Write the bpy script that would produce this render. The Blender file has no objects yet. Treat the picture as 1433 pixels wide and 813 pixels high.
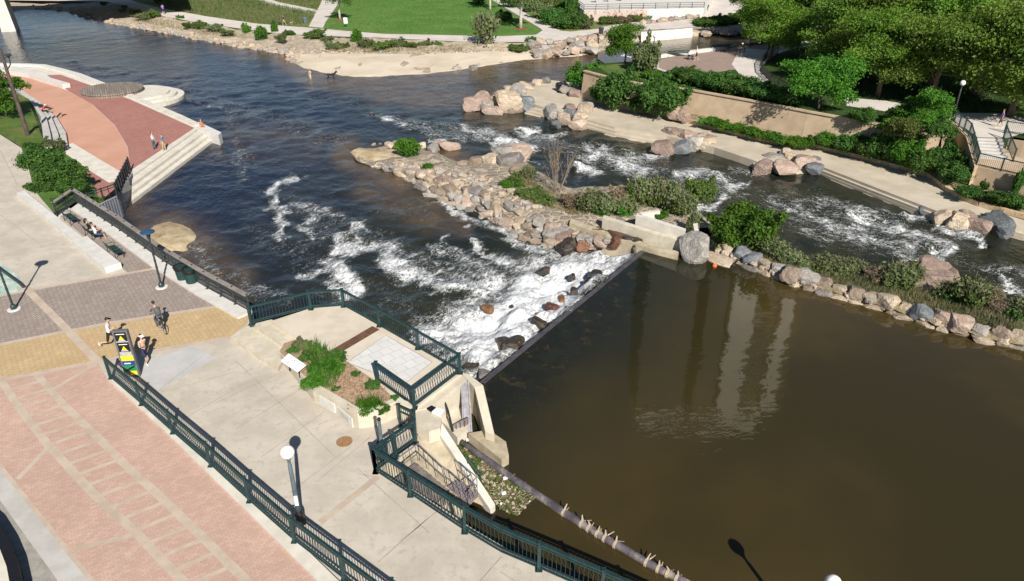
import bpy, bmesh, math, random
import numpy as np
from mathutils import Vector, Matrix, noise as mnoise

R = math.radians
rng = random.Random(7)
nrng = np.random.default_rng(7)
scene = bpy.context.scene
C = scene.collection

# ------------------------------------------------------------------ camera
CAM_Z, PITCH, FPX, CX, CY = 21.0, R(28.4), 1010.0, 716.5, 406.5
SN, CS = math.sin(PITCH), math.cos(PITCH)

def P(px, py, z=0.0):
    """point of the horizontal plane at height z that the photograph shows at (px, py)"""
    u = (px - CX) / FPX; v = (py - CY) / FPX
    t = (CAM_Z - z) / (SN + v * CS)
    return Vector((u * t, t * (CS - v * SN), z))

def PP(pts, z=0.0):
    return [P(x, y, z) for x, y in pts]

def proj_np(X, Y, Z):
    zc = Y * CS + (CAM_Z - Z) * SN
    yc = (CAM_Z - Z) * CS - Y * SN
    return CX + FPX * X / zc, CY + FPX * yc / zc

cam_d = bpy.data.cameras.new('camera'); cam = bpy.data.objects.new('camera', cam_d)
C.objects.link(cam); scene.camera = cam
cam.location = (0, 0, CAM_Z); cam.rotation_euler = (R(90) - PITCH, 0, 0)
cam_d.sensor_width = 36; cam_d.lens = 36 * FPX / 1433
cam_d.clip_start = 0.5; cam_d.clip_end = 4000

# ------------------------------------------------------------------ light
SUN_EL, SUN_AZ = R(35.5), R(162.6)          # azimuth clockwise from +Y
sd = Vector((math.sin(SUN_AZ) * math.cos(SUN_EL), math.cos(SUN_AZ) * math.cos(SUN_EL), math.sin(SUN_EL)))
sun_d = bpy.data.lights.new('sun', 'SUN'); sun = bpy.data.objects.new('sun', sun_d); C.objects.link(sun)
sun.rotation_euler = (-sd).to_track_quat('-Z', 'Y').to_euler()
sun.location = (0, 0, 80)
sun_d.energy = 5.0; sun_d.angle = R(0.5); sun_d.color = (1.0, 0.945, 0.86)
w = bpy.data.worlds.new('World'); scene.world = w; w.use_nodes = True
nt = w.node_tree; nt.nodes.clear()
sky = nt.nodes.new('ShaderNodeTexSky'); sky.sky_type = 'NISHITA'; sky.sun_disc = False
sky.sun_elevation = SUN_EL; sky.sun_rotation = SUN_AZ; sky.altitude = 1600; sky.air_density = 1.0; sky.dust_density = 0.6
bg = nt.nodes.new('ShaderNodeBackground'); bg.inputs[1].default_value = 0.055
wo = nt.nodes.new('ShaderNodeOutputWorld')
nt.links.new(sky.outputs[0], bg.inputs[0]); nt.links.new(bg.outputs[0], wo.inputs[0])
scene.view_settings.view_transform = 'Standard'; scene.view_settings.look = 'None'
scene.view_settings.exposure = 0.52; scene.view_settings.gamma = 1.0
scene.view_settings.use_curve_mapping = False
scene.cycles.max_bounces = 5; scene.cycles.transparent_max_bounces = 6
scene.cycles.diffuse_bounces = 2; scene.cycles.glossy_bounces = 2; scene.cycles.transmission_bounces = 3
scene.cycles.caustics_reflective = False; scene.cycles.caustics_refractive = False
scene.cycles.use_denoising = True

# ------------------------------------------------------------------ materials
def new_mat(name):
    m = bpy.data.materials.new(name); m.use_nodes = True
    n = m.node_tree; n.nodes.clear()
    out = n.nodes.new('ShaderNodeOutputMaterial')
    return m, n, out

def mixc(n, fac, a, b, mode='MIX'):
    x = n.nodes.new('ShaderNodeMix'); x.data_type = 'RGBA'; x.blend_type = mode
    for sock, val in ((x.inputs[0], fac), (x.inputs[6], a), (x.inputs[7], b)):
        if hasattr(val, 'is_linked') or isinstance(val, bpy.types.NodeSocket): n.links.new(val, sock)
        elif isinstance(val, (tuple, list)): sock.default_value = (*val[:3], 1)
        else: sock.default_value = val
    return x.outputs[2]

def math_(n, op, a, b=None, c=None, clamp=False):
    x = n.nodes.new('ShaderNodeMath'); x.operation = op; x.use_clamp = clamp
    for i, val in enumerate((a, b, c)):
        if val is None: continue
        if isinstance(val, bpy.types.NodeSocket): n.links.new(val, x.inputs[i])
        else: x.inputs[i].default_value = val
    return x.outputs[0]

def ramp(n, fac, p0, p1):
    x = n.nodes.new('ShaderNodeMapRange'); x.interpolation_type = 'SMOOTHSTEP'
    n.links.new(fac, x.inputs[0]); x.inputs[1].default_value = p0; x.inputs[2].default_value = p1
    return x.outputs[0]

def coord(n, kind='pos', rot=0.0, scale=(1, 1, 1), loc=(0, 0, 0)):
    if kind == 'pos':
        s = n.nodes.new('ShaderNodeNewGeometry').outputs['Position']
    else:
        s = n.nodes.new('ShaderNodeTexCoord').outputs['Object']
    mp = n.nodes.new('ShaderNodeMapping'); mp.inputs['Rotation'].default_value = (0, 0, rot)
    if scale != (1, 1, 1): mp.vector_type = 'TEXTURE'; scale = tuple(1 / q for q in scale)
    mp.inputs['Scale'].default_value = scale; mp.inputs['Location'].default_value = loc
    n.links.new(s, mp.inputs[0]); return mp.outputs[0]

def noise(n, vec, scale, detail=5, rough=0.6, dist=0.0):
    x = n.nodes.new('ShaderNodeTexNoise'); n.links.new(vec, x.inputs['Vector'])
    x.inputs['Scale'].default_value = scale; x.inputs['Detail'].default_value = detail
    x.inputs['Roughness'].default_value = rough; x.inputs['Distortion'].default_value = dist
    return x.outputs[0]

def bsdf(n, out, col, rough=0.8, metal=0.0, spec=0.35, bump=None, bstr=0.4, bdist=0.05):
    b = n.nodes.new('ShaderNodeBsdfPrincipled')
    if isinstance(col, bpy.types.NodeSocket): n.links.new(col, b.inputs['Base Color'])
    else: b.inputs['Base Color'].default_value = (*col[:3], 1)
    if isinstance(rough, bpy.types.NodeSocket): n.links.new(rough, b.inputs['Roughness'])
    else: b.inputs['Roughness'].default_value = rough
    b.inputs['Metallic'].default_value = metal; b.inputs['Specular IOR Level'].default_value = spec
    if bump is not None:
        bp = n.nodes.new('ShaderNodeBump'); bp.inputs['Strength'].default_value = bstr; bp.inputs['Distance'].default_value = bdist
        n.links.new(bump, bp.inputs['Height']); n.links.new(bp.outputs[0], b.inputs['Normal'])
    n.links.new(b.outputs[0], out.inputs[0]); return b

def mat(name, c1, c2=None, scale=3.0, rough=0.85, metal=0.0, spec=0.3, bstr=0.0, bscale=20.0, bdist=0.03, kind='pos', rnd=0.0, stain=0.0, sscale=0.35, scol=None, c3=None):
    m, n, out = new_mat(name)
    v = coord(n, kind)
    col = c1
    if c2 is not None:
        f = ramp(n, noise(n, v, scale, 6, 0.65), 0.36, 0.64)
        col = mixc(n, f, c1, c2)
    if c3 is not None:
        f3 = ramp(n, noise(n, v, scale * 4.3, 4, 0.7), 0.52, 0.66)
        col = mixc(n, f3, col, c3)
    if stain:
        f2 = ramp(n, noise(n, v, sscale, 7, 0.7, 0.6), 0.45, 0.75)
        f2 = math_(n, 'MULTIPLY', f2, stain)
        col = mixc(n, f2, col, scol or tuple(x * 0.45 for x in c1))
    if rnd:
        oi = n.nodes.new('ShaderNodeObjectInfo')
        hs = n.nodes.new('ShaderNodeHueSaturation')
        n.links.new(math_(n, 'MULTIPLY_ADD', oi.outputs['Random'], rnd * 2, 1 - rnd), hs.inputs['Value'])
        n.links.new(math_(n, 'MULTIPLY_ADD', oi.outputs['Random'], rnd * 0.06, 0.5 - rnd * 0.03), hs.inputs['Hue'])
        if isinstance(col, bpy.types.NodeSocket): n.links.new(col, hs.inputs['Color'])
        else: hs.inputs['Color'].default_value = (*col, 1)
        col = hs.outputs[0]
    bm_ = noise(n, v, bscale, 5, 0.65) if bstr else None
    bsdf(n, out, col, rough, metal, spec, bm_, bstr, bdist)
    return m

def brick_mat(name, c1, c2, mortar, rot, bw=0.22, bh=0.11, ms=0.012, stain=0.25, tint=None):
    m, n, out = new_mat(name)
    v = coord(n, 'pos', rot)
    b = n.nodes.new('ShaderNodeTexBrick'); n.links.new(v, b.inputs['Vector'])
    b.inputs['Color1'].default_value = (*c1, 1); b.inputs['Color2'].default_value = (*c2, 1); b.inputs['Mortar'].default_value = (*mortar, 1)
    b.inputs['Scale'].default_value = 1.0; b.inputs['Mortar Size'].default_value = ms; b.inputs['Brick Width'].default_value = bw; b.inputs['Row Height'].default_value = bh
    b.inputs['Bias'].default_value = 0.0; b.offset = 0.5
    pt = n.nodes.new('ShaderNodeTexVoronoi'); n.links.new(coord(n, 'pos', rot), pt.inputs['Vector']); pt.inputs['Scale'].default_value = 0.55; ptc = n.nodes.new('ShaderNodeSeparateColor'); n.links.new(pt.outputs['Color'], ptc.inputs[0])
    g = coord(n, 'pos')
    col = mixc(n, math_(n, 'MULTIPLY', ptc.outputs[0], 0.22), b.outputs[0], tuple(x * 0.75 for x in c1))
    f = math_(n, 'MULTIPLY', ramp(n, noise(n, g, 0.35, 7, 0.68, 0.4), 0.40, 0.72), stain)
    col = mixc(n, f, col, tuple(x * 0.62 for x in c1))
    f = math_(n, 'MULTIPLY', ramp(n, noise(n, g, 1.7, 6, 0.75), 0.5, 0.75), 0.35)
    col = mixc(n, f, col, tint or tuple(min(1, x * 1.3) for x in c2))
    bsdf(n, out, col, 0.9, 0, 0.2, b.outputs['Fac'], -0.3, 0.01)
    return m

def leaf_mat(name, c1, c2, c3, rnd=0.25, scale=0.9, trans=0.3, dry=0.12):
    m, n, out = new_mat(name)
    v = coord(n, 'pos')
    f = ramp(n, noise(n, v, scale, 4, 0.6), 0.38, 0.62)
    col = mixc(n, f, c1, c2)
    f2 = ramp(n, noise(n, v, scale * 6, 3, 0.6), 0.5, 0.62)
    col = mixc(n, f2, col, c3)
    oi = n.nodes.new('ShaderNodeObjectInfo'); hs = n.nodes.new('ShaderNodeHueSaturation')
    n.links.new(math_(n, 'MULTIPLY_ADD', oi.outputs['Random'], rnd * 2, 1 - rnd), hs.inputs['Value'])
    n.links.new(math_(n, 'MULTIPLY_ADD', oi.outputs['Random'], 0.03, 0.485), hs.inputs['Hue'])
    n.links.new(col, hs.inputs['Color']); col = hs.outputs[0]
    d = n.nodes.new('ShaderNodeBsdfPrincipled'); n.links.new(col, d.inputs['Base Color']); d.inputs['Roughness'].default_value = 0.62; d.inputs['Specular IOR Level'].default_value = 0.25
    t = n.nodes.new('ShaderNodeBsdfTranslucent'); n.links.new(col, t.inputs[0])
    mx = n.nodes.new('ShaderNodeMixShader'); mx.inputs[0].default_value = trans
    n.links.new(d.outputs[0], mx.inputs[1]); n.links.new(t.outputs[0], mx.inputs[2]); n.links.new(mx.outputs[0], out.inputs[0])
    return m

def plain(name, c, rough=0.5, metal=0.0, spec=0.4):
    return mat(name, c, tuple(x * 0.8 for x in c), 6.0, rough, metal, spec)

MT = {}
MT['concrete'] = mat('walk_concrete', (0.455, 0.405, 0.335), (0.535, 0.48, 0.405), 0.6, 0.9, 0, 0.25, 0.15, 30, 0.01, stain=0.40, sscale=0.22, scol=(0.31, 0.275, 0.225), c3=(0.435, 0.387, 0.32))
MT['concrete_pale'] = mat('pale_concrete', (0.56, 0.52, 0.45), (0.66, 0.62, 0.54), 1.1, 0.9, 0, 0.25, 0.15, 25, 0.01, stain=0.3, sscale=0.5, scol=(0.36, 0.33, 0.28))
MT['concrete_white'] = mat('white_concrete', (0.55, 0.53, 0.49), (0.63, 0.61, 0.57), 1.5, 0.9, 0, 0.25, stain=0.25, sscale=0.8, scol=(0.45, 0.42, 0.38))
MT['concrete_wall'] = mat('stained_concrete', (0.50, 0.45, 0.35), (0.62, 0.56, 0.45), 0.9, 0.9, 0, 0.25, 0.25, 18, 0.02, stain=0.45, sscale=0.9, scol=(0.27, 0.23, 0.16))
MT['concrete_old'] = mat('weir_concrete', (0.38, 0.32, 0.22), (0.50, 0.43, 0.31), 1.3, 0.9, 0, 0.25, 0.35, 14, 0.03, stain=0.6, sscale=0.8, scol=(0.16, 0.13, 0.08))
MT['concrete_grey'] = mat('grey_concrete', (0.42, 0.40, 0.37), (0.50, 0.48, 0.45), 0.8, 0.9, 0, 0.25, stain=0.25, sscale=0.5, scol=(0.3, 0.28, 0.26))
MT['concrete_rough'] = mat('rough_concrete', (0.27, 0.25, 0.22), (0.36, 0.33, 0.29), 2.5, 0.95, 0, 0.2, 0.3, 20, 0.02)
MT['concrete_patch'] = mat('new_concrete_patch', (0.44, 0.43, 0.42), (0.50, 0.49, 0.475), 0.7, 0.9, 0, 0.25, stain=0.2, sscale=0.5, scol=(0.36, 0.35, 0.34))
MT['concrete_tan'] = mat('tan_concrete', (0.44, 0.33, 0.22), (0.52, 0.40, 0.28), 0.6, 0.9, 0, 0.25, 0.2, 20, 0.01, stain=0.4, sscale=0.35, scol=(0.26, 0.18, 0.11))
MT['concrete_prom'] = mat('promenade_concrete', (0.45, 0.39, 0.30), (0.54, 0.47, 0.37), 0.4, 0.9, 0, 0.25, 0.15, 20, 0.01, stain=0.4, sscale=0.2, scol=(0.28, 0.24, 0.18))
MT['joint'] = mat('concrete_joint', (0.30, 0.265, 0.22), (0.40, 0.355, 0.30), 2.0, 0.95)
MT['band'] = mat('paving_band', (0.45, 0.36, 0.28), (0.52, 0.43, 0.34), 1.3, 0.9, stain=0.25, sscale=0.4)
MT['path'] = mat('path_concrete', (0.54, 0.49, 0.44), (0.62, 0.57, 0.52), 0.35, 0.9, 0, 0.25, stain=0.25, sscale=0.1, scol=(0.34, 0.30, 0.25))
MT['pink_path'] = mat('pink_path', (0.50, 0.27, 0.19), (0.55, 0.31, 0.22), 0.3, 0.9, 0, 0.2, stain=0.2, sscale=0.2, scol=(0.36, 0.18, 0.13))
MT['pave_grey'] = brick_mat('grey_pavers', (0.31, 0.255, 0.22), (0.39, 0.325, 0.28), (0.19, 0.155, 0.135), R(98), 0.34, 0.17, 0.02)
MT['pave_tan'] = brick_mat('tan_pavers', (0.50, 0.36, 0.19), (0.57, 0.425, 0.245), (0.35, 0.245, 0.135), R(98), 0.34, 0.17, 0.018)
MT['pave_pink'] = brick_mat('pink_pavers', (0.49, 0.32, 0.25), (0.57, 0.395, 0.32), (0.43, 0.30, 0.245), R(-32), 0.24, 0.12, 0.012)
MT['pave_red'] = brick_mat('red_pavers', (0.36, 0.165, 0.135), (0.42, 0.205, 0.17), (0.27, 0.13, 0.105), R(30), 0.4, 0.2, 0.02)
MT['pave_brown'] = brick_mat('brown_pavers', (0.31, 0.23, 0.19), (0.37, 0.28, 0.24), (0.2, 0.15, 0.12), R(30), 0.4, 0.2, 0.02)
MT['wood'] = None
m, n, out = new_mat('weathered_decking')
v = coord(n, 'pos', R(62)); b = n.nodes.new('ShaderNodeTexBrick'); n.links.new(v, b.inputs['Vector'])
b.inputs['Color1'].default_value = (0.19, 0.16, 0.13, 1); b.inputs['Color2'].default_value = (0.27, 0.23, 0.19, 1); b.inputs['Mortar'].default_value = (0.06, 0.05, 0.04, 1)
b.inputs['Scale'].default_value = 1; b.inputs['Brick Width'].default_value = 3.0; b.inputs['Row Height'].default_value = 0.28; b.inputs['Mortar Size'].default_value = 0.02
bsdf(n, out, b.outputs[0], 0.85); MT['wood'] = m
MT['soil'] = mat('planting_soil', (0.17, 0.115, 0.07), (0.27, 0.19, 0.12), 3.0, 0.95, 0, 0.1, 0.5, 25, 0.05)
MT['mulch'] = mat('dry_mulch', (0.33, 0.22, 0.14), (0.48, 0.35, 0.24), 5.0, 0.95, 0, 0.1, 0.8, 30, 0.06, c3=(0.20, 0.13, 0.08))
MT['redmulch'] = mat('red_mulch', (0.16, 0.06, 0.03), (0.24, 0.1, 0.05), 3.0, 0.95)
MT['sand'] = mat('river_sand', (0.54, 0.46, 0.35), (0.63, 0.55, 0.435), 0.15, 0.95, 0, 0.15, 0.6, 3.5, 0.06, stain=0.45, sscale=0.2, scol=(0.42, 0.33, 0.22))
MT['sandwet'] = mat('damp_sand', (0.36, 0.275, 0.165), (0.52, 0.43, 0.29), 0.5, 0.9, 0, 0.2, 0.4, 8, 0.04, stain=0.95, sscale=0.8, scol=(0.22, 0.15, 0.08))
MT['bank'] = mat('stony_bank', (0.36, 0.29, 0.21), (0.52, 0.45, 0.35), 0.8, 0.95, 0, 0.15, 0.8, 4, 0.2, c3=(0.24, 0.19, 0.13), stain=0.3, sscale=0.2, scol=(0.17, 0.17, 0.07))
MT['grout'] = mat('grouted_mound', (0.40, 0.33, 0.235), (0.54, 0.46, 0.34), 0.9, 0.95, 0, 0.15, 0.7, 5, 0.15, c3=(0.30, 0.23, 0.14), stain=0.35, sscale=0.5, scol=(0.2, 0.17, 0.07))
m, n, out = new_mat('grouted_stone'); v = coord(n, 'pos', 0, (1, 1, .8))
wn_ = n.nodes.new('ShaderNodeTexNoise'); n.links.new(v, wn_.inputs['Vector']); wn_.inputs['Scale'].default_value = 1.6; wn_.inputs['Detail'].default_value = 3
wa_ = n.nodes.new('ShaderNodeVectorMath'); wa_.operation = 'MULTIPLY_ADD'; n.links.new(wn_.outputs['Color'], wa_.inputs[0]); wa_.inputs[1].default_value = (.55, .55, .55); n.links.new(v, wa_.inputs[2])
ve = n.nodes.new('ShaderNodeTexVoronoi'); ve.feature = 'DISTANCE_TO_EDGE'; n.links.new(wa_.outputs[0], ve.inputs['Vector']); ve.inputs['Scale'].default_value = 1.15
vc = n.nodes.new('ShaderNodeTexVoronoi'); n.links.new(wa_.outputs[0], vc.inputs['Vector']); vc.inputs['Scale'].default_value = 1.15
sx_ = n.nodes.new('ShaderNodeSeparateColor'); n.links.new(vc.outputs['Color'], sx_.inputs[0])
big = ramp(n, math_(n, 'MULTIPLY_ADD', sx_.outputs[1], .10, ve.outputs['Distance']), .115, .17)
stc = mixc(n, sx_.outputs[0], (0.20, 0.165, 0.135), (0.40, 0.315, 0.24)); stc = mixc(n, ramp(n, noise(n, v, 4.0, 5, .7), .4, .65), stc, (0.30, 0.265, 0.23))
grc = mixc(n, ramp(n, noise(n, v, 1.2, 6, .7), .38, .62), (0.42, 0.35, 0.25), (0.56, 0.48, 0.36)); grc = mixc(n, math_(n, 'MULTIPLY', ramp(n, noise(n, v, .6, 5, .7), .5, .7), .5), grc, (.24, .20, .09))
bsdf(n, out, mixc(n, big, grc, stc), .95, 0, .15, math_(n, 'ADD', math_(n, 'MULTIPLY', big, 1.0), math_(n, 'MULTIPLY', noise(n, v, 5, 6, .7), .8)), .9, .16); MT['grout'] = m
MT['berm'] = mat('berm_soil', (0.17, 0.14, 0.08), (0.30, 0.24, 0.15), 1.2, 0.95, 0, 0.1, 0.8, 6, 0.1, c3=(0.11, 0.12, 0.04))
MT['lawn'] = mat('lawn_grass', (0.085, 0.175, 0.034), (0.125, 0.225, 0.050), 0.16, 0.9, 0, 0.1, 0.7, 14, 0.08, c3=(0.105, 0.185, 0.045), stain=0.6, sscale=0.13, scol=(0.15, 0.17, 0.055))
MT['lawn2'] = mat('dry_lawn', (0.065, 0.13, 0.025), (0.10, 0.16, 0.035), 0.4, 0.9, 0, 0.1, 0.7, 14, 0.08, stain=0.8, sscale=0.35, scol=(0.25, 0.17, 0.08))
MT['meadow'] = mat('meadow_grass', (0.11, 0.175, 0.045), (0.18, 0.22, 0.075), 0.3, 0.95, 0, 0.1, 0.9, 6, 0.15, c3=(0.05, 0.10, 0.025), stain=0.7, sscale=0.18, scol=(0.27, 0.21, 0.10))
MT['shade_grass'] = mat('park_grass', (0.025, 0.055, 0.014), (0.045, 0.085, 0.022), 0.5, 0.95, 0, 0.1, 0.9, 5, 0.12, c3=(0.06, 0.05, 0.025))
MT['earth'] = mat('river_bed', (0.13, 0.10, 0.06), (0.20, 0.16, 0.10), 0.4, 0.95)
MT['green_steel'] = mat('green_painted_steel', (0.008, 0.030, 0.032), (0.014, 0.043, 0.044), 4.0, 0.42, 0, 0.5, stain=0.3, sscale=3, scol=(0.05, 0.09, 0.085))
MT['dark_steel'] = mat('dark_painted_steel', (0.025, 0.03, 0.032), (0.04, 0.045, 0.047), 4.0, 0.5, 0, 0.4)
MT['blue_steel'] = mat('blue_grey_steel', (0.075, 0.11, 0.13), (0.11, 0.145, 0.165), 4.0, 0.45, 0, 0.5)
MT['rail_cap'] = mat('weathered_wood_cap', (0.20, 0.175, 0.155), (0.28, 0.25, 0.225), 1.8, 0.8)
MT['grey_steel'] = mat('grey_steel', (0.20, 0.195, 0.215), (0.29, 0.28, 0.30), 3.0, 0.5, 0.3, 0.4, stain=0.4, sscale=2, scol=(0.16, 0.10, 0.07))
MT['pipe'] = mat('scuffed_pipe', (0.06, 0.052, 0.065), (0.13, 0.115, 0.125), 1.5, 0.55, 0, 0.4, stain=0.9, sscale=1.2, scol=(0.40, 0.35, 0.29))
MT['rope'] = mat('tan_rope', (0.36, 0.29, 0.215), (0.47, 0.395, 0.30), 15, 0.9)
MT['screen'] = None
MT['black'] = plain('black_plastic', (0.012, 0.012, 0.013), 0.45)
MT['globe'] = mat('opal_globe', (0.82, 0.82, 0.74), (0.86, 0.86, 0.8), 2, 0.25, 0, 0.5)
MT['white'] = mat('white_enamel', (0.74, 0.76, 0.77), (0.80, 0.81, 0.82), 8, 0.4, 0, 0.5)
MT['rust'] = mat('rusty_grate', (0.10, 0.05, 0.03), (0.16, 0.085, 0.055), 6, 0.8)
MT['iron'] = mat('rusty_iron', (0.24, 0.13, 0.06), (0.34, 0.2, 0.1), 8, 0.8)
MT['bark'] = mat('tree_bark', (0.10, 0.075, 0.052), (0.17, 0.135, 0.10), 4, 0.95, 0, 0.1, 0.6, 14, 0.03, kind='obj')
MT['bark_pale'] = mat('pale_bark', (0.36, 0.32, 0.26), (0.50, 0.46, 0.39), 3, 0.9, kind='obj')
MT['twig'] = mat('dry_twigs', (0.24, 0.19, 0.14), (0.34, 0.28, 0.22), 3, 0.9, rnd=0.2)
MT['rock_tan'] = mat('tan_rock', (0.34, 0.265, 0.195), (0.47, 0.385, 0.30), 1.6, 0.92, 0, 0.2, 1.0, 5, 0.14, 'obj', rnd=0.35, c3=(0.28, 0.215, 0.16))
MT['rock_pink'] = mat('pink_rock', (0.315, 0.228, 0.178), (0.42, 0.33, 0.27), 1.6, 0.92, 0, 0.2, 1.0, 5, 0.14, 'obj', rnd=0.3, c3=(0.26, 0.19, 0.16))
MT['rock_grey'] = mat('grey_rock', (0.235, 0.215, 0.195), (0.35, 0.32, 0.285), 1.4, 0.92, 0, 0.2, 1.0, 5, 0.14, 'obj', rnd=0.35, c3=(0.40, 0.37, 0.33))
MT['rock_slate'] = mat('slate_rock', (0.10, 0.115, 0.13), (0.17, 0.18, 0.19), 1.4, 0.85, 0, 0.3, 0.7, 6, 0.08, 'obj', rnd=0.3, c3=(0.24, 0.23, 0.22))
MT['rock_wet'] = mat('wet_rock', (0.022, 0.018, 0.014), (0.055, 0.042, 0.028), 1.6, 0.3, 0, 0.6, 0.8, 5, 0.1, 'obj', rnd=0.3, c3=(0.10, 0.055, 0.022))
MT['rock_rust'] = mat('rusty_wet_rock', (0.13, 0.055, 0.025), (0.22, 0.11, 0.05), 1.6, 0.4, 0, 0.5, 0.8, 5, 0.1, 'obj', rnd=0.3, c3=(0.05, 0.03, 0.02))
MT['leaf_tree'] = leaf_mat('cottonwood_leaves', (0.09, 0.205, 0.016), (0.17, 0.31, 0.032), (0.215, 0.31, 0.06), 0.22, 0.30, 0.42)
MT['leaf_tree2'] = leaf_mat('olive_leaves', (0.105, 0.20, 0.022), (0.175, 0.285, 0.042), (0.215, 0.275, 0.065), 0.2, 0.35, 0.42)
MT['leaf_bright'] = leaf_mat('bright_leaves', (0.038, 0.135, 0.010), (0.085, 0.21, 0.018), (0.13, 0.25, 0.03), 0.2, 0.6, 0.38)
MT['leaf_dark'] = leaf_mat('dark_leaves', (0.032, 0.10, 0.018), (0.07, 0.165, 0.028), (0.12, 0.22, 0.045), 0.2, 0.8, 0.36)
MT['leaf_sage'] = leaf_mat('sage_leaves', (0.10, 0.15, 0.05), (0.17, 0.22, 0.085), (0.24, 0.24, 0.13), 0.25, 0.8, 0.38)
MT['leaf_olive'] = leaf_mat('olive_shrub_leaves', (0.065, 0.13, 0.022), (0.12, 0.19, 0.038), (0.19, 0.20, 0.07), 0.25, 0.8, 0.38)
MT['leaf_dry'] = leaf_mat('dry_twig_leaves', (0.20, 0.15, 0.10), (0.28, 0.21, 0.14), (0.16, 0.15, 0.07), 0.2, 0.8)
MT['skin'] = mat('skin', (0.48, 0.28, 0.19), (0.54, 0.33, 0.23), 8, 0.6, kind='obj')
MT['hair'] = plain('dark_hair', (0.02, 0.013, 0.01), 0.6)
for nm, cc in dict(cloth_white=(0.70, 0.72, 0.75), cloth_black=(0.012, 0.012, 0.014), cloth_navy=(0.015, 0.02, 0.06), cloth_red=(0.62, 0.05, 0.025), cloth_blue=(0.13, 0.19, 0.28), cloth_khaki=(0.48, 0.36, 0.17),
                   cloth_grey=(0.10, 0.10, 0.095), cloth_orange=(0.55, 0.16, 0.04), cloth_purple=(0.30, 0.17, 0.52), cloth_cream=(0.62, 0.54, 0.34), cloth_coral=(0.72, 0.42, 0.33), cloth_denim=(0.06, 0.08, 0.13), cloth_violet=(0.05, 0.03, 0.10),
                   yellow=(0.75, 0.65, 0.02), sign_blue=(0.015, 0.04, 0.30), sign_green=(0.01, 0.22, 0.06), sign_grey=(0.13, 0.13, 0.14), teal=(0.16, 0.42, 0.40), buoy=(0.8, 0.16, 0.03), rim=(0.4, 0.4, 0.42), bench_green=(0.012, 0.05, 0.042)).items():
    MT[nm] = plain(nm, cc, 0.7)

# ------------------------------------------------------------------ object helpers
def tag(o, label=None, cat=None, group=None, kind=None):
    if label: o['label'] = label
    if cat: o['category'] = cat
    if group: o['group'] = group
    if kind: o['kind'] = kind
    return o

def empty(name, loc, rz=0.0):
    o = bpy.data.objects.new(name, None); C.objects.link(o); o.empty_display_size = 0.3
    o.location = loc; o.rotation_euler = (0, 0, rz); return o

def thing(name, loc, label, cat, group=None, rz=0.0):
    return tag(empty(name, loc, rz), label, cat, group)

def copy_tree(o, parent=None):
    c = o.copy(); C.objects.link(c)
    if parent is not None: c.parent = parent
    for ch in list(o.children): copy_tree(ch, c)
    return c

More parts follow.
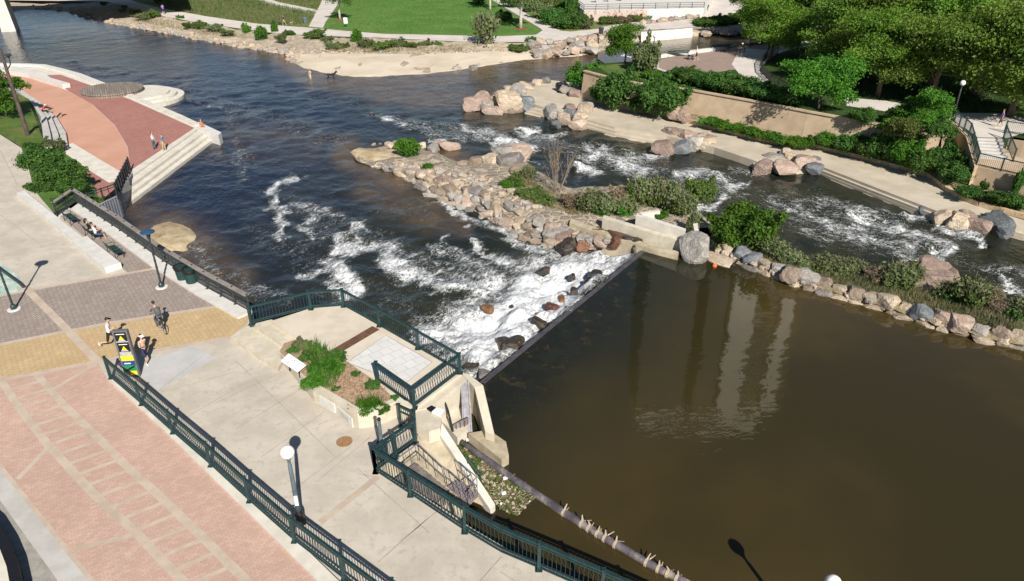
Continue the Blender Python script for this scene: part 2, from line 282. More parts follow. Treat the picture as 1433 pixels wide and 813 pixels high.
class MB:
    """collects simple shapes and links them as one mesh object"""
    def __init__(s): s.v = []; s.f = []; s.m = []; s.cur = 0
    def add(s, vs, fs):
        k = len(s.v); s.v.extend([tuple(x) for x in vs])
        for f in fs: s.f.append(tuple(i + k for i in f)); s.m.append(s.cur)
        return s
    def obox(s, c, ax, ay, az):
        c = Vector(c); ax = Vector(ax); ay = Vector(ay); az = Vector(az)
        vs = [c + sx * ax + sy * ay + sz * az for sz in (-1, 1) for sx, sy in ((-1, -1), (1, -1), (1, 1), (-1, 1))]
        return s.add(vs, [(3, 2, 1, 0), (4, 5, 6, 7), (0, 1, 5, 4), (1, 2, 6, 5), (2, 3, 7, 6), (3, 0, 4, 7)])
    def box(s, c, size, rz=0.0):
        ca, sa = math.cos(rz), math.sin(rz); x, y, z = (q / 2 for q in size)
        return s.obox(c, (ca * x, sa * x, 0), (-sa * y, ca * y, 0), (0, 0, z))
    def beam(s, p0, p1, w, h):
        p0 = Vector(p0); p1 = Vector(p1); d = p1 - p0
        if d.length < 1e-6: return s
        side = Vector((d.y, -d.x, 0))
        side = side.normalized() if side.length > 1e-6 else Vector((1, 0, 0))
        up = side.cross(d).normalized()
        return s.obox((p0 + p1) / 2, d / 2, side * w / 2, up * h / 2)
    def tube(s, pts, rad, n=8, cap=True):
        pts = [Vector(p) for p in pts]
        if not isinstance(rad, (list, tuple)): rad = [rad] * len(pts)
        k = len(s.v); vs = []; prev = None
        for i, p in enumerate(pts):
            d = (pts[min(i + 1, len(pts) - 1)] - pts[max(i - 1, 0)]).normalized()
            a = prev if prev is not None else (Vector((1, 0, 0)) if abs(d.x) < 0.9 else Vector((0, 1, 0)))
            a = (a - d * a.dot(d)).normalized(); b = d.cross(a); prev = a
            vs += [p + (a * math.cos(t) + b * math.sin(t)) * rad[i] for t in (2 * math.pi * j / n for j in range(n))]
        fs = [(i * n + j, i * n + (j + 1) % n, (i + 1) * n + (j + 1) % n, (i + 1) * n + j) for i in range(len(pts) - 1) for j in range(n)]
        if cap: fs += [tuple(range(n - 1, -1, -1)), tuple((len(pts) - 1) * n + j for j in range(n))]
        return s.add(vs, fs)
    def lathe(s, c, prof, n=16):
        c = Vector(c); vs = []
        for r, z in prof: vs += [c + Vector((r * math.cos(2 * math.pi * j / n), r * math.sin(2 * math.pi * j / n), z)) for j in range(n)]
        fs = [(i * n + j, i * n + (j + 1) % n, (i + 1) * n + (j + 1) % n, (i + 1) * n + j) for i in range(len(prof) - 1) for j in range(n)]
        fs += [tuple(range(n - 1, -1, -1)), tuple((len(prof) - 1) * n + j for j in range(n))]
        return s.add(vs, fs)
    def ball(s, c, r, n=12):
        r = r if isinstance(r, (tuple, list)) else (r, r, r); c = Vector(c); vs = []; m_ = n // 2
        for i in range(1, m_):
            a = math.pi * i / m_
            vs += [c + Vector((r[0] * math.sin(a) * math.cos(2 * math.pi * j / n), r[1] * math.sin(a) * math.sin(2 * math.pi * j / n), r[2] * math.cos(a))) for j in range(n)]
        k = len(vs); vs += [c + Vector((0, 0, r[2])), c - Vector((0, 0, r[2]))]
        fs = [((i + 1) * n + j, (i + 1) * n + (j + 1) % n, i * n + (j + 1) % n, i * n + j) for i in range(m_ - 2) for j in range(n)]
        fs += [(k, j, (j + 1) % n) for j in range(n)] + [(k + 1, (m_ - 2) * n + (j + 1) % n, (m_ - 2) * n + j) for j in range(n)]
        return s.add(vs, fs)
    def prism(s, poly, z0, z1=None):
        """poly: points; top at each point's own z when z1 is None"""
        top = [Vector((p[0], p[1], p[2] if z1 is None else z1)) for p in poly]
        bot = [Vector((p[0], p[1], z0)) for p in poly]
        n = len(poly)
        area = sum(top[i].x * top[(i + 1) % n].y - top[(i + 1) % n].x * top[i].y for i in range(n))
        if area < 0: top.reverse(); bot.reverse()
        from mathutils.geometry import tessellate_polygon
        tris = tessellate_polygon([[Vector((p.x, p.y, 0)) for p in top]])
        fs = []
        for t in tris:
            a, b, c = (top[i] for i in t)
            cr = (b.x - a.x) * (c.y - a.y) - (b.y - a.y) * (c.x - a.x)
            fs.append(tuple(t) if cr > 0 else tuple(reversed(t)))
        s.add(top, fs)
        s.add(top + bot, [(i, n + i, n + (i + 1) % n, (i + 1) % n) for i in range(n)])
        return s
    def sheet(s, poly, z=None):
        top = [Vector((p[0], p[1], p[2] if z is None else z)) for p in poly]
        from mathutils.geometry import tessellate_polygon
        fs = []
        for t in tessellate_polygon([[Vector((p.x, p.y, 0)) for p in top]]):
            a, b, c = (top[i] for i in t)
            cr = (b.x - a.x) * (c.y - a.y) - (b.y - a.y) * (c.x - a.x)
            fs.append(tuple(t) if cr > 0 else tuple(reversed(t)))
        return s.add(top, fs)
    def loft(s, lines, sub=1, jit=0.0, seed=0):
        """rows of points, equal counts; sub splits each span, jit roughens it"""
        L = [[Vector(p) for p in l] for l in lines]
        if sub > 1:
            L2 = []
            for l in L:
                q = []
                for a, b in zip(l, l[1:]): q += [a.lerp(b, t / sub) for t in range(sub)]
                L2.append(q + [l[-1]])
            L3 = []
            for a, b in zip(L2, L2[1:]): L3 += [[p.lerp(r_, t / sub) for p, r_ in zip(a, b)] for t in range(sub)]
            L = L3 + [L2[-1]]
            if jit:
                for l in L:
                    for p in l: p.z += jit * mnoise.fractal(Vector((p.x * .55 + seed, p.y * .55, 1.3)), 0.8, 2.0, 4)
        n = len(L[0]); vs = [p for l in L for p in l]; fs = []
        for i in range(len(L) - 1):
            for j in range(n - 1):
                f = (i * n + j, i * n + j + 1, (i + 1) * n + j + 1, (i + 1) * n + j)
                a, b, c = vs[f[0]], vs[f[1]], vs[f[2]]
                fs.append(f if (b - a).cross(c - a).z >= 0 else tuple(reversed(f)))
        return s.add(vs, fs)
    def strip(s, pts, wd, dz=0.0, close=False):
        pts = [Vector(p) for p in pts]; L = []; Rr = []
        for i, p in enumerate(pts):
            d = pts[min(i + 1, len(pts) - 1)] - pts[max(i - 1, 0)]; d.z = 0; d.normalize(); q = Vector((-d.y, d.x, 0)) * wd / 2
            L.append(p + q + Vector((0, 0, dz))); Rr.append(p - q + Vector((0, 0, dz)))
        n = len(pts)
        return s.add(Rr + L, [(i, i + 1, n + i + 1, n + i) for i in range(n - 1)])
    def build(s, name, mats, parent=None, origin=None, smooth=False):
        o0 = Vector(origin) if origin is not None else Vector((0, 0, 0))
        me = bpy.data.meshes.new(name)
        me.from_pydata([(v[0] - o0.x, v[1] - o0.y, v[2] - o0.z) for v in s.v], [], s.f)
        mats = mats if isinstance(mats, (list, tuple)) else [mats]
        for m in mats: me.materials.append(m)
        if len(mats) > 1: me.polygons.foreach_set('material_index', s.m)
        if smooth: me.polygons.foreach_set('use_smooth', [True] * len(s.f))
        me.update()
        o = bpy.data.objects.new(name, me); C.objects.link(o)
        if parent is not None: o.parent = parent
        elif origin is not None: o.location = o0
        return o

def struct(name, mb, m, label=None):
    o = mb.build(name, m); o['kind'] = 'structure'
    return o

def resample(pts, step):
    pts = [Vector(p) for p in pts]; out_ = [pts[0].copy()]; acc = 0.0
    for a, b in zip(pts, pts[1:]):
        L = (b - a).length; d = step - acc
        while d <= L + 1e-9:
            out_.append(a.lerp(b, d / L)); d += step
        acc = (acc + L) % step
    return out_

def arr_mesh(name, verts, quads, m, smooth=False):
    me = bpy.data.meshes.new(name)
    me.vertices.add(len(verts)); me.vertices.foreach_set('co', np.asarray(verts, np.float32).ravel())
    k = quads.shape[1]
    me.loops.add(quads.size); me.loops.foreach_set('vertex_index', quads.astype(np.int32).ravel())
    me.polygons.add(len(quads)); me.polygons.foreach_set('loop_start', np.arange(0, quads.size, k, dtype=np.int32))
    if smooth: me.polygons.foreach_set('use_smooth', np.ones(len(quads), bool))
    me.materials.append(m); me.update(calc_edges=True); me.validate()
    return me

def leaf_mesh(name, lobes, n, size, m, seed=0, shell=0.28, down=0.25, flat=0.0):
    """n folded leaf-sized faces spread through the given ellipsoids (cx,cy,cz,rx,ry,rz)"""
    g = np.random.default_rng(seed); lo = np.array(lobes, float)
    wgt = (lo[:, 3] * lo[:, 4] * lo[:, 5]) ** (2 / 3); wgt /= wgt.sum()
    k = g.choice(len(lo), n, p=wgt)
    d = g.normal(size=(n, 3)); d[:, 2] = np.where((d[:, 2] < 0) & (g.random(n) > down), -d[:, 2], d[:, 2]); d /= np.linalg.norm(d, axis=1)[:, None]
    r = 1.04 - np.abs(g.normal(size=n)) * shell; r = np.clip(r, 0.05, 1.15); r = np.where(g.random(n) < 0.10, 1.0 + 0.42 * g.random(n), r)
    c = lo[k, :3] + d * r[:, None] * lo[k, 3:6]
    nrm = d * 0.7 + g.normal(size=(n, 3)) * 0.75; nrm[:, 2] += flat; nrm /= np.linalg.norm(nrm, axis=1)[:, None]
    a = np.cross(nrm, g.normal(size=(n, 3))); a /= np.linalg.norm(a, axis=1)[:, None]; b = np.cross(nrm, a)
    s = size * (0.6 + 0.8 * g.random(n))[:, None]
    v = np.stack([c - a * s * 0.62, c + b * s * 0.34 + nrm * s * 0.10, c + a * s * 0.62, c - b * s * 0.34 + nrm * s * 0.10], 1).reshape(-1, 3)
    return arr_mesh(name, v, np.arange(4 * n).reshape(n, 4), m)

def blade_mesh(name, roots, h, wd, m, seed=0, lean=0.35):
    g = np.random.default_rng(seed); r = np.asarray(roots, float); n = len(r)
    ang = g.random(n) * 2 * np.pi; hh = h * (0.5 + g.random(n)); ln = hh * lean * g.random(n) * 2
    la = g.random(n) * 2 * np.pi
    s = np.stack([np.cos(ang), np.sin(ang), np.zeros(n)], 1) * (wd * (0.6 + 0.8 * g.random(n)))[:, None]
    t = r + np.stack([np.cos(la) * ln, np.sin(la) * ln, hh], 1)
    v = np.stack([r - s, r + s, t], 1).reshape(-1, 3)
    return arr_mesh(name, v, np.arange(3 * n).reshape(n, 3), m)

def link(name, me, parent=None, loc=None):
    o = bpy.data.objects.new(name, me); C.objects.link(o)
    if parent is not None: o.parent = parent
    if loc is not None: o.location = loc
    return o
# ================================================================== the ground, the banks, the paving
Z_UP, Z_LP, Z_WD, Z_WP, Z_RP, Z_UR, Z_FP, Z_CR = 0.0, -1.3, -2.4, -1.3, -1.65, 1.6, -1.2, -1.75
Z_PF = 0.7                                   # the raised river platform

gm = MB(); gm.sheet([(-1500, -300, -3.6), (1500, -300, -3.6), (1500, 2500, -3.6), (-1500, 2500, -3.6)])
struct('ground', gm, MT['earth'])

# --- upper plaza slab (z = 0)
rail_front = PP([(526, 661), (574.7, 693.5), (650.6, 744.5), (702, 775), (754, 797)], 0)
dirv = (rail_front[-1] - rail_front[-2]).normalized()
for k in range(1, 8): rail_front.append(rail_front[-1] + Vector((dirv.x, dirv.y - 0.02 * k, 0)).normalized() * 2.4)
up_poly = PP([(-260, 215), (0, 188), (30, 207), (40, 235), (47, 265), (75, 298), (80, 304), (108, 283), (228, 352), (352, 430), (352, 452), (420, 470), (577, 590), (583, 606), (583, 622), (530, 660)], 0) + [p + Vector((0.25, 0.2, 0)) for p in rail_front[1:]] + [Vector((22, 2, 0)), Vector((-60, 2, 0))]
m_ = MB(); m_.prism(up_poly, -3.4, 0.0); struct('plaza', m_, MT['concrete'])

def pave(name, pts, z, mt, kind='structure'):
    m_ = MB(); m_.sheet(PP(pts, z)); o = m_.build(name, mt); o['kind'] = kind; return o
pave('paver_walk', [(-260, 468), (0, 414), (50, 404), (151, 387), (178, 381), (84, 303), (105, 290), (345, 431), (335, 424), (230, 440), (156, 451.5), (90, 464), (0, 482), (-260, 540)], 0.004, MT['pave_grey'])
pave('tan_paver_walk', [(-260, 540), (0, 482), (90, 464), (156, 451.5), (230, 440), (335, 424), (348, 433), (347, 452), (321.6, 471.6), (231, 488), (186, 497), (136, 506), (0, 532), (-260, 596)], 0.0055, MT['pave_tan'])
kerb_l = [(150, 531), (228, 602), (360, 731), (430, 800), (500, 870)]
pave('pink_paver_plaza', [(-260, 596), (0, 532), (136, 506)] + kerb_l + [(300, 1000), (128, 810), (0, 650), (-150, 480 + 0)][:-1] + [(-160, 640)], 0.007, MT['pave_pink'])
pave('concrete_walkway', [(0, 650), (128, 810), (190, 890), (120, 890), (79, 810), (0, 700), (-120, 590), (-100, 560)], 0.006, MT['concrete_grey'])
pave('rough_verge', [(-120, 590), (0, 700), (79, 810), (120, 890), (60, 890), (31, 813), (15, 770), (0, 737), (-60, 680)], 0.006, MT['concrete_rough'])
pave('new_concrete_patch', [(189, 516), (210, 503), (270, 484), (302, 501), (222, 546), (205, 535)], 0.005, MT['concrete_patch'])

bd = MB(); bz = 0.009
for a in ([(-150, 445), (0, 414), (50, 404), (151, 387), (232, 373)], [(-150, 512), (0, 482), (90, 464), (156, 451.5), (230, 440), (335, 424)], [(-150, 565), (0, 532), (136, 506), (186, 497), (231, 488), (321, 472)]):
    bd.strip(PP(a, bz), 0.32)
bd.strip(PP([(33, 400), (85, 452), (136, 505)], bz + 0.0062), 0.42)
rl1 = PP([(-30, 495), (3, 535), (30, 575), (65, 620), (125, 685), (190, 745), (255, 813), (300, 862)], bz)
rl2 = PP([(50, 522), (85, 562), (130, 605), (175, 650), (230, 700), (290, 758), (345, 813), (385, 852)], bz)
for q_ in (rl1, rl2):
    for p_ in q_: p_.z += .0021
bd.strip(rl1, 0.34); bd.strip(rl2, 0.34)
r1 = resample(rl1[1:], 0.97); r2 = resample(rl2, 0.97)
for a in r2[1:]:
    b_ = min(r1, key=lambda q: (q - (a + Vector((-1.75, -1.05, 0)))).length)
    bd.strip([a.lerp(b_, 0.09) + Vector((0, 0, .0012)), a.lerp(b_, 0.91) + Vector((0, 0, .0012))], 0.20)
for a in ([(72, 621), (25, 670)], [(188, 748), (105, 768)], [(136, 508), (62, 552)], [(-40, 560), (-80, 600)]):
    bd.strip(PP(a, bz + 0.0046), 0.24)
bd.strip(PP([(-160, 622), (-20, 632), (0, 652), (128, 812), (190, 892)], bz), 0.16)
struct('paving_bands', bd, MT['band'])
jt = MB()
for a in ([(529, 787), (600, 724)], [(664, 822), (702, 779)], [(448, 670), (520, 610)], [(330, 600), (420, 545)], [(240, 545), (330, 520)], [(300, 565), (395, 520)], [(0, 300), (60, 345)], [(20, 262), (150, 372)], [(222, 546), (282, 499)], [(500, 662), (524, 668)], [(0, 210), (24, 258)], [(560, 758), (640, 692)], [(365, 640), (455, 575)], [(405, 690), (492, 624)], [(250, 590), (345, 535)], [(600, 745), (500, 655)], [(470, 640), (330, 505)], [(700, 800), (780, 850)]):
    jt.strip(PP(a, 0.013), 0.03)
struct('pavement_joints', jt, MT['joint'])
m_ = MB(); m_.strip(PP([(448, 731), (480, 706), (529, 667)], 0.006), 0.30); struct('pale_seam', m_, MT['band'])
m_ = MB(); m_.prism(PP(kerb_l, 0) [::1] + [p + Vector((0.42, 0.28, 0)) for p in PP(kerb_l, 0)][::-1], -0.1, 0.12); o = struct('kerb', m_, MT['concrete_pale'])
mh = MB(); mh.lathe(P(482, 618, 0.003), [(0.36, 0), (0.36, 0.016), (0.33, 0.02), (0.30, 0.014), (0.05, 0.014)], 22)
tag(mh.build('manhole_cover', MT['iron'], origin=P(482, 618, 0)), 'round rusty brown manhole cover in the concrete walk', 'manhole')

# --- lower red plaza by the river
lp_out = [(-120, 90), (0, 91), (40, 92), (60, 93), (85, 99), (110, 106), (145, 120), (180, 132), (215, 146), (250, 161), (278, 174), (275, 182), (185, 246), (150, 262), (140, 284), (115, 272), (90, 255), (40, 190), (-120, 110)]
m_ = MB(); m_.prism(PP(lp_out, Z_LP), -3.4, Z_LP); struct('river_plaza', m_, MT['concrete_pale'])
pave('pink_path', [(-120, 101), (0, 103), (45, 109), (70, 117), (95, 127), (130, 147), (160, 175), (178, 205), (182, 236), (182, 246), (160, 240), (140, 228), (96, 203), (92, 185), (80, 165), (55, 142), (28, 124), (0, 115), (-120, 112)], Z_LP + 0.004, MT['pink_path'])
pave('red_paver_plaza', [(66, 105), (85, 104.5), (140, 124), (182, 139), (272, 179), (180, 240), (182.4, 236), (178.4, 205), (160.4, 175), (130.4, 147), (95.5, 127), (80, 116)], Z_LP + 0.008, MT['pave_red'])
pave('red_paver_strip', [(118, 226), (163, 250), (163, 262), (140, 282), (118, 270)], Z_LP + 0.008, MT['pave_red'])
m_ = MB(); m_.strip(PP([(88, 203), (125, 226), (168, 252)], Z_LP + 0.012), 1.9); struct('pale_walk', m_, MT['concrete_pale'])
# long steps down to the water
for k in range(3):
    a0, a1, b0, b1 = Vector((275, 182)), Vector((185, 246)), Vector((306, 189)), Vector((184, 281))
    za = Z_LP - 0.30 * (k + 1) + 0.12
    pa = [a0.lerp(b0, k / 3), a1.lerp(b1, k / 3)], [a0.lerp(b0, (k + 1) / 3), a1.lerp(b1, (k + 1) / 3)]
    q = PP([tuple(pa[0][0]), tuple(pa[1][0]), tuple(pa[1][1]), tuple(pa[0][1])], za)
    m_ = MB(); m_.prism(q, -3.4, za); struct('river_step', m_, MT['concrete_pale'])
m_ = MB(); q = PP([(278, 172), (310, 187), (306, 191), (275, 181)], Z_LP - 0.1); m_.prism(q, -3.4, Z_LP + 0.05); struct('step_kerb', m_, MT['concrete_white'])
m_ = MB(); q = PP([(-120, 90), (0, 91), (40, 92), (60, 93), (85, 99), (110, 106), (145, 120), (180, 132)], Z_LP); m_.strip(q, 0.9, 0.25)
for a, b_ in zip(q, q[1:]): m_.beam(a + Vector((0, 0, .1)), b_ + Vector((0, 0, .1)), 0.9, 0.296)
struct('river_kerb', m_, MT['concrete_white'])
q = PP([(180, 133), (215, 148), (250, 163), (277, 176)], Z_LP); m_ = MB()
for a, b_ in zip(q, q[1:]): m_.beam(a + Vector((0, 0, .05)), b_ + Vector((0, 0, .05)), 0.7, 0.2)
struct('plaza_edge', m_, MT['concrete_pale'])
# round steps around the deck
cd = P(158, 128.5, Z_LP); cr_ = P(188, 128.5, Z_LP)
for k, (rr, zz) in enumerate(((7.0, -1.95), (6.0, -1.62), (5.0, -1.36))):
    m_ = MB(); m_.lathe((cr_.x, cr_.y, -3.4), [(rr * .86, 0), (rr * .86, 3.4 + zz)], 48); struct('round_step', m_, MT['concrete_pale'])
dk = MB(); rx = (P(198, 128.5, Z_LP) - P(118, 128.5, Z_LP)).length / 2
dk.lathe((cd.x, cd.y, Z_LP), [(rx * .97, -0.05), (rx * .97, 0.30), (rx, 0.30), (rx, 0.48)], 56)
tag(dk.build('deck', MT['wood'], origin=cd), 'round weathered timber deck on the red riverside plaza', 'deck')
# curved seat steps beside the grass
c0 = [(-60, 118), (0, 121), (22, 126), (42, 140), (57, 163), (60, 188), (62, 206)]; c3 = [(-60, 114), (0, 116), (28, 124), (55, 142), (80, 165), (92, 185), (95, 205)]
for k in range(3):
    za = Z_LP + 0.95 - 0.32 * k; ln = []
    for s_ in (k / 3, (k + 1) / 3): ln.append([(a[0] + (b_[0] - a[0]) * s_, a[1] + (b_[1] - a[1]) * s_) for a, b_ in zip(c0, c3)])
    m_ = MB(); m_.prism(PP(ln[0], za) + PP(ln[1], za)[::-1], -3, za); struct('seat_step', m_, MT['concrete_grey'])
# concrete bench wall on the plaza edge
bw = MB(); q = PP([(0, 100), (45, 108), (70, 116), (94, 123)], Z_LP)
for a, b_ in zip(q, q[1:]): bw.beam(a + Vector((0, 0, .28)), b_ + Vector((0, 0, .28)), 0.95, 0.55)
tag(bw.build('bench_wall', MT['concrete_white'], origin=q[0]), 'long low white concrete bench wall along the pink path', 'wall')
# sloping grass and planting bed between plaza levels
m_ = MB(); m_.loft([PP([(-200, 215), (0, 187), (15, 197), (30, 206)], 0), PP([(-200, 120), (0, 121), (40, 138), (62, 200)], Z_LP + 0.95)], 6, 0.10); struct('lawn', m_, MT['lawn2'])
m_ = MB(); m_.loft([PP([(30, 206), (40, 235), (47, 265), (75, 297), (108, 282)], 0.02), PP([(62, 200), (90, 214), (112, 228), (128, 250), (140, 286)], Z_LP + 0.1)], 4, 0.08); struct('planting_bed', m_, MT['lawn'])

# --- the far bank
L0 = [(-420, 70), (-150, 40), (60, 12), (100, 19), (150, 33), (220, 45), (280, 57), (330, 67), (375, 73), (400, 78), (407, 85), (425, 95), (450, 101), (480, 107), (530, 107), (600, 103), (640, 98), (680, 92), (720, 86), (760, 82), (815, 78), (838, 75)]
L1 = [(-420, 50), (-150, 25), (60, 5), (100, 10), (150, 22), (220, 36), (280, 48), (330, 58), (375, 64), (405, 71), (418, 76), (430, 76), (455, 75.5), (480, 76), (530, 77), (600, 77), (640, 75), (680, 73), (720, 72), (760, 69), (815, 66), (838, 62)]
L2 = [(-420, 10), (-150, -5), (60, -8), (100, -5), (165, 5), (225, 22), (275, 32), (330, 40), (375, 46), (405, 48), (412, 49), (430, 50), (455, 51), (480, 52), (530, 54), (600, 57), (640, 59), (680, 59), (720, 59), (760, 60), (815, 50), (838, 45)]
l0, l1, l2 = PP(L0, -2.46), PP(L1, -2.0), PP(L2, Z_FP)
m_ = MB(); m_.loft([[p + Vector((0, -1.5, -0.9)) for p in l0], l0], 1); m_.loft([l0, l1, l2], 4, 0.28); struct('river_bank', m_, MT['bank'])
m_ = MB(); k0, k1 = 9, 20
m_.loft([[p + Vector((0, -1.8, -0.35)) for p in l0[k0:k1 + 1]], [p + Vector((0, 0, .10)) for p in l0[k0:k1 + 1]], [p.lerp(q, .5) + Vector((0, 0, .14)) for p, q in zip(l0[k0:k1 + 1], l1[k0:k1 + 1])], [p + Vector((0, .4, .12)) for p in l1[k0:k1 + 1]]], 3, 0.05); struct('beach', m_, MT['sand'], )
lw = [(838, 45), (850, 44), (880, 44), (985, 39), (1060, 30), (1200, 14), (1500, -8), (1900, -30)]
far_poly = l2 + PP(lw[1:], Z_FP) + [Vector((700, 1500, Z_FP)), Vector((-900, 1500, Z_FP))]
m_ = MB(); m_.sheet(far_poly, Z_FP); struct('terrain', m_, MT['meadow'])
# creek bank, with the flood wall
c_0 = PP([(838, 75), (850, 68), (870, 64), (900, 60), (940, 56.5), (966, 54), (1000, 50), (1060, 46), (1150, 40), (1300, 26), (1600, 5)], Z_CR - 0.3)
c_1 = PP([(838, 62), (850, 54), (870, 51), (900, 49), (940, 46), (966, 44), (1000, 43), (1060, 38), (1150, 30), (1300, 16), (1600, -5)], -1.0)
c_2 = PP([(838, 45), (850, 44), (880, 43), (905, 41), (945, 38), (985, 36), (1010, 35), (1060, 30), (1150, 22), (1300, 8), (1600, -12)], Z_FP + 0.25)
m_ = MB(); m_.loft([[p + Vector((0, -1, -1.2)) for p in c_0], c_0, c_1, c_2], 4, 0.15, 5); struct('creek_bank', m_, MT['bank'])
fw = MB(); q = PP([(897, 60.5), (940, 57), (968, 54)], Z_CR - .3)
for a, b_ in zip(q, q[1:]): fw.obox((a + b_) / 2 + Vector((0, .25, .85)), (b_ - a) / 2 * 1.01, Vector((0, .3, 0)), Vector((0, .45, 1.0)))
tag(fw.build('flood_wall', MT['concrete_pale'], origin=q[0]), 'pale concrete wall along the far side of the creek', 'wall')

def far(name, pts, dz, mt): 
    return pave(name, pts, Z_FP + dz, mt)
far('lawn', [(452, 38), (458, 31), (474, 6), (480, -10), (520, -30), (650, -30), (690, -8), (702, 8), (722, 25), (745, 36), (755, 43), (750, 47.5), (700, 49), (640, 48.5), (600, 47.5), (540, 46.5), (500, 44), (470, 40)], 0.02, MT['lawn'])
far('lawn', [(705, 9), (716, 20), (730, 28), (748, 36), (756, 42), (753, 47), (735, 49), (700, 50), (660, 49.5), (680, 30)], 0.024, MT['lawn'])
far('meadow', [(230, 11), (290, 22), (360, 32), (410, 36), (432, 33), (438, 24), (443, 18), (390, 8), (360, 0), (330, -12), (215, -12), (215, 0)], 0.02, MT['meadow'])
far('meadow', [(385, 2), (445, 13), (450, 3), (455, -12), (350, -14)], 0.02, MT['meadow'])
pth = MB()
def band(up, lo, dz): pth.loft([PP(up, Z_FP + dz), PP(lo, Z_FP + dz)], 1)
band([(-200, -20), (160, -6), (200, 5), (232, 12.5), (290, 23), (360, 33), (410, 37), (450, 40), (480, 43), (540, 47.5), (600, 48.5), (640, 49.5), (700, 50.5), (750, 48.5), (760, 42), (790, 45), (838, 40)],
     [(-200, -2), (150, 2), (190, 13), (222, 21.5), (275, 31), (330, 39), (375, 45), (430, 49.5), (480, 51), (530, 52.5), (600, 56), (640, 58), (680, 58.5), (740, 59), (770, 59.5), (800, 54), (838, 45)], 0.030)
band([(452, 39), (456, 30), (474, 4), (482, -14)], [(432, 37), (438, 26), (450, 2), (455, -14)], 0.034)
band([(450, 18.5), (440, 13), (390, 3), (355, -10)], [(444, 24), (436, 19), (385, 8.5), (335, -8)], 0.038)
band([(690, -12), (728, 14), (760, 32), (785, 43), (810, 45)], [(668, -12), (704, 9), (735, 27), (757, 40), (765, 50)], 0.040)
band([(880, 37), (920, 29), (985, 23), (1020, 10), (1040, -4)], [(880, 44), (920, 41), (985, 37), (1060, 26), (1100, -4)], 0.29)
struct('footpath', pth, MT['path'])
pave('terrace_forecourt', [(838, 46), (840, 38), (900, 28), (985, 14), (1000, -6), (1060, -6), (1046, 22), (985, 38)], Z_FP + 0.02, MT['path'])

# --- right bank: promenade, retaining wall, upper park
RPN = [(727, 128), (738, 143), (785, 157), (860, 178), (933, 190), (1000, 206), (1060, 226), (1150, 233), (1230, 264), (1308, 294), (1360, 310), (1433, 322), (1600, 360), (2100, 478), (2100, 500)]
back = [(2100, 470), (1600, 352), (1433, 308), (1375, 291), (1335, 276), (1299, 248), (1209, 224), (1123, 204), (1080, 203), (956, 170), (880, 150), (830, 137), (815, 118), (772, 112), (745, 118)]
m_ = MB(); m_.prism(PP(RPN[:-1] + back, Z_RP), -3.4, Z_RP); struct('promenade', m_, MT['concrete_prom'])
edge_shade = MB()
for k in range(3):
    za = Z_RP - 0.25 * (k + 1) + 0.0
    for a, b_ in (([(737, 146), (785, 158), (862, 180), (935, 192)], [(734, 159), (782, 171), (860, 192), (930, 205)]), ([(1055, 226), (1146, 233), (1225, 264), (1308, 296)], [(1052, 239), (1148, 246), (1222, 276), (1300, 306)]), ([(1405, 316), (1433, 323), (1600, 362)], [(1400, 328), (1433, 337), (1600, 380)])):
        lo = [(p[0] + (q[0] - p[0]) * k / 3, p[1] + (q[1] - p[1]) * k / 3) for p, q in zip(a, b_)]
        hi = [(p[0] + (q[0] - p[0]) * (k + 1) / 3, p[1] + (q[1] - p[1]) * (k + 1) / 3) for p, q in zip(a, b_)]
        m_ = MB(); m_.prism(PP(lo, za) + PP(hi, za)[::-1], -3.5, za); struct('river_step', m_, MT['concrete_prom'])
        edge_shade.strip(PP(lo, za + .006), .30)  # dark strip painting the shade of an undercut along each step
struct('step_shade_lines', edge_shade, mat('step_shade_lines', (.085, .068, .048), (.19, .15, .105), 1.5, .95))
# planting bed behind the low stone kerb
kb = [(815, 128), (835, 138), (880, 151), (956, 170), (1080, 202), (1123, 203), (1209, 223), (1299, 247), (1335, 275), (1375, 290), (1433, 306), (2100, 466)]
wt = [(818, 100), (840, 106), (890, 117), (957, 125), (1080, 147), (1130, 157), (1219, 173), (1300, 194), (1340, 203), (1375, 218), (1433, 232), (2100, 352)]
kw = PP(kb, Z_RP); wl = PP(wt, Z_UR)
m_ = MB(); m_.loft([[p + Vector((0, .2, .28)) for p in kw], [Vector((p.x, p.y - 0.35, -0.9)) for p in wl]], 4, 0.12, 9); struct('planting_bed', m_, MT['berm'])
wt2 = wt[:7] + [(1318, 186), (1336, 172), (1368, 191.5), (1403, 192.5), (1433, 197), (1520, 210), (2100, 298)]; wl2 = PP(wt2, Z_UR)
upper = wl2 + PP([(2400, 290), (2400, 60), (1900, -20), (1500, 6), (1300, 27), (1150, 44), (1050, 60), (1010, 68), (945, 76), (918, 80), (905, 85), (870, 87), (840, 89), (816, 92.5)], Z_UR)
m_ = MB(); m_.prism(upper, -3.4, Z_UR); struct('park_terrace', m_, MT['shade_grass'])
rw = MB()
for a, b_ in zip(wl2[:-5], wl2[1:-5]):
    d = (b_ - a); nrm = Vector((d.y, -d.x, 0)).normalized()
    lo_a = Vector((a.x, a.y, -2.4)) + nrm * 0.55; lo_b = Vector((b_.x, b_.y, -2.4)) + nrm * 0.55
    ta = a + nrm * 0.10; tb = b_ + nrm * 0.10; ta.z = tb.z = Z_UR + 0.02
    ba = a - nrm * 0.3; bb = b_ - nrm * 0.3; ba.z = bb.z = Z_UR + 0.02
    rw.add([lo_a, lo_b, tb, ta, bb, ba], [(0, 1, 2, 3), (3, 2, 4, 5)])
    rw.beam(a + nrm * .02 + Vector((0, 0, .10)), b_ + nrm * .02 + Vector((0, 0, .10)), 0.45, 0.16)
tag(rw.build('retaining_wall', MT['concrete_tan'], origin=wl[0]), 'long tan battered retaining wall below the park hedge', 'wall')
kbm = MB(); kq = resample(kw[1:], 1.9)
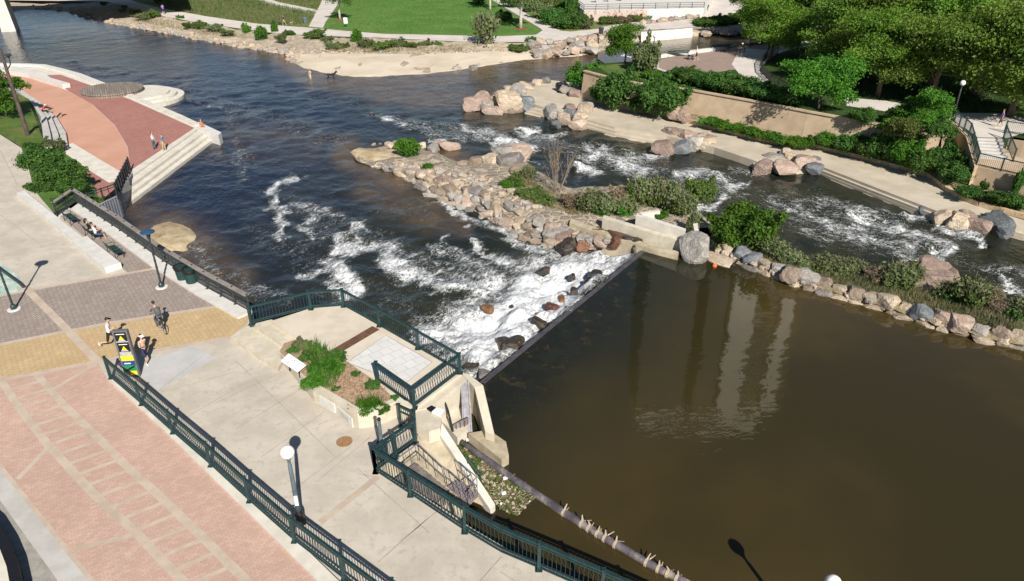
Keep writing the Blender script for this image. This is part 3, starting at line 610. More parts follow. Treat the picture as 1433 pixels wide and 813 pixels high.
for a, b_ in zip(kq, kq[1:]):
    e = (b_ - a) * 0.012; kbm.beam(a + e + Vector((0, 0, .2)), b_ - e + Vector((0, 0, .2)), 0.42 + rng.uniform(-.05, .05), 0.42 + rng.uniform(-.06, .06))
tag(kbm.build('stone_kerb', mat('sandstone_kerb', (0.42, 0.30, 0.17), (0.56, 0.44, 0.29), 0.8, 0.9, 0, .2, .4, 6, .04, c3=(.33, .22, .12)), origin=kw[1]), 'low tan sandstone kerb wall along the promenade', 'wall')
up = lambda name, pts, dz, mt: pave(name, pts, Z_UR + dz, mt)
up('overlook_paving', [(919, 84), (938, 80), (1010, 69.5), (1042, 64), (1075, 62), (1072, 84), (1062, 92), (1010, 100), (960, 103), (925, 106)], 0.006, MT['pave_brown'])
up('park_path', [(1030, 78), (1045, 68), (1075, 70), (1100, 60), (1200, 50), (1210, 56), (1110, 68), (1086, 76), (1072, 86), (1062, 98), (1075, 112), (1062, 116), (1035, 104), (1024, 90)], 0.010, MT['path'])
up('park_path', [(1180, 136), (1240, 141), (1300, 151), (1340, 158), (1395, 158), (1433, 165), (1600, 170), (1600, 200), (1433, 186), (1410, 193), (1368, 192), (1352, 180), (1335, 172), (1300, 166), (1235, 155), (1185, 148)], 0.010, MT['path'])
up('dry_grass', [(835, 92), (868, 89), (900, 87), (915, 90), (925, 112), (880, 110), (850, 102)], 0.008, MT['lawn2'])
seat = MB(); q = PP([(937, 107), (918, 100), (918, 82), (940, 78.5), (1014, 69)], Z_UR)
for a, b_ in zip(q, q[1:]): seat.beam(a + Vector((0, 0, .22)), b_ + Vector((0, 0, .22)), 0.55, 0.46)
tag(seat.build('seat_wall', MT['concrete_white'], origin=q[0]), 'low white seat wall around the brown overlook plaza', 'wall')

# --- the island, its grouted slope and the stone levee
isl = [
    [(490, 213), (508, 228), (545, 238), (565, 251), (583, 263), (600, 278), (620, 287), (650, 299), (690, 319), (730, 339), (760, 349), (785, 356), (812, 352), (835, 348), (870, 350), (905, 352)],
    [(497, 212), (520, 219), (552, 226), (580, 233), (603, 240), (632, 248), (655, 258), (685, 271), (715, 286), (745, 300), (775, 314), (800, 325), (818, 332), (838, 336), (870, 342), (905, 346)],
    [(499, 211), (522, 214), (555, 217), (585, 222), (608, 228), (638, 236), (660, 243), (690, 248), (725, 256), (758, 272), (790, 284), (815, 290), (840, 296), (870, 298), (900, 300), (935, 318)],
    [(500, 209), (524, 208.5), (557, 207), (588, 211), (612, 217), (640, 232), (664, 232), (694, 226), (730, 232), (765, 258), (797, 270), (835, 268), (865, 266), (900, 270), (945, 280), (990, 318)],
    [(500, 207), (526, 204), (560, 201), (592, 205), (616, 213), (644, 228), (668, 226), (698, 218), (738, 224), (775, 250), (805, 262), (845, 258), (880, 256), (915, 262), (968, 276), (1010, 320)]]
isz = [-2.75, -1.25, -1.15, -1.55, -2.8]; isl_w = [PP(l, z) for l, z in zip(isl, isz)]
for l, z in zip(isl_w, (-2.6, -2.2, -2.15, -2.3, -2.6)): l[0].z = z
for ci, zz in ((1, -2.35), (2, -2.1), (3, -1.8), (4, -1.5)):
    isl_w[1][ci].z = zz; isl_w[2][ci].z = zz + .12; isl_w[3][ci].z = min(isl_w[3][ci].z, zz)
m_ = MB(); m_.loft(isl_w, 5, 0.16, 3); struct('island', m_, MT['grout'])
m_ = MB(); m_.loft([PP([(488, 214), (500, 224), (530, 232), (552, 236)], -2.5), PP([(492, 212), (508, 218), (535, 223), (560, 226)], -2.2), PP([(497, 209), (515, 211), (540, 213), (565, 216)], -2.05), PP([(502, 206.5), (520, 207), (545, 208), (570, 210)], -2.45)], 3, 0.05); struct('sand_spit', m_, MT['sandwet'])
LV = [(1003, 360), (1020, 364), (1060, 380), (1110, 400), (1170, 417), (1230, 434), (1300, 457), (1370, 477), (1433, 491), (1560, 527)]
LVX = LV + [(1800, 602), (2100, 697)]
lv = [PP([(x, y + 3) for x, y in LVX], -1.7), PP([(x, y - 7) for x, y in LVX], -1.0), PP([(x + 2, y - 18) for x, y in LVX], -0.75), PP([(x + 8, y - 30) for x, y in LVX], -1.2), PP([(x + 12, y - 42) for x, y in LVX], -2.9)]
m_ = MB(); m_.loft(lv, 4, 0.16, 11); struct('levee', m_, MT['berm'])

# --- small sandbar under the terrace
sb = [(198, 328), (206, 320), (214, 314), (238, 309), (258, 314), (271, 323), (279, 331), (270, 341), (262, 352), (240, 352), (215, 345), (200, 336)]
q = PP(sb, -2.45); cc = P(240, 332, -2.14); m_ = MB()
mid = [p.lerp(cc, .35) + Vector((0, 0, .12)) for p in q]; m_.loft([q + q[:1], mid + mid[:1]], 2, 0.03); m_.add(mid + [cc], [(i, (i + 1) % len(mid), len(mid)) for i in range(len(mid))]); struct('sandbar', m_, MT['sandwet'])

# ================================================================== water
def seg_dist(px, py, pts):
    """distance of every pixel to a stroke (x, y, half width): in units of half width"""
    best = np.full(px.shape, 9.0)
    for (x0, y0, w0), (x1, y1, w1) in zip(pts, pts[1:]):
        dx, dy = x1 - x0, y1 - y0; L = dx * dx + dy * dy + 1e-9
        t = np.clip(((px - x0) * dx + (py - y0) * dy) / L, 0, 1)
        d = np.hypot(px - x0 - t * dx, py - y0 - t * dy) / (w0 + (w1 - w0) * t)
        best = np.minimum(best, d)
    return best

def in_poly(px, py, poly):
    c = np.zeros(px.shape, bool); n = len(poly)
    for i in range(n):
        x0, y0 = poly[i]; x1, y1 = poly[(i + 1) % n]
        k = (y0 > py) != (y1 > py)
        c ^= k & (px < (x1 - x0) * (py - y0) / (y1 - y0 + 1e-12) + x0)
    return c

FOAM = [  # strength, stroke of (x, y, half width)
 (.80, [(412, 249, 5), (396, 257, 6), (381, 270, 5), (383, 288, 6), (394, 299, 7), (398, 318, 5), (397, 335, 6)]),
 (.55, [(385, 322, 5), (392, 332, 9)]), (.55, [(402, 284, 4), (425, 290, 7), (452, 296, 5), (490, 303, 4)]), (.62, [(428, 304, 7), (427, 320, 7), (432, 331, 6), (450, 336, 5)]),
 (.85, [(507, 312, 5), (488, 319, 8), (476, 330, 5), (477, 342, 9), (500, 351, 7)]), (.85, [(478, 341, 8), (505, 349, 8), (530, 348, 9), (545, 362, 11), (575, 380, 10), (600, 394, 9), (640, 404, 9), (690, 398, 12)]),
 (.95, [(463, 363, 5), (468, 378, 16), (478, 393, 16), (485, 404, 12)]), (.70, [(420, 378, 3), (445, 384, 8), (470, 390, 10)]), (.50, [(525, 336, 7), (560, 350, 10), (610, 372, 12), (660, 392, 14)]),
 (.85, [(660, 342, 4), (683, 352, 6), (712, 367, 7)]), (.80, [(612, 284, 2.5), (640, 294, 3), (668, 309, 4), (700, 324, 5), (735, 344, 6), (772, 357, 7)]), (.70, [(633, 327, 3), (627, 337, 5), (632, 346, 5), (642, 351, 3)]),
 (.40, [(545, 345, 16), (600, 375, 22), (650, 395, 25)]), (.34, [(420, 285, 20), (470, 320, 30), (520, 330, 25)]), (.30, [(360, 330, 22), (420, 360, 30), (500, 400, 25), (570, 430, 28)]), (.28, [(530, 290, 15), (600, 300, 18)]),
 (.60, [(600, 345, 5), (640, 360, 8), (690, 385, 16)]), (.55, [(650, 316, 3), (690, 325, 4)]), (.42, [(250, 335, 10), (310, 380, 14), (350, 405, 12), (400, 415, 10)]),
 # kayak chute on the right
 (.42, [(505, 158, 3), (545, 166, 6), (590, 174, 7), (640, 180, 8), (690, 186, 9), (735, 196, 9)]), (.50, [(560, 175, 4), (610, 186, 7), (650, 194, 8)]), (.75, [(645, 176, 5), (668, 188, 8), (690, 184, 6)]),
 (.95, [(606, 195, 3), (618, 199, 4)]), (.9, [(535, 166, 2.5), (552, 168, 3)]), (.9, [(562, 173, 2), (570, 172, 2.5)]), (.9, [(690, 196, 4), (705, 200, 6), (722, 204, 6)]), (.95, [(730, 182, 3), (745, 186, 4.5), (756, 184, 2)]), (.75, [(735, 205, 5), (742, 218, 5), (748, 230, 3)]), (.6, [(690, 190, 5), (740, 196, 5), (790, 190, 4)]),
 (.85, [(813, 199, 3), (830, 205, 5), (852, 210, 4)]), (.98, [(806, 239, 3), (825, 238, 5), (848, 241, 3.5)]), (.70, [(812, 221, 6), (850, 222, 7), (890, 220, 8), (935, 216, 5)]), (.80, [(858, 228, 5), (885, 234, 7), (905, 240, 6), (895, 250, 5), (900, 258, 3)]), (.62, [(895, 218, 6), (920, 214, 5), (938, 216, 3)]), (.5, [(870, 220, 10), (905, 235, 12)]),
 (.72, [(950, 243, 4), (980, 241, 6), (1005, 248, 7), (1022, 254, 4)]), (.85, [(1018, 260, 4), (1038, 262, 5), (1045, 256, 3)]), (.85, [(968, 294, 5), (992, 290, 5), (1006, 280, 5), (1020, 276, 3)]), (.50, [(985, 250, 8), (1005, 268, 8), (1000, 282, 7)]), (.5, [(1025, 238, 4), (1065, 245, 5)]),
 (.70, [(1083, 278, 4), (1105, 292, 5), (1140, 308, 6), (1175, 322, 7), (1208, 334, 6)]), (.62, [(1118, 286, 5), (1150, 283, 7), (1185, 290, 7), (1215, 300, 7)]), (.72, [(1200, 300, 9), (1235, 312, 11), (1275, 328, 12), (1312, 342, 9), (1330, 354, 6)]), (.90, [(1326, 352, 5), (1325, 362, 6), (1300, 369, 6), (1262, 366, 5)]), (.58, [(1185, 316, 9), (1225, 335, 10), (1262, 352, 10), (1285, 364, 8)]), (.55, [(1240, 318, 10), (1280, 345, 14)]),
 (.9, [(1268, 306, 3), (1288, 302, 3.5), (1308, 313, 3)]), (.9, [(1312, 322, 3), (1345, 330, 4), (1378, 335, 2.5)]), (.45, [(1120, 322, 7), (1160, 328, 8), (1225, 350, 9)]), (.30, [(1090, 270, 20), (1180, 300, 25), (1250, 330, 25)]), (.8, [(1382, 376, 4), (1390, 388, 4), (1408, 402, 4), (1440, 424, 5)]), (.55, [(1400, 380, 5), (1425, 376, 6), (1460, 395, 9)]), (.6, [(1408, 390, 4), (1418, 400, 4)]), (.8, [(1405, 430, 3), (1433, 433, 3)]),
 (.44, [(1080, 282, 16), (1130, 300, 24), (1200, 322, 26), (1290, 348, 22)]), (.42, [(650, 182, 10), (720, 196, 12), (800, 206, 14), (880, 226, 16), (925, 238, 12)]), (.42, [(945, 250, 10), (1000, 262, 16), (1050, 268, 10)]), (.36, [(1330, 356, 12), (1400, 390, 16), (1440, 410, 14)]),
 # faint streaks upstream of the beach
 (.40, [(262, 140, 2), (295, 148, 4), (330, 160, 3)]), (.62, [(278, 144, 1.3), (322, 158, 1.3)]), (.36, [(100, 90, 2), (140, 100, 4), (180, 100, 4), (215, 112, 4), (228, 124, 4)]), (.36, [(318, 165, 6), (330, 190, 10), (345, 225, 10)]), (.30, [(360, 120, 6), (430, 132, 8), (520, 150, 8)]), (.33, [(240, 115, 6), (330, 150, 12), (420, 180, 18), (470, 200, 16)]), (.55, [(104, 90, 1.4), (110, 86, 1.4)]), (.42, [(340, 250, 6), (330, 215, 8)]),
]
WF = [(908, 348), (880, 341), (850, 338), (826, 350), (790, 363), (748, 372), (722, 395), (705, 412), (668, 430), (640, 440), (602, 462), (596, 474), (620, 484), (646, 500), (650, 520), (682, 538)]
SHAL = [(.95, [(395, 80, 16), (425, 98, 17), (470, 112, 17), (540, 114, 16), (620, 108, 14), (700, 96, 14), (780, 88, 12), (850, 82, 10)]), (.75, [(520, 128, 14), (600, 138, 18), (660, 135, 14)]), (.60, [(600, 140, 12), (720, 115, 18), (830, 100, 18)]), (.85, [(486, 214, 22), (520, 236, 15), (560, 260, 15)]), (.55, [(520, 260, 30), (600, 300, 26), (650, 320, 14)]), (.75, [(625, 220, 16), (650, 226, 12)]),
        (.85, [(200, 328, 14), (240, 330, 34), (285, 338, 14)]), (.5, [(190, 290, 24), (260, 340, 45), (330, 390, 30)]), (.5, [(70, 30, 24), (140, 42, 18)]), (.42, [(90, 52, 22), (190, 60, 16)]), (.55, [(300, 66, 10), (380, 78, 10)]), (.4, [(330, 190, 30), (430, 205, 30)])]

ratio = np.exp(np.arange(0, np.log(330 / 22.0), 0.0058)) * 22.0
us = np.arange(-1.12, 1.05, 0.0056)
YY, UU = np.meshgrid(ratio, us, indexing='ij'); XX = YY * UU
px, py = proj_np(XX, YY, Z_WD)
def wob(seed, lo, hi, n=9):
    g_ = np.random.default_rng(seed); r_ = np.zeros(XX.shape)
    for i in range(n):
        lam = lo * (hi / lo) ** (i / (n - 1)); th = g_.random() * 6.283; r_ += np.sin((XX * math.cos(th) + YY * math.sin(th)) * 6.283 / lam + g_.random() * 6.283) * (lam / hi) ** .5
    return r_ / 2.2
wx_, wy_ = proj_np(XX + 0.55 * wob(11, .9, 7), YY + 0.65 * wob(12, .9, 7), Z_WD)
foam = np.zeros(px.shape)
for s_, st in FOAM:
    d = seg_dist(wx_, wy_, st); foam = np.maximum(foam, s_ * .86 * np.clip(1.18 - 0.46 * d, 0, 1) ** 1.2)
wpoly = WF
inside = in_poly(px, py, wpoly)
dd = np.full(px.shape, 999.0)
for a, b_ in zip(wpoly, wpoly[1:] + wpoly[:1]):
    dd = np.minimum(dd, seg_dist(px, py, [(a[0], a[1], 1.0), (b_[0], b_[1], 1.0)]))
dd9 = np.full(px.shape, 999.0)
for a, b_ in zip(wpoly, wpoly[1:] + wpoly[:1]):
    dx, dy = b_[0] - a[0], b_[1] - a[1]; t = np.clip(((px - a[0]) * dx + (py - a[1]) * dy) / (dx * dx + dy * dy), 0, 1)
    dd9 = np.minimum(dd9, np.hypot(px - a[0] - t * dx, py - a[1] - t * dy))
sdw = np.where(inside, dd9, -dd9)
foam = np.maximum(foam, np.clip(0.645 + sdw / 62.0 + 0.14 * wob(13, 1, 8), 0, 0.95) * np.clip((sdw + 62) / 25, 0, 1))
shal = np.zeros(px.shape)
for s_, st in SHAL: shal = np.maximum(shal, s_ * np.clip(1.35 - 0.8 * seg_dist(px, py, st), 0, 1))
g = np.random.default_rng(3); rough_amp = np.clip(foam * 1.2, 0, 1); hz = np.zeros(px.shape)
for i in range(34):
    lam = 0.7 * 1.16 ** (i % 17); th = g.random() * 6.283; k_ = 6.283 / lam
    hz += np.sin(XX * math.cos(th) * k_ + YY * math.sin(th) * k_ + g.random() * 6.283) * lam ** 0.6
hz /= 5.0
ridge = 1 - np.abs(np.clip(hz, -1, 1))
WZ = Z_WD + hz * (0.012 + 0.11 * rough_amp + 0.07 * rough_amp * (XX > 0) * (XX * .8 + YY > 64)) + 0.12 * rough_amp * ridge
# white water tumbling down the face of the weir
wa, wb = P(905, 350, Z_WP), P(681, 534, Z_WP); wd_ = (wb - wa); wl_ = wd_.length; wd_ = wd_ / wl_; wn = Vector((wd_.y, -wd_.x, 0))
if wn.x > 0: wn = -wn
al = (XX - wa.x) * wd_.x + (YY - wa.y) * wd_.y; ac = (XX - wa.x) * wn.x + (YY - wa.y) * wn.y
slope = np.clip(1 - (ac + .1) / 4.2, 0, 1) * (ac > -1.2) * np.clip((al + 1.2) / 1.2, 0, 1) * np.clip((wl_ + .6 - al) / .6, 0, 1)
WZ = np.where(slope > 0, WZ + 0.93 * slope ** 1.25 + 0.10 * slope * hz, WZ)
WZ = np.minimum(WZ, np.where((ac < 0.05) & (slope > 0), Z_WP - 0.12, 9))
nr, nc = px.shape
idx = np.arange(nr * nc).reshape(nr, nc)
q = np.stack([idx[:-1, :-1], idx[:-1, 1:], idx[1:, 1:], idx[1:, :-1]], -1).reshape(-1, 4)

def water_mat():
    m, n, out = new_mat('river_water')
    at = n.nodes.new('ShaderNodeAttribute'); at.attribute_name = 'foam'; fo = at.outputs['Fac']
    a2 = n.nodes.new('ShaderNodeAttribute'); a2.attribute_name = 'shallow'; sh = a2.outputs['Fac']
    v = coord(n, 'pos'); va_ = coord(n, 'pos', R(-36), (1.0, 0.34, 1.0)); vb_ = coord(n, 'pos', R(62), (1.0, 0.34, 1.0))
    dpx = n.nodes.new('ShaderNodeVectorMath'); dpx.operation = 'DOT_PRODUCT'; n.links.new(v, dpx.inputs[0]); dpx.inputs[1].default_value = (.8, 1, 0)
    chan = ramp(n, dpx.outputs['Value'], 60.0, 69.0)
    def asel(*a_):
        return math_(n, 'ADD', math_(n, 'MULTIPLY', noise(n, vb_, *a_), chan), math_(n, 'MULTIPLY', noise(n, va_, *a_), math_(n, 'SUBTRACT', 1.0, chan)))
    vs = None
    n1 = asel(1.6, 9, 0.70, 1.1); n2 = asel(5.0, 6, 0.70, 1.0); n3 = noise(n, v, 11.0, 4, 0.7)
    nn = math_(n, 'ADD', math_(n, 'MULTIPLY', n1, 0.5), math_(n, 'MULTIPLY_ADD', n2, 0.34, math_(n, 'MULTIPLY', n3, 0.16)))
    vo = n.nodes.new('ShaderNodeTexVoronoi'); vo.feature = 'DISTANCE_TO_EDGE'
    wv = n.nodes.new('ShaderNodeVectorMath'); wv.operation = 'ADD'
    nv = n.nodes.new('ShaderNodeTexNoise'); n.links.new(v, nv.inputs['Vector']); nv.inputs['Scale'].default_value = 0.9; nv.inputs['Detail'].default_value = 4
    n.links.new(v, wv.inputs[0]); n.links.new(nv.outputs['Color'], wv.inputs[1]); n.links.new(wv.outputs[0], vo.inputs['Vector']); vo.inputs['Scale'].default_value = 1.7
    lace = math_(n, 'SUBTRACT', 1.0, ramp(n, vo.outputs['Distance'], 0.0, 0.16))
    lace = math_(n, 'MULTIPLY', lace, 0.10)
    rid = math_(n, 'SUBTRACT', 1.0, math_(n, 'MULTIPLY', math_(n, 'ABSOLUTE', math_(n, 'SUBTRACT', asel(2.6, 7, 0.62, 1.5), 0.5)), 5.0), None, True)
    nn2 = math_(n, 'ADD', math_(n, 'MULTIPLY', ramp(n, nn, 0.34, 0.68), 0.62), math_(n, 'MULTIPLY', rid, 0.38))
    s_ = math_(n, 'ADD', math_(n, 'ADD', nn2, math_(n, 'MULTIPLY', lace, 1.2)), math_(n, 'MULTIPLY_ADD', fo, 1.05, -1.02))
    ff = math_(n, 'MULTIPLY', ramp(n, s_, -0.10, 0.68), ramp(n, fo, 0.05, 0.40))
    ff = math_(n, 'MULTIPLY', ff, math_(n, 'MULTIPLY_ADD', ramp(n, n2, 0.30, 0.55), 0.34, 0.66))
    # speckles of drifting foam
    sp = math_(n, 'MULTIPLY', ramp(n, math_(n, 'MULTIPLY_ADD', fo, 0.22, n3), 0.69, 0.74), ramp(n, fo, 0.08, 0.3))
    ff = math_(n, 'MAXIMUM', ff, math_(n, 'MULTIPLY', sp, 0.75))
    deep_sky = mixc(n, ramp(n, noise(n, v, 0.11, 4, 0.6), 0.35, 0.65), (0.008, 0.013, 0.030), (0.015, 0.018, 0.030))  # deep water colour with the blue of reflected sky painted in
    sxx = n.nodes.new('ShaderNodeSeparateXYZ'); n.links.new(v, sxx.inputs[0])
    deep_sky = mixc(n, ramp(n, math_(n, 'ADD', sxx.outputs[0], math_(n, 'MULTIPLY', noise(n, v, .08, 3, .5), 10.0)), -24.0, 0.0), deep_sky, mixc(n, ramp(n, noise(n, v, .2, 4, .6), .4, .6), (.013, .016, .012), (.022, .023, .014)))
    bed = mixc(n, ramp(n, noise(n, v, 0.5, 5, 0.65), 0.4, 0.62), (0.135, 0.088, 0.048), (0.085, 0.058, 0.034))
    bed = mixc(n, math_(n, 'MULTIPLY', ramp(n, noise(n, v, 1.6, 5, 0.7), 0.55, 0.7), 0.5), bed, (0.03, 0.028, 0.014))
    shf = math_(n, 'MULTIPLY', ramp(n, math_(n, 'MULTIPLY_ADD', noise(n, v, 0.22, 5, 0.6), 0.5, math_(n, 'SUBTRACT', sh, 0.25)), 0.05, 0.95), 0.9)
    body = mixc(n, shf, deep_sky, bed)
    body = mixc(n, math_(n, 'MULTIPLY', fo, 0.45), body, (0.035, 0.043, 0.028))
    col = mixc(n, ff, body, mixc(n, ramp(n, n2, 0.35, 0.6), (0.58, 0.60, 0.62), (0.82, 0.83, 0.84)))
    b = n.nodes.new('ShaderNodeBsdfPrincipled'); n.links.new(col, b.inputs['Base Color'])
    n.links.new(math_(n, 'MULTIPLY_ADD', ff, 0.6, 0.09), b.inputs['Roughness']); b.inputs['IOR'].default_value = 1.333
    n.links.new(math_(n, 'MULTIPLY_ADD', ff, -0.2, 0.40), b.inputs['Specular IOR Level'])
    h1 = noise(n, coord(n, 'pos', R(25), (1.0, 0.55, 1)), 1.5, 5, 0.6, 0.4); h2 = noise(n, v, 0.35, 3, 0.5)
    hh = math_(n, 'ADD', math_(n, 'MULTIPLY_ADD', h2, 0.9, h1), math_(n, 'MULTIPLY', math_(n, 'MULTIPLY', n2, fo), 0.8))
    bp = n.nodes.new('ShaderNodeBump'); bp.inputs['Strength'].default_value = 0.7; bp.inputs['Distance'].default_value = 0.15
    n.links.new(hh, bp.inputs['Height']); n.links.new(bp.outputs[0], b.inputs['Normal'])
    n.links.new(b.outputs[0], out.inputs[0]); return m
wm = arr_mesh('river_water', np.stack([XX, YY, WZ], -1).reshape(-1, 3), q, water_mat(), True)
for nm, arr in (('foam', foam), ('shallow', shal)):
    at = wm.attributes.new(nm, 'FLOAT', 'POINT'); at.data.foreach_set('value', arr.ravel().astype(np.float32))
tag(link('river_water', wm), kind='structure')

# the still pool above the weir
def pool_mat():
    m, n, out = new_mat('pool_water')
    v = coord(n, 'pos')
    col = mixc(n, ramp(n, noise(n, v, 0.055, 4, 0.55, 0.3), 0.38, 0.62), (0.033, 0.0255, 0.0088), (0.056, 0.040, 0.0130))
    g9 = n.nodes.new('ShaderNodeNewGeometry').outputs['Position']; d9 = n.nodes.new('ShaderNodeVectorMath'); d9.operation = 'DOT_PRODUCT'
    s9 = n.nodes.new('ShaderNodeVectorMath'); s9.operation = 'SUBTRACT'; n.links.new(g9, s9.inputs[0]); s9.inputs[1].default_value = wa; n.links.new(s9.outputs[0], d9.inputs[0]); d9.inputs[1].default_value = -wn
    up9 = ramp(n, math_(n, 'ADD', d9.outputs['Value'], math_(n, 'MULTIPLY', noise(n, v, 0.09, 3, .5), 9.0)), 5.0, 15.0)
    col = mixc(n, up9, (0.017, 0.018, 0.0105), col)
    # weed and stones showing through along the crest
    g0 = n.nodes.new('ShaderNodeNewGeometry').outputs['Position']; dp = n.nodes.new('ShaderNodeVectorMath'); dp.operation = 'DOT_PRODUCT'
    sb_ = n.nodes.new('ShaderNodeVectorMath'); sb_.operation = 'SUBTRACT'; n.links.new(g0, sb_.inputs[0]); sb_.inputs[1].default_value = wa
    n.links.new(sb_.outputs[0], dp.inputs[0]); dp.inputs[1].default_value = -wn
    near = math_(n, 'SUBTRACT', 1.0, ramp(n, dp.outputs['Value'], 0.8, 4.6))
    dark = math_(n, 'MULTIPLY', near, ramp(n, noise(n, v, 0.75, 6, 0.72, 0.3), 0.40, 0.55))
    col = mixc(n, math_(n, 'MULTIPLY', dark, 0.85), col, (0.012, 0.013, 0.008))
    weed = math_(n, 'MULTIPLY', near, ramp(n, noise(n, v, 1.3, 5, 0.7), 0.56, 0.66))
    col = mixc(n, math_(n, 'MULTIPLY', weed, 0.8), col, (0.052, 0.036, 0.014))
    b = n.nodes.new('ShaderNodeBsdfPrincipled'); n.links.new(col, b.inputs['Base Color']); b.inputs['Roughness'].default_value = 0.03; b.inputs['IOR'].default_value = 1.333; b.inputs['Specular IOR Level'].default_value = 0.62
    rp = noise(n, coord(n, 'pos', R(10), (0.5, 1, 1)), 1.5, 3, 0.5, 0.3); sw = noise(n, v, 0.5, 2, 0.5)
    zone = ramp(n, noise(n, v, 0.13, 2, 0.5), 0.40, 0.62)
    dz = n.nodes.new('ShaderNodeVectorMath'); dz.operation = 'DISTANCE'; n.links.new(coord(n, 'pos', 0, (.45, 1, 1)), dz.inputs[0]); q9 = P(975, 594, Z_WP); dz.inputs[1].default_value = (q9.x * .45, q9.y, q9.z)
    gust = math_(n, 'SUBTRACT', 1.0, ramp(n, math_(n, 'ADD', dz.outputs['Value'], math_(n, 'MULTIPLY', noise(n, v, .7, 3, .6), 1.4)), 0.9, 2.4))
    hh = math_(n, 'MULTIPLY', math_(n, 'MULTIPLY_ADD', sw, 0.5, math_(n, 'MULTIPLY', rp, 0.5)), math_(n, 'MULTIPLY_ADD', zone, 0.8, 0.25))
    hh = math_(n, 'ADD', hh, math_(n, 'MULTIPLY', gust, math_(n, 'MULTIPLY', noise(n, coord(n, 'pos', R(5), (0.35, 1, 1)), 3.4, 2, .5, .8), 1.1)))
    bp = n.nodes.new('ShaderNodeBump'); bp.inputs['Strength'].default_value = 0.26; bp.inputs['Distance'].default_value = 0.06
    n.links.new(hh, bp.inputs['Height']); n.links.new(bp.outputs[0], b.inputs['Normal'])
    n.links.new(b.outputs[0], out.inputs[0]); return m
pool = [(681, 534), (905, 350), (950, 357), (1003, 361)] + [(x, y) for x, y in LVX[1:]] + [(2100, 1200)]
pq = PP(pool, Z_WP) + [Vector((26, 3, Z_WP)), Vector((4, 3, Z_WP)), P(560, 700, Z_WP), P(590, 600, Z_WP), P(650, 545, Z_WP)]
MT['pool'] = pool_mat(); m_ = MB(); m_.sheet(pq, Z_WP); struct('pool_water', m_, MT['pool'])
# the creek on the far right
m_ = MB(); m_.sheet(PP([(836, 82), (848, 90), (1000, 95), (1300, 60), (1700, 20), (1700, -10), (1300, 10), (1000, 40), (860, 52), (838, 66)], Z_CR), Z_CR); 
cm = mat('creek_water', (0.085, 0.062, 0.032), (0.045, 0.038, 0.02), 0.25, 0.1, 0, 0.5, 0.5, 1.2, 0.12); struct('creek_water', m_, cm)
crv = MB(); fl = [PP([(838, 79), (846, 86), (858, 92)], Z_WD + 0.03), PP([(843, 74), (858, 80), (872, 88)], Z_WD + .3), PP([(848, 70), (864, 74), (885, 80)], Z_CR + 0.02)]
crv.loft(fl, 8, 0.25, 8)
fm = mat('white_water', (0.72, 0.74, 0.76), (0.30, 0.31, 0.30), 0.9, 0.6, 0, 0.4, 0.8, 3, 0.2); struct('creek_rapid', crv, fm)
# weir crest and sill
wc = MB(); wc.obox((wa + wb) / 2 + Vector((0, 0, -1.0)) + wn * 0.12, wd_ * (wl_ / 2 + .2), wn * 0.16, Vector((0, 0, 1.03)))
tag(wc.build('weir', mat('weir_sill', (0.05, 0.045, 0.05), (0.09, 0.08, 0.085), 2, 0.35, 0, .5), origin=wa), 'long straight dark weir crest with water spilling over it', 'weir')
# ================================================================== railings
def railing(name, label, path, h, mt, post_step=2.4, post_w=0.10, pick=0.16, cap=None, kneel=0.12, pick_w=0.018, group=None, rails=(), post_h=None, base=0.0, panel=True, cap_w=0.09, cap_h=0.07, posts=None):
    path = [Vector(p) for p in path]; root = thing(name, path[0], label, 'railing', group); o0 = path[0]
    if posts is None:
        posts = []
        for a, b in zip(path, path[1:]):
            k = max(1, round((b - a).length / post_step))
            posts += [a.lerp(b, i / k) for i in range(k)]
        posts.append(path[-1])
    ph = post_h or h + 0.06
    for p in posts:
        m_ = MB(); m_.box(p + Vector((0, 0, base + ph / 2)), (post_w, post_w, ph)); m_.box(p + Vector((0, 0, base + ph + .015)), (post_w * 1.3, post_w * 1.3, .03)); m_.box(p + Vector((0, 0, base + .015)), (post_w * 2.1, post_w * 2.1, .03))
        m_.build('post', mt, root, o0)
    up = Vector((0, 0, 1))
    t_ = MB()
    for a, b in zip(path, path[1:]): t_.beam(a + up * (h + base), b + up * (h + base), cap_w, cap_h)
    t_.build('top_rail', cap or mt, root, o0)
    t_ = MB()
    for r_ in (kneel, *rails):
        for a, b in zip(path, path[1:]): t_.beam(a + up * (r_ + base), b + up * (r_ + base), 0.05, 0.05)
    t_.build('lower_rail', mt, root, o0)
    if panel:
        for a, b in zip(posts, posts[1:]):
            L = (b - a).length; k = max(1, int(L / pick)); m_ = MB()
            for i in range(1, k):
                p = a.lerp(b, i / k); m_.box(p + up * (base + (h + kneel) / 2), (pick_w, pick_w, h - kneel), math.atan2(b.y - a.y, b.x - a.x))
            if m_.v: m_.build('baluster_panel', mt, root, o0)
    return root
GS, DS = MT['green_steel'], MT['dark_steel']
# the fence between pink plaza and walk
fpx = [(155, 529.5), (198, 566.5), (242, 606), (295, 652), (349, 702), (412, 758), (482, 812)]
fp = PP(fpx, 0.12); d_ = (fp[-1] - fp[-2]); fp += [fp[-1] + d_, fp[-1] + d_ * 2]
railing('railing', 'long dark green picket railing on the kerb beside the pink paver plaza', [fp[0], *fp[1:]], 1.22, GS, posts=fp, pick=0.15, rails=(0.28, 1.05), cap_w=.1)
# platform railing
pf = PP([(352, 454), (435.5, 432.7), (480.8, 429), (531, 456.5), (585, 488), (643.5, 522), (580, 571), (528.5, 534)], Z_PF)
railing('railing', 'dark green picket railing around the raised tan river platform', pf, 1.07, GS, posts=pf, pick=0.165, rails=(0.22,), cap_w=.12, cap_h=.09, post_w=.14)
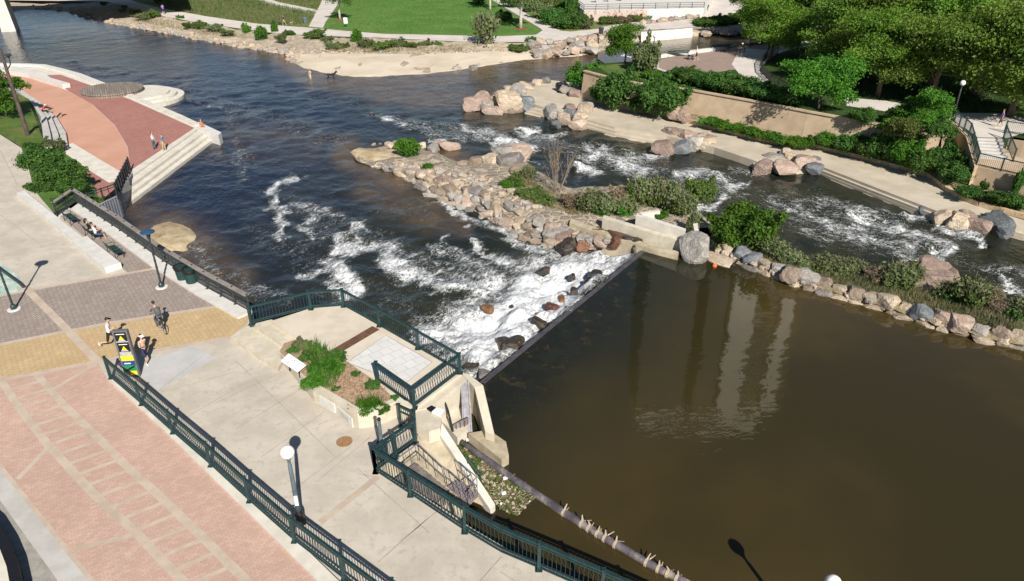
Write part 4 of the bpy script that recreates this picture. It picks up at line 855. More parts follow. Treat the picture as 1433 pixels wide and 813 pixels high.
# railing along the pool
rp = [p for p in rail_front]
railing('railing', 'green picket railing along the walkway above the still pool', rp, 1.30, MT['green_steel'], posts=[rp[0], rp[1], rp[2], rp[4]] + rp[5:], pick=0.165, rails=(0.28, 1.12), cap_w=.13, post_w=.12)
q = PP([(526, 661), (582, 621)], 0)
railing('railing', 'short green picket railing at the head of the gate stair', q, 1.28, GS, post_step=1.2, pick=0.165, rails=(0.28, 1.1), cap_w=.13, post_w=.12)
q = PP([(582, 607), (561, 597)], 0)
g_ = railing('access_gate', 'small green steel swing gate beside the planter wall', q, 1.2, GS, pick=0.12, rails=(0.28, .9), cap_w=.1); g_['category'] = 'gate'
gp = thing('gauge_post', P(536, 640, 0), 'slim grey post on a square green base box beside the stair railing', 'post')
m_ = MB(); m_.box((0, 0, .32), (.42, .42, .64)); m_.box((0, 0, .67), (.48, .48, .06)); m_.build('base_box', GS, gp)
m_ = MB(); m_.tube([(0, 0, .7), (0, 0, 2.0)], [.085, .07], 12); m_.build('pole', MT['blue_steel'], gp)
m_ = MB(); m_.ball((0, 0, 2.05), .09, 10); m_.build('cap', MT['black'], gp)
# river terrace railing with wooden cap and mesh
tp = PP([(80, 303), (107, 283.5), (168, 323), (228, 366), (290, 404), (350, 437)], 0.12)
railing('railing', 'black mesh railing with a broad grey timber cap above the river', tp, 1.12, DS, post_step=1.35, pick=0.06, pick_w=.012, cap=MT['rail_cap'], cap_w=.30, cap_h=.06, rails=(.5, .8), post_w=.07)
m_ = MB(); q = tp[1:]
for a, b in zip(q, q[1:]): m_.beam(a - Vector((.22, .22, .06)), b - Vector((.22, .22, .06)), 0.95, 0.12)
m_.beam(tp[0] - Vector((0, 0, .06)), tp[1] - Vector((0, 0, .06)), 0.4, 0.12)
struct('rail_kerb', m_, MT['concrete_white'])
lp = [P(127, 291, -.7), P(165, 277, -.7), P(183, 238, Z_LP)]
railing('railing', 'dark picket railing turning down to the red plaza behind the ribbed wall', lp, 1.2, DS, post_step=1.1, pick=0.55, pick_w=.05, rails=(1.0,))
wv_ = MB()
for (ax_, ay_, az_), (bx_, by_, bz_) in zip([tuple(P(140, 286, -.55)), tuple(P(166, 274, -.6)), tuple(P(183, 240, Z_LP + .05))], [tuple(P(166, 274, -.6)), tuple(P(183, 240, Z_LP + .05)), tuple(P(185, 239, Z_LP + .05))]):
    pass
rw0 = [P(128, 292, -.35), P(165, 274.5, -.6), P(185, 243, Z_LP + 0.1)]
rib = resample([rw0[0], rw0[1], rw0[2]], 0.16)
for i, p in enumerate(rib[:-1]):
    b = rib[i + 1]; d = (b - p); n_ = Vector((d.y, -d.x, 0)).normalized() * (.05 if i % 2 else 0.0)
    wv_.add([Vector((p.x, p.y, -3)) + n_, Vector((b.x, b.y, -3)) + n_, b + n_, p + n_, b - Vector((n_.x, n_.y, 0)) + Vector((-.2, .1, 0)), p + Vector((-.2, .1, 0))], [(0, 1, 2, 3), (3, 2, 4, 5)])
wv_.tube([p + Vector((0, 0, .03)) for p in rw0], .05, 6)
tag(wv_.build('ribbed_wall', mat('ribbed_grey_wall', (.26, .27, .30), (.33, .34, .37), 1.5, .7), origin=rw0[0]), 'grey ribbed retaining wall between the terrace and the water', 'wall')
# low seat wall of the terrace
sw_ = MB(); a, b = P(30, 273, 0), P(160, 379, 0); d_ = (b - a).normalized(); s_ = Vector((-d_.y, d_.x, 0))
for t0, t1, hh, ww in ((0, .69, .30, .62), (.69, 1, .42, 1.0)):
    p0, p1 = a.lerp(b, t0), a.lerp(b, t1); sw_.obox((p0 + p1) / 2 + Vector((0, 0, hh / 2)), (p1 - p0) / 2, s_ * ww / 2, Vector((0, 0, hh / 2)))
tag(sw_.build('seat_wall', MT['concrete_white'], origin=b), 'long pale concrete seat wall with a thicker end behind the benches', 'wall')
# dark curved hand rail at the lower left corner
m_ = MB(); q = [P(-60, 690, .25), P(-10, 735, .25), P(8, 765, .25), P(20, 795, .25), P(27, 830, .25), P(26, 900, .25)]
for a, b in zip(q, q[1:]): m_.beam(a, b, .34, .5)
tag(m_.build('edge_rail', MT['black'], origin=q[0]), 'curved black edging beside the pale concrete in the bottom corner', 'edging')
pave('concrete_walkway', [(-60, 690), (-10, 735), (8, 765), (20, 795), (27, 830), (26, 900), (-200, 900), (-200, 690)], 0.01, MT['concrete_pale'])

# ================================================================== raised platform, steps, planter
plat = PP([(380, 449), (435.5, 431), (481, 427.5), (646, 522), (579, 573), (556, 566), (500, 575), (440, 540), (400, 500), (413, 469)], Z_PF)
m_ = MB(); m_.prism(plat, -3.2, Z_PF); struct('river_platform', m_, mat('platform_concrete', (.54, .47, .37), (.62, .55, .45), .7, .9, 0, .2, stain=.2, sscale=.4, scol=(.4, .34, .26)))
for i, (q0, z) in enumerate((([(352, 453), (380, 447), (430, 470), (413, 475), (400, 484), (363, 459.5)], .47), ([(322, 471), (352, 453), (366, 456), (408, 482), (389, 516)], .235))):
    m_ = MB(); m_.prism(PP(q0, z), -.2, z); struct('platform_step', m_, MT['concrete_wall'])
m_ = MB(); m_.sheet(PP([(486, 507), (540, 469), (605, 506.5), (565, 538)], Z_PF + .005)); 
struct('platform_paving', m_, brick_mat('white_paving_slabs', (.60, .59, .57), (.66, .645, .62), (.47, .46, .44), R(-40), .6, .6, .018, .15))
m_ = MB(); q = PP([(486, 507), (540, 469), (605, 506.5), (565, 538), (486, 507)], Z_PF + .009); m_.strip(q, .05); struct('pavement_joint', m_, MT['joint'])
gr = MB(); a, b = P(470, 492, Z_PF), P(526, 459, Z_PF); gr.beam(a, b, .55, .05)
tag(gr.build('drain_grate', MT['rust'], origin=a), 'long rusty brown drain grate set in the tan platform', 'grate')
# planter
pl_out = [(391, 494), (418, 522), (437, 541), (500, 577), (526, 574), (553, 562), (577, 570)]
pz = [.55, .7, .88, .90, .90, .90, .8]
pw = [P(x, y, z) for (x, y), z in zip(pl_out, pz)]
m_ = MB()
for a, b in zip(pw, pw[1:]):
    d = (b - a); d.z = 0; d.normalize(); n_ = Vector((d.y, -d.x, 0))
    if n_.y > 0: n_ = -n_
    m_.add([Vector((a.x, a.y, -.1)), Vector((b.x, b.y, -.1)), b, a, b - n_ * .28, a - n_ * .28, Vector((b.x, b.y, .5)) - n_ * .28, Vector((a.x, a.y, .5)) - n_ * .28], [(0, 1, 2, 3), (3, 2, 4, 5), (5, 4, 6, 7)])
planter = tag(m_.build('planter_wall', MT['concrete_wall'], origin=pw[0]), 'pale concrete planter wall holding green shrubs and dry mulch', 'planter')
m_ = MB(); m_.sheet(PP([(391, 492), (398, 480), (420, 473), (470, 495), (528, 535), (560, 566), (526, 571), (502, 572), (438, 537), (415, 515)], .76)); o = struct('planting_bed', m_, MT['mulch'])
for (x0, y0), (x1, y1), m2, lb in (((447, 550.5), (468, 563), MT['concrete_white'], 'blank white plaque on the planter wall'), ((473, 566), (493, 583), MT['concrete_white'], 'white framed grey plaque low on the planter wall')):
    a, b = P(x0, y0, .70), P(x1, y1, .70); d = (b - a).normalized(); n_ = Vector((d.y, -d.x, 0))
    if n_.y > 0: n_ = -n_
    a += n_ * .03; b += n_ * .03; t = thing('plaque', (a + b) / 2 - Vector((0, 0, .45)), lb, 'plaque')
    m_ = MB(); m_.obox((a + b) / 2 - Vector((0, 0, .34)), (b - a) / 2, n_ * .10 * .3, Vector((0, 0, .25))); m_.build('plate', m2, t, t.location)
    if 'grey' in lb:
        m_ = MB(); m_.obox((a + b) / 2 - Vector((0, 0, .34)) + n_ * .012, (b - a) / 2 * .6, n_ * .03, Vector((0, 0, .16))); m_.build('inset', MT['concrete_grey'], t, t.location)
ip = thing('interpretive_panel', P(409, 520, .55), 'tilted white information panel in front of the planter shrubs', 'sign')
cpn = [P(393, 505, 1.05), P(416, 520, 1.05), P(428, 510.5, 1.3), P(404, 494.5, 1.3)]; m_ = MB(); m_.add(cpn + [p - Vector((0, 0, .05)) for p in cpn], [(0, 1, 2, 3), (0, 4, 5, 1), (1, 5, 6, 2), (2, 6, 7, 3), (3, 7, 4, 0), (7, 6, 5, 4)])
m_.build('panel', MT['white'], ip, ip.location)
m_ = MB()
for i, j in ((0, 3), (1, 2)):
    c = cpn[i].lerp(cpn[j], .5).lerp(cpn[1 - i].lerp(cpn[5 - j], .5), .2); m_.beam(Vector((c.x, c.y, .5)), c - Vector((0, 0, .04)), .06, .06)
m_.build('stand', MT['black'], ip, ip.location)
m_ = MB()
for k in range(6):
    c = cpn[0].lerp(cpn[1], rng.uniform(.15, .85)).lerp(cpn[3].lerp(cpn[2], .5), rng.uniform(.15, .8)); m_.box(c + Vector((0, 0, .012)), (.07, .04, .004))
m_.build('speckle', MT['sign_grey'], ip, ip.location)

# ================================================================== the sluice: piers, wing wall, gate, boom
def wall_thing(name, label, poly, z0, mt, cat='wall'):
    m_ = MB(); m_.prism(poly, z0); return tag(m_.build(name, mt, origin=poly[0]), label, cat)
CW, CO = MT['concrete_wall'], MT['concrete_old']
wall_thing('sluice_ledge', 'pale concrete ledge under the platform railing corner', [P(x, y, .55) for x, y in ((581, 574), (646, 524), (653, 531), (600, 571))], -3.2, CW)
rpier = [P(645, 522, .56), P(655, 523, .56), P(676, 539, .5), P(692, 608, -.35), P(679, 604, -.35), P(664, 542, .5)]
wall_thing('right_pier', 'tapering pale concrete pier between the gate and the pool', rpier, -3.2, CW, 'pier')
wall_thing('pier_nose', 'low blunt concrete block at the foot of the pool pier', [P(x, y, -.78) for x, y in ((655, 606), (680, 602), (692, 607), (708, 618), (712, 637), (702, 643))], -3.2, CO, 'block')
wall_thing('left_pier', 'thick pale concrete pier left of the sluice gate', [P(x, y, .5) for x, y in ((580, 573), (598, 569), (618, 586), (616, 599), (600, 604), (581, 594))], -3.2, CW, 'pier')
ww = [P(606, 594, .30), P(617, 590, .30), P(693, 706, -.95), P(686, 713, -.95)]
wall_thing('wing_wall', 'thin concrete wing wall sloping down into the trash filled water', ww, -3.2, MT['concrete_pale'])
rampm = MB(); rampm.loft([[P(584, 598, .05), P(612, 596, .1)], [P(584, 624, -.15), P(634, 634, -.4)], [P(604, 652, -.55), P(664, 680, -.85)], [P(640, 692, -1.1), P(688, 713, -1.2)]], 3, .03); rampm.loft([[P(530, 662, -.05), P(560, 640, -.05), P(584, 622, -.3)], [P(580, 692, -.75), P(600, 672, -.75), P(620, 655, -.85)], [P(640, 738, -1.2), P(650, 715, -1.2), P(664, 700, -1.2)]], 3, .02)
struct('sluice_ramp', rampm, CO)
m_ = MB()
for x0, y0, x1, y1 in ((581, 572, 617, 588), (617, 588, 641, 569)):
    pass
m_.prism([P(x, y, -.75) for x, y in ((600, 571), (648, 532), (660, 560), (655, 600), (640, 612), (617, 588))], -3.2); 
tag(m_.build('gate_bay_wall', CW, origin=P(620, 575, -.75)), 'sloping light concrete bay behind the sluice gate', 'wall')
ch = MB(); a = P(657, 604, -.9); b_ = Vector((a.x - .05, a.y + .35, .62)); ch.beam(P(654.5, 606, -1.1), P(650.5, 535, .45), .30, .16); ch.beam(P(656.5, 606, -1.1) + Vector((.12, 0, 0)), P(652, 535, .45) + Vector((.12, 0, 0)), .07, .3); ch.beam(P(652.5, 606, -1.1) - Vector((.13, 0, 0)), P(649, 535, .45) - Vector((.12, 0, 0)), .05, .26)
tag(ch.build('gate_guide', MT['grey_steel'], origin=a), 'tall grey steel channel guide against the pool pier', 'gate guide')
gt = thing('sluice_gate', P(645, 612, -1.3), 'weathered purple grey steel sluice gate at the bay mouth', 'gate')
a, b_ = P(632, 612, -1.25), P(655, 600, -1.0); m_ = MB(); m_.obox((a + b_) / 2 + Vector((0, 0, .25)), (b_ - a) / 2, Vector((.03, .06, 0)), Vector((0, 0, .42))); m_.build('gate_leaf', MT['grey_steel'], gt, gt.location)
m_ = MB()
for k in range(4): p = a.lerp(b_, (k + .5) / 4); m_.beam(p + Vector((-.05, -.09, -.15)), p + Vector((-.05, -.09, .62)), .06, .05)
m_.build('stiffener', MT['rust'], gt, gt.location)
m_ = MB(); m_.tube([P(620, 556, .3), P(627, 575, -.1), P(634, 604, -.7)], .05, 6); tag(m_.build('hanging_cable', MT['black'], origin=P(620, 556, .3)), 'dark hanging cable on the gate bay wall', 'cable')
hs = MB(); hs.prism(PP([(597, 571), (604, 567), (610, 570), (603, 575.5)], .57), .50); tag(hs.build('hatch', MT['black'], origin=P(603, 571, .5)), 'black square opening on top of the left gate pier', 'hatch')
hp = MB(); q = PP([(604, 576), (611, 570), (622, 573), (616, 582)], .62); hp.prism(q, .53); tag(hp.build('hatch_cover', MT['white'], origin=q[0]), 'pale steel hatch plate lying beside the black opening', 'plate')
# gangway
gw = thing('gangway', P(640, 690, -1.0), 'small dark slatted landing with thin rails inside the wing wall', 'gangway')
q = [P(628, 682, -.75), P(643, 671, -.75), P(668, 693, -.75), P(655, 706, -.75)]; m_ = MB()
for k in range(9): m_.beam(q[0].lerp(q[3], k / 8), q[1].lerp(q[2], k / 8), .11, .05)
m_.build('slatted_deck', mat('gangway_slats', (.16, .13, .15), (.24, .2, .21), 4, .7), gw, gw.location)
for (i, j) in ((0, 3), (1, 2), (3, 2)):
    m_ = MB()
    for z in (.5, 1.0): m_.beam(q[i] + Vector((0, 0, z)), q[j] + Vector((0, 0, z)), .035, .035)
    for t in np.linspace(0, 1, 4): p = q[i].lerp(q[j], float(t)); m_.beam(p, p + Vector((0, 0, 1.0)), .022, .022)
    m_.build('hand_rail', MT['grey_steel'], gw, gw.location)
st_ = thing('ladder_rail', P(590, 650, -.4), 'thin grey handrail frame beside the concrete stair behind the green railing', 'railing')
m_ = MB(); q = [P(560, 665, -.1), P(587, 645, -.1), P(626, 682, -.75)]
for z in (.45, .95):
    for a, b in zip(q, q[1:]): m_.beam(a + Vector((0, 0, z)), b + Vector((0, 0, z)), .04, .04)
m_.build('rail', MT['grey_steel'], st_, st_.location)
m_ = MB()
for a, b in zip(q, q[1:]):
    for t in np.linspace(0, 1, 4): p = a.lerp(b, float(t)); m_.beam(p, p + Vector((0, 0, .95)), .022, .022)
m_.build('upright', MT['grey_steel'], st_, st_.location)
m_ = MB()
for k in range(9):
    t = k / 8; a, b = P(556, 672, -.05).lerp(P(612, 712, -1.0), t), P(584, 650, -.2).lerp(P(632, 690, -1.0), t); m_.beam(a, b, .26, .06)
tag(m_.build('stair', mat('stair_treads', (.15, .13, .12), (.24, .21, .19), 3, .8), origin=P(580, 670, -.4)), 'narrow dark stair going down behind the green pool railing', 'stair')
lg = thing('wall_ladder', P(660, 660, -1.2), 'short green ladder fixed on the wing wall above floating trash', 'ladder')
m_ = MB(); a, b = P(651, 650, -.35), P(668, 672, -.6)
for p in (a, b): m_.beam(p + Vector((.12, .1, .35)), p + Vector((.12, .1, -.9)), .07, .07)
m_.build('stile', GS, lg, lg.location); m_ = MB()
for z in (.3, .05, -.2, -.45, -.7): m_.beam(a + Vector((.12, .1, z)), b + Vector((.12, .1, z)), .05, .05)
m_.build('rung', GS, lg, lg.location)
# floating boom with rope lashings
bm_pts = PP([(640, 615), (672, 637), (712, 666), (755, 695), (800, 724), (850, 755), (905, 787), (965, 818), (1030, 850)], -1.2)
bo = thing('floating_boom', bm_pts[3], 'long scuffed dark pipe floating as a boom with tan rope lashings', 'boom')
m_ = MB(); m_.tube(bm_pts, [.15, .16, .17, .17, .17, .16, .16, .15, .15], 14); m_.build('pipe', MT['pipe'], bo, bo.location, True)
def along(pts, px_):
    for (x0, p0), (x1, p1) in zip(pts, pts[1:]):
        if x0 <= px_ <= x1: return p0.lerp(p1, (px_ - x0) / (x1 - x0)), (p1 - p0).normalized()
    return pts[-1][1], (pts[-1][1] - pts[-2][1]).normalized()
bx = list(zip((640, 672, 712, 755, 800, 850, 905, 965, 1030), bm_pts))
for xx in (790, 815, 825, 837, 847, 862, 905, 922, 935, 948):
    p, d = along(bx, xx); m_ = MB(); m_.tube([p - d * .055, p + d * .055], .182, 12)
    m_.tube([p + Vector((0, 0, .2)), p + Vector((rng.uniform(-.1, .15), rng.uniform(-.05, .1), .42))], [.05, .02], 5)
    m_.tube([p + Vector((.1, 0, .18)), p + Vector((rng.uniform(.1, .35), rng.uniform(-.2, .1), .36))], [.035, .015], 5)
    m_.build('lashing', MT['rope'], bo, bo.location)
# floating trash and weed behind the boom: nobody could count it
tr_poly = [(640, 622), (652, 624), (700, 655), (740, 683), (757, 692), (738, 706), (724, 722), (700, 712), (690, 700), (672, 676), (655, 648)]
m_ = MB(); m_.sheet(PP(tr_poly, -1.275)); 
m_.build('floating_scum', mat('matted_scum', (.13, .10, .05), (.24, .19, .11), 3.0, .9, 0, .1, .9, 12, .1, c3=(.09, .13, .03)))['kind'] = 'stuff'
g = np.random.default_rng(5); td = [MB() for _ in range(4)]
for i in range(1500):
    x, y = g.uniform(636, 758), g.uniform(618, 724)
    if not in_poly(np.array(x), np.array(y), tr_poly): continue
    p = P(x, y, -1.25 + g.uniform(0, .05)); up_ = x - 640 + (y - 620) < 60
    k = g.choice(4, p=(.015, .865, .06, .06) if up_ else (.03, .40, .30, .27)); s_ = g.uniform(.025, .07); a = g.uniform(0, 6.28)
    if k == 2: td[2].beam(p, p + Vector((math.cos(a), math.sin(a), g.uniform(0, .2))) * g.uniform(.08, .30), .014, .014)
    else: td[k].obox(p, Vector((math.cos(a), math.sin(a), g.uniform(-.2, .2))) * s_, Vector((-math.sin(a), math.cos(a), .1)) * s_ * g.uniform(.4, .9), Vector((0, 0, s_ * .35)))
for x, y, s_ in ((686, 647, .07), (707, 669, .09), (705, 690, .09), (655, 615, .09)):
    p = P(x, y, -1.2); td[0].obox(p, Vector((s_, s_ * .2, .02)), Vector((-s_ * .2, s_ * .7, 0)), Vector((0, 0, s_ * .4)))
for k, mt in enumerate((MT['white'], MT['leaf_olive'], MT['rope'], MT['rope'])):
    o = td[k].build(('floating_litter', 'floating_weed', 'floating_twigs', 'floating_scraps')[k], mt); o['kind'] = 'stuff'

# island weir walls
wall_thing('weir_wall', 'long low stained concrete wall on the island by the weir', [P(x, y, -.95) for x, y in ((799, 306), (850, 324), (905, 340), (950, 352), (949, 358), (921, 351), (890, 342), (840, 327), (797, 312))], -3.2, CO)
wall_thing('weir_wall', 'middle concrete wall stepping up behind the low island wall', [P(x, y, -.35) for x, y in ((845, 301), (900, 318), (958, 335), (957, 339), (898, 322), (843, 305))], -3.2, CW)
wall_thing('weir_wall', 'tall pale concrete wall panel on the island with weeds behind', [P(x, y, .35) for x, y in ((892, 298), (960, 320), (959, 323), (890, 301))], -3.2, MT['concrete_pale'])
wall_thing('weir_wall', 'short return wall at the back of the tall island panel', [P(x, y, .35) for x, y in ((892, 298), (921, 293), (924, 295), (896, 300.5))], -3.2, MT['concrete_pale'])
wall_thing('weir_wall', 'narrow upright concrete wall stub behind the big grey boulder', [P(x, y, .1) for x, y in ((970, 313), (976, 312), (979, 329), (973, 330))], -3.2, MT['concrete_pale'])

# ================================================================== lamps, signs, bins, benches
def globe_lamp(loc, label, h=3.5, mt=None, r=.255):
    t = thing('street_lamp', loc, label, 'lamp'); mt = mt or MT['blue_steel']
    m_ = MB(); m_.lathe((0, 0, 0), [(.21, 0), (.21, .18), (.17, .25), (.17, .5), (.12, .62)], 14); m_.build('base', MT['black'], t)
    m_ = MB(); m_.lathe((0, 0, .6), [(.10, 0), (.075, h - 1.2), (.06, h - 1.18), (.06, h - .95), (.11, h - .9), (.11, h - .84)], 12); m_.build('pole', mt, t, None, True)
    m_ = MB(); m_.ball((0, 0, h), r, 20); m_.build('globe', MT['globe'], t, None, True); return t
l_ = globe_lamp(P(421, 732, 0.1), 'white globe lamp on a blue grey pole with a white sticker beside the dark railing')
m_ = MB(); m_.box((.03, -.1, 1.25), (.13, .06, .45)); m_.build('sticker', MT['white'], l_)
l_ = globe_lamp(Vector((10.17, 15.70, -1.5)), 'white globe lamp whose top alone shows at the lower edge by the pool')
m_ = MB(); m_.box((0, 0, -.95), (.9, .9, 1.9)); m_.build('plinth', MT['concrete_wall'], l_)
globe_lamp(P(1331, 172, Z_UR), 'globe lamp on a dark pole at the head of the park stair', 3.9, DS)
globe_lamp(P(912.5, 90, Z_UR), 'thin dark lamp with a small globe beside the creek tree', 3.7, DS, .26)
def disc_lamp(loc, label, h, top=True):
    t = thing('street_lamp', loc, label, 'lamp')
    m_ = MB(); m_.lathe((0, 0, 0), [(.36, 0), (.36, .05), (.30, .07)], 18); m_.build('footing', MT['concrete_white'], t)
    m_ = MB(); m_.lathe((0, 0, .06), [(.17, 0), (.17, .16), (.10, .28)], 12); m_.build('base', GS, t)
    m_ = MB(); m_.tube([(0, 0, .3), (0, 0, h - .5)], [.065, .05], 10)
    for k in range(5): m_.lathe((0, 0, .9 + k * .45), [(.075, 0), (.075, .06)], 8)
    m_.build('pole', MT['dark_steel'], t)
    m_ = MB(); m_.lathe((0, 0, h - .5), [(.07, 0), (.12, .25), (.14, .38)], 14); m_.build('lantern', GS, t)
    m_ = MB(); m_.lathe((0, 0, h - .12), [(.14, 0), (.40, .06), (.40, .12), (.12, .20)], 20); m_.build('shade', mat('blue_lamp_shade', (.02, .06, .14), (.03, .08, .17), 3, .4), t); return t
disc_lamp(P(226.5, 402, 0), 'slim lamp with a flat blue disc shade on the grey pavers', 3.75)
disc_lamp(P(20, 433, 0), 'slim green lamp post standing on a white footing at the left edge', 4.6)
tl = thing('street_lamp', P(40, 192, -.45), 'tall rusty brown leaning floodlight mast on the grass', 'lamp')
m_ = MB(); m_.tube([(0, 0, 0), (0, 0, 5), (0, 0, 8.8)], [.21, .17, .12], 10); m_.build('mast', mat('weathered_mast', (.06, .045, .04), (.10, .075, .065), 2, .7), tl)
m_ = MB(); m_.tube([(0, 0, 6.7), (.55, 0, 7.3), (.6, 0, 8.0)], .06, 8); m_.lathe((.6, 0, 8.0), [(.12, 0), (.30, .12), (.30, .2), (.1, .28)], 12); m_.build('floodlight', DS, tl)
m_ = MB(); m_.box((0, 0, .05), (.9, .7, .12)); m_.build('footing', MT['concrete_white'], tl)
# information pillar
sg = thing('information_pillar', P(187, 526, .0), 'tall grey leaning information pillar with yellow, blue and green panels', 'sign')
fa = Vector((.10, -.99, 0)); sa = Vector((.99, .10, 0)); H = 2.7; W_ = .36
m_ = MB(); m_.obox((0, 0, H / 2), sa * W_, fa * .10, Vector((0, 0, H / 2))); m_.build('pillar', MT['sign_grey'], sg)
def sgn(name, x0, x1, z0, z1, mt, d=.105): m_ = MB(); m_.obox(fa * d + sa * (x0 + x1) / 2 + Vector((0, 0, (z0 + z1) / 2)), sa * (x1 - x0) / 2, fa * .006, Vector((0, 0, (z1 - z0) / 2))); return m_.build(name, MT[mt], sg)
sgn('notice', -.27, .27, 2.12, 2.62, 'black'); sgn('notice', -.27, .27, 1.52, 2.04, 'black'); sgn('text_panel', -.27, .27, 2.06, 2.115, 'rim'); sgn('text_panel', -.27, .27, 1.30, 1.50, 'rim')
for z in (2.30, 1.72):
    m_ = MB(); c = fa * .114 + Vector((0, 0, z)); m_.add([c - sa * .13 - Vector((0, 0, .1)), c + sa * .13 - Vector((0, 0, .1)), c + Vector((0, 0, .13))], [(0, 1, 2)]); m_.build('warning_triangle', MT['yellow'], sg)
    sgn('headline', -.2, .2, z + .2, z + .235, 'white', .113); sgn('headline', -.16, .16, z - .16, z - .13, 'white', .113)
sgn('yellow_panel', -.30, .30, .98, 1.28, 'yellow'); sgn('blue_panel', -.30, .30, .72, .97, 'sign_blue'); sgn('headline', -.2, .1, .80, .86, 'white', .113); sgn('green_panel', -.30, .30, .38, .71, 'sign_green'); sgn('yellow_panel', -.05, .28, .14, .37, 'yellow')
m_ = MB(); m_.obox(fa * .114 + Vector((0, 0, .52)), (sa * .3 + Vector((0, 0, .16))) * .8, fa * .004, Vector((0, 0, .05))); m_.build('black_stripe', MT['black'], sg)
# bins
def bin_(loc, label, r=.33, h=.85, bag=True, mt=None):
    t = thing('trash_bin', loc, label, 'trash bin'); m_ = MB(); m_.lathe((0, 0, 0), [(r * .82, 0), (r, h * .9), (r * 1.06, h * .9), (r * 1.06, h)], 18); m_.build('barrel', mt or MT['bench_green'], t)
    m_ = MB(); prof = [(r * 1.08, h * .80), (r * 1.14, h * .93), (r * 1.08, h * 1.03), (r * .8, h * 1.0), (r * .7, h * .75)]; m_.lathe((0, 0, 0), prof, 18)
    m_.build('liner', MT['black'] if bag else (mt or DS), t); return t
bin_(P(256.5, 392, .0), 'dark green bin with a black bag, left of the pair by the river railing', .38, 1.0)
bin_(P(269, 397, .0), 'dark green bin with a black bag, right of the pair by the river railing', .38, 1.0)
bin_(P(841, 49, Z_FP), 'dark bin at the end of the far path above the creek rocks', .45, 1.3, False, DS)
bin_(P(782.5, 128, Z_RP), 'black bin standing on the promenade beside the pink rocks', .42, 1.1, False, MT['black'])
bin_(P(427.5, 33, Z_FP), 'blue grey bin beside the far path junction', .45, 1.2, False, MT['blue_steel'])
def bench(loc, ang, label, L=1.5, mt=None):
    t = thing('bench', loc, label, 'bench', 'park benches', ang); mt = mt or MT['bench_green']
    m_ = MB()
    for k in range(5): m_.box((0, -.20 + k * .10, .45), (L, .085, .03))
    m_.build('seat', mt, t); m_ = MB()
    for k in range(4): m_.obox((0, -.29 - k * .03, .55 + k * .10), (L / 2, 0, 0), (0, .012, 0), (0, -.012, .04))
    m_.build('backrest', mt, t)
    for s_ in (-1, 1):
        x = s_ * (L / 2 - .06)
        m_ = MB(); m_.tube([(x, .24, 0), (x, .20, .44)], .025, 6); m_.build('leg', DS, t); m_ = MB(); m_.tube([(x, -.30, 0), (x, -.24, .44), (x, -.40, .92)], .025, 6); m_.build('leg', DS, t)
        m_ = MB(); m_.tube([(x, -.30, .68), (x, .18, .70), (x, .26, .60), (x, .22, .45)], .022, 6); m_.build('armrest', DS, t)
    return t
bd_dir = (P(160, 379, 0) - P(30, 273, 0)); bang = math.atan2(bd_dir.y, bd_dir.x)
BEN = []
for (x, y), lb in (((101, 311), 'empty green bench nearest the railing corner on the terrace'), ((131, 332), 'green bench with a couple sitting on it'), ((163, 357), 'empty green bench nearest the thick end of the seat wall')):
    BEN.append(bench(P(x, y, .006), bang, lb))
bench(P(948, 79, Z_UR), R(12), 'dark green bench left of the white wall on the overlook', 3.2); bench(P(1006, 70, Z_UR), R(12), 'dark green bench right of the white wall on the overlook', 3.2)
# far small things
ns = thing('notice_board', P(484.5, 38, Z_FP), 'small white notice board on the green lawn edge', 'sign'); m_ = MB(); m_.box((0, 0, 1.25), (.75, .06, 1.1)); m_.build('board', MT['white'], ns); m_ = MB(); m_.box((0, .05, .6), (.08, .05, 1.2)); m_.build('post', DS, ns)
m_ = MB(); m_.ball(P(1000, 372, -1.26), (.17, .17, .17), 10); tag(m_.build('buoy', MT['buoy'], origin=P(1000, 372, -1.26)), 'small orange buoy floating below the levee stones', 'buoy')
# stair at the right edge
zl = .55; ld = [P(x, y, zl) for x, y in ((1364, 232), (1433, 248), (1520, 268), (1520, 250), (1433, 222), (1411, 214), (1374, 214))]
m_ = MB(); m_.prism(ld, -2.4, zl); tag(m_.build('landing_wall', MT['concrete_tan'], origin=ld[0]), 'tan concrete landing wall below the park stair', 'wall')
tops = [(1368, 192, 1398, 194)]
a0, b0 = P(1367, 191, Z_UR), P(1402, 192, Z_UR); a1, b1 = P(1371, 221, zl), P(1411, 226, zl)
for k in range(7):
    t0, t1 = k / 7, (k + 1) / 7; z = Z_UR - (Z_UR - zl) * (k + .3) / 7
    q = [a0.lerp(a1, t0), b0.lerp(b1, t0), b0.lerp(b1, t1), a0.lerp(a1, t1)]; m_ = MB(); m_.prism(q, -1, z); struct('stair_step', m_, MT['concrete_grey'])
sw2 = [P(1318, 186, 1.1), P(1335, 171, Z_UR + .1), P(1354, 190, Z_UR + .1), P(1367, 231, .75), P(1361, 233, .75), P(1348, 196, Z_UR)]
m_ = MB(); m_.prism([P(1333, 171, Z_UR + .1), P(1338, 170, Z_UR + .1), P(1358, 190, Z_UR + .1), P(1369, 231, .72), P(1364, 233, .72), P(1352, 192, Z_UR + .1)], -2.4); tag(m_.build('stair_wall', MT['concrete_tan'], origin=P(1354, 195, Z_UR)), 'shaded tan side wall stepping down beside the park stair', 'wall')
railing('railing', 'dark green railing down the shaded side of the park stair', [P(1335, 171, Z_UR + .1), P(1355, 190.5, Z_UR + .1), P(1366, 231, .72)], 1.15, GS, post_step=1.9, pick=.14)
railing('railing', 'dark green railing across the front of the stair landing', [P(1366, 231.5, zl), P(1400, 239.5, zl), P(1433, 247, zl), P(1510, 265, zl)], 1.1, GS, post_step=2.2, pick=.14)
railing('railing', 'dark green railing on the far side of the park stair', [P(1404, 193, Z_UR), P(1417, 226, zl)], 1.1, GS, post_step=1.6, pick=.14)
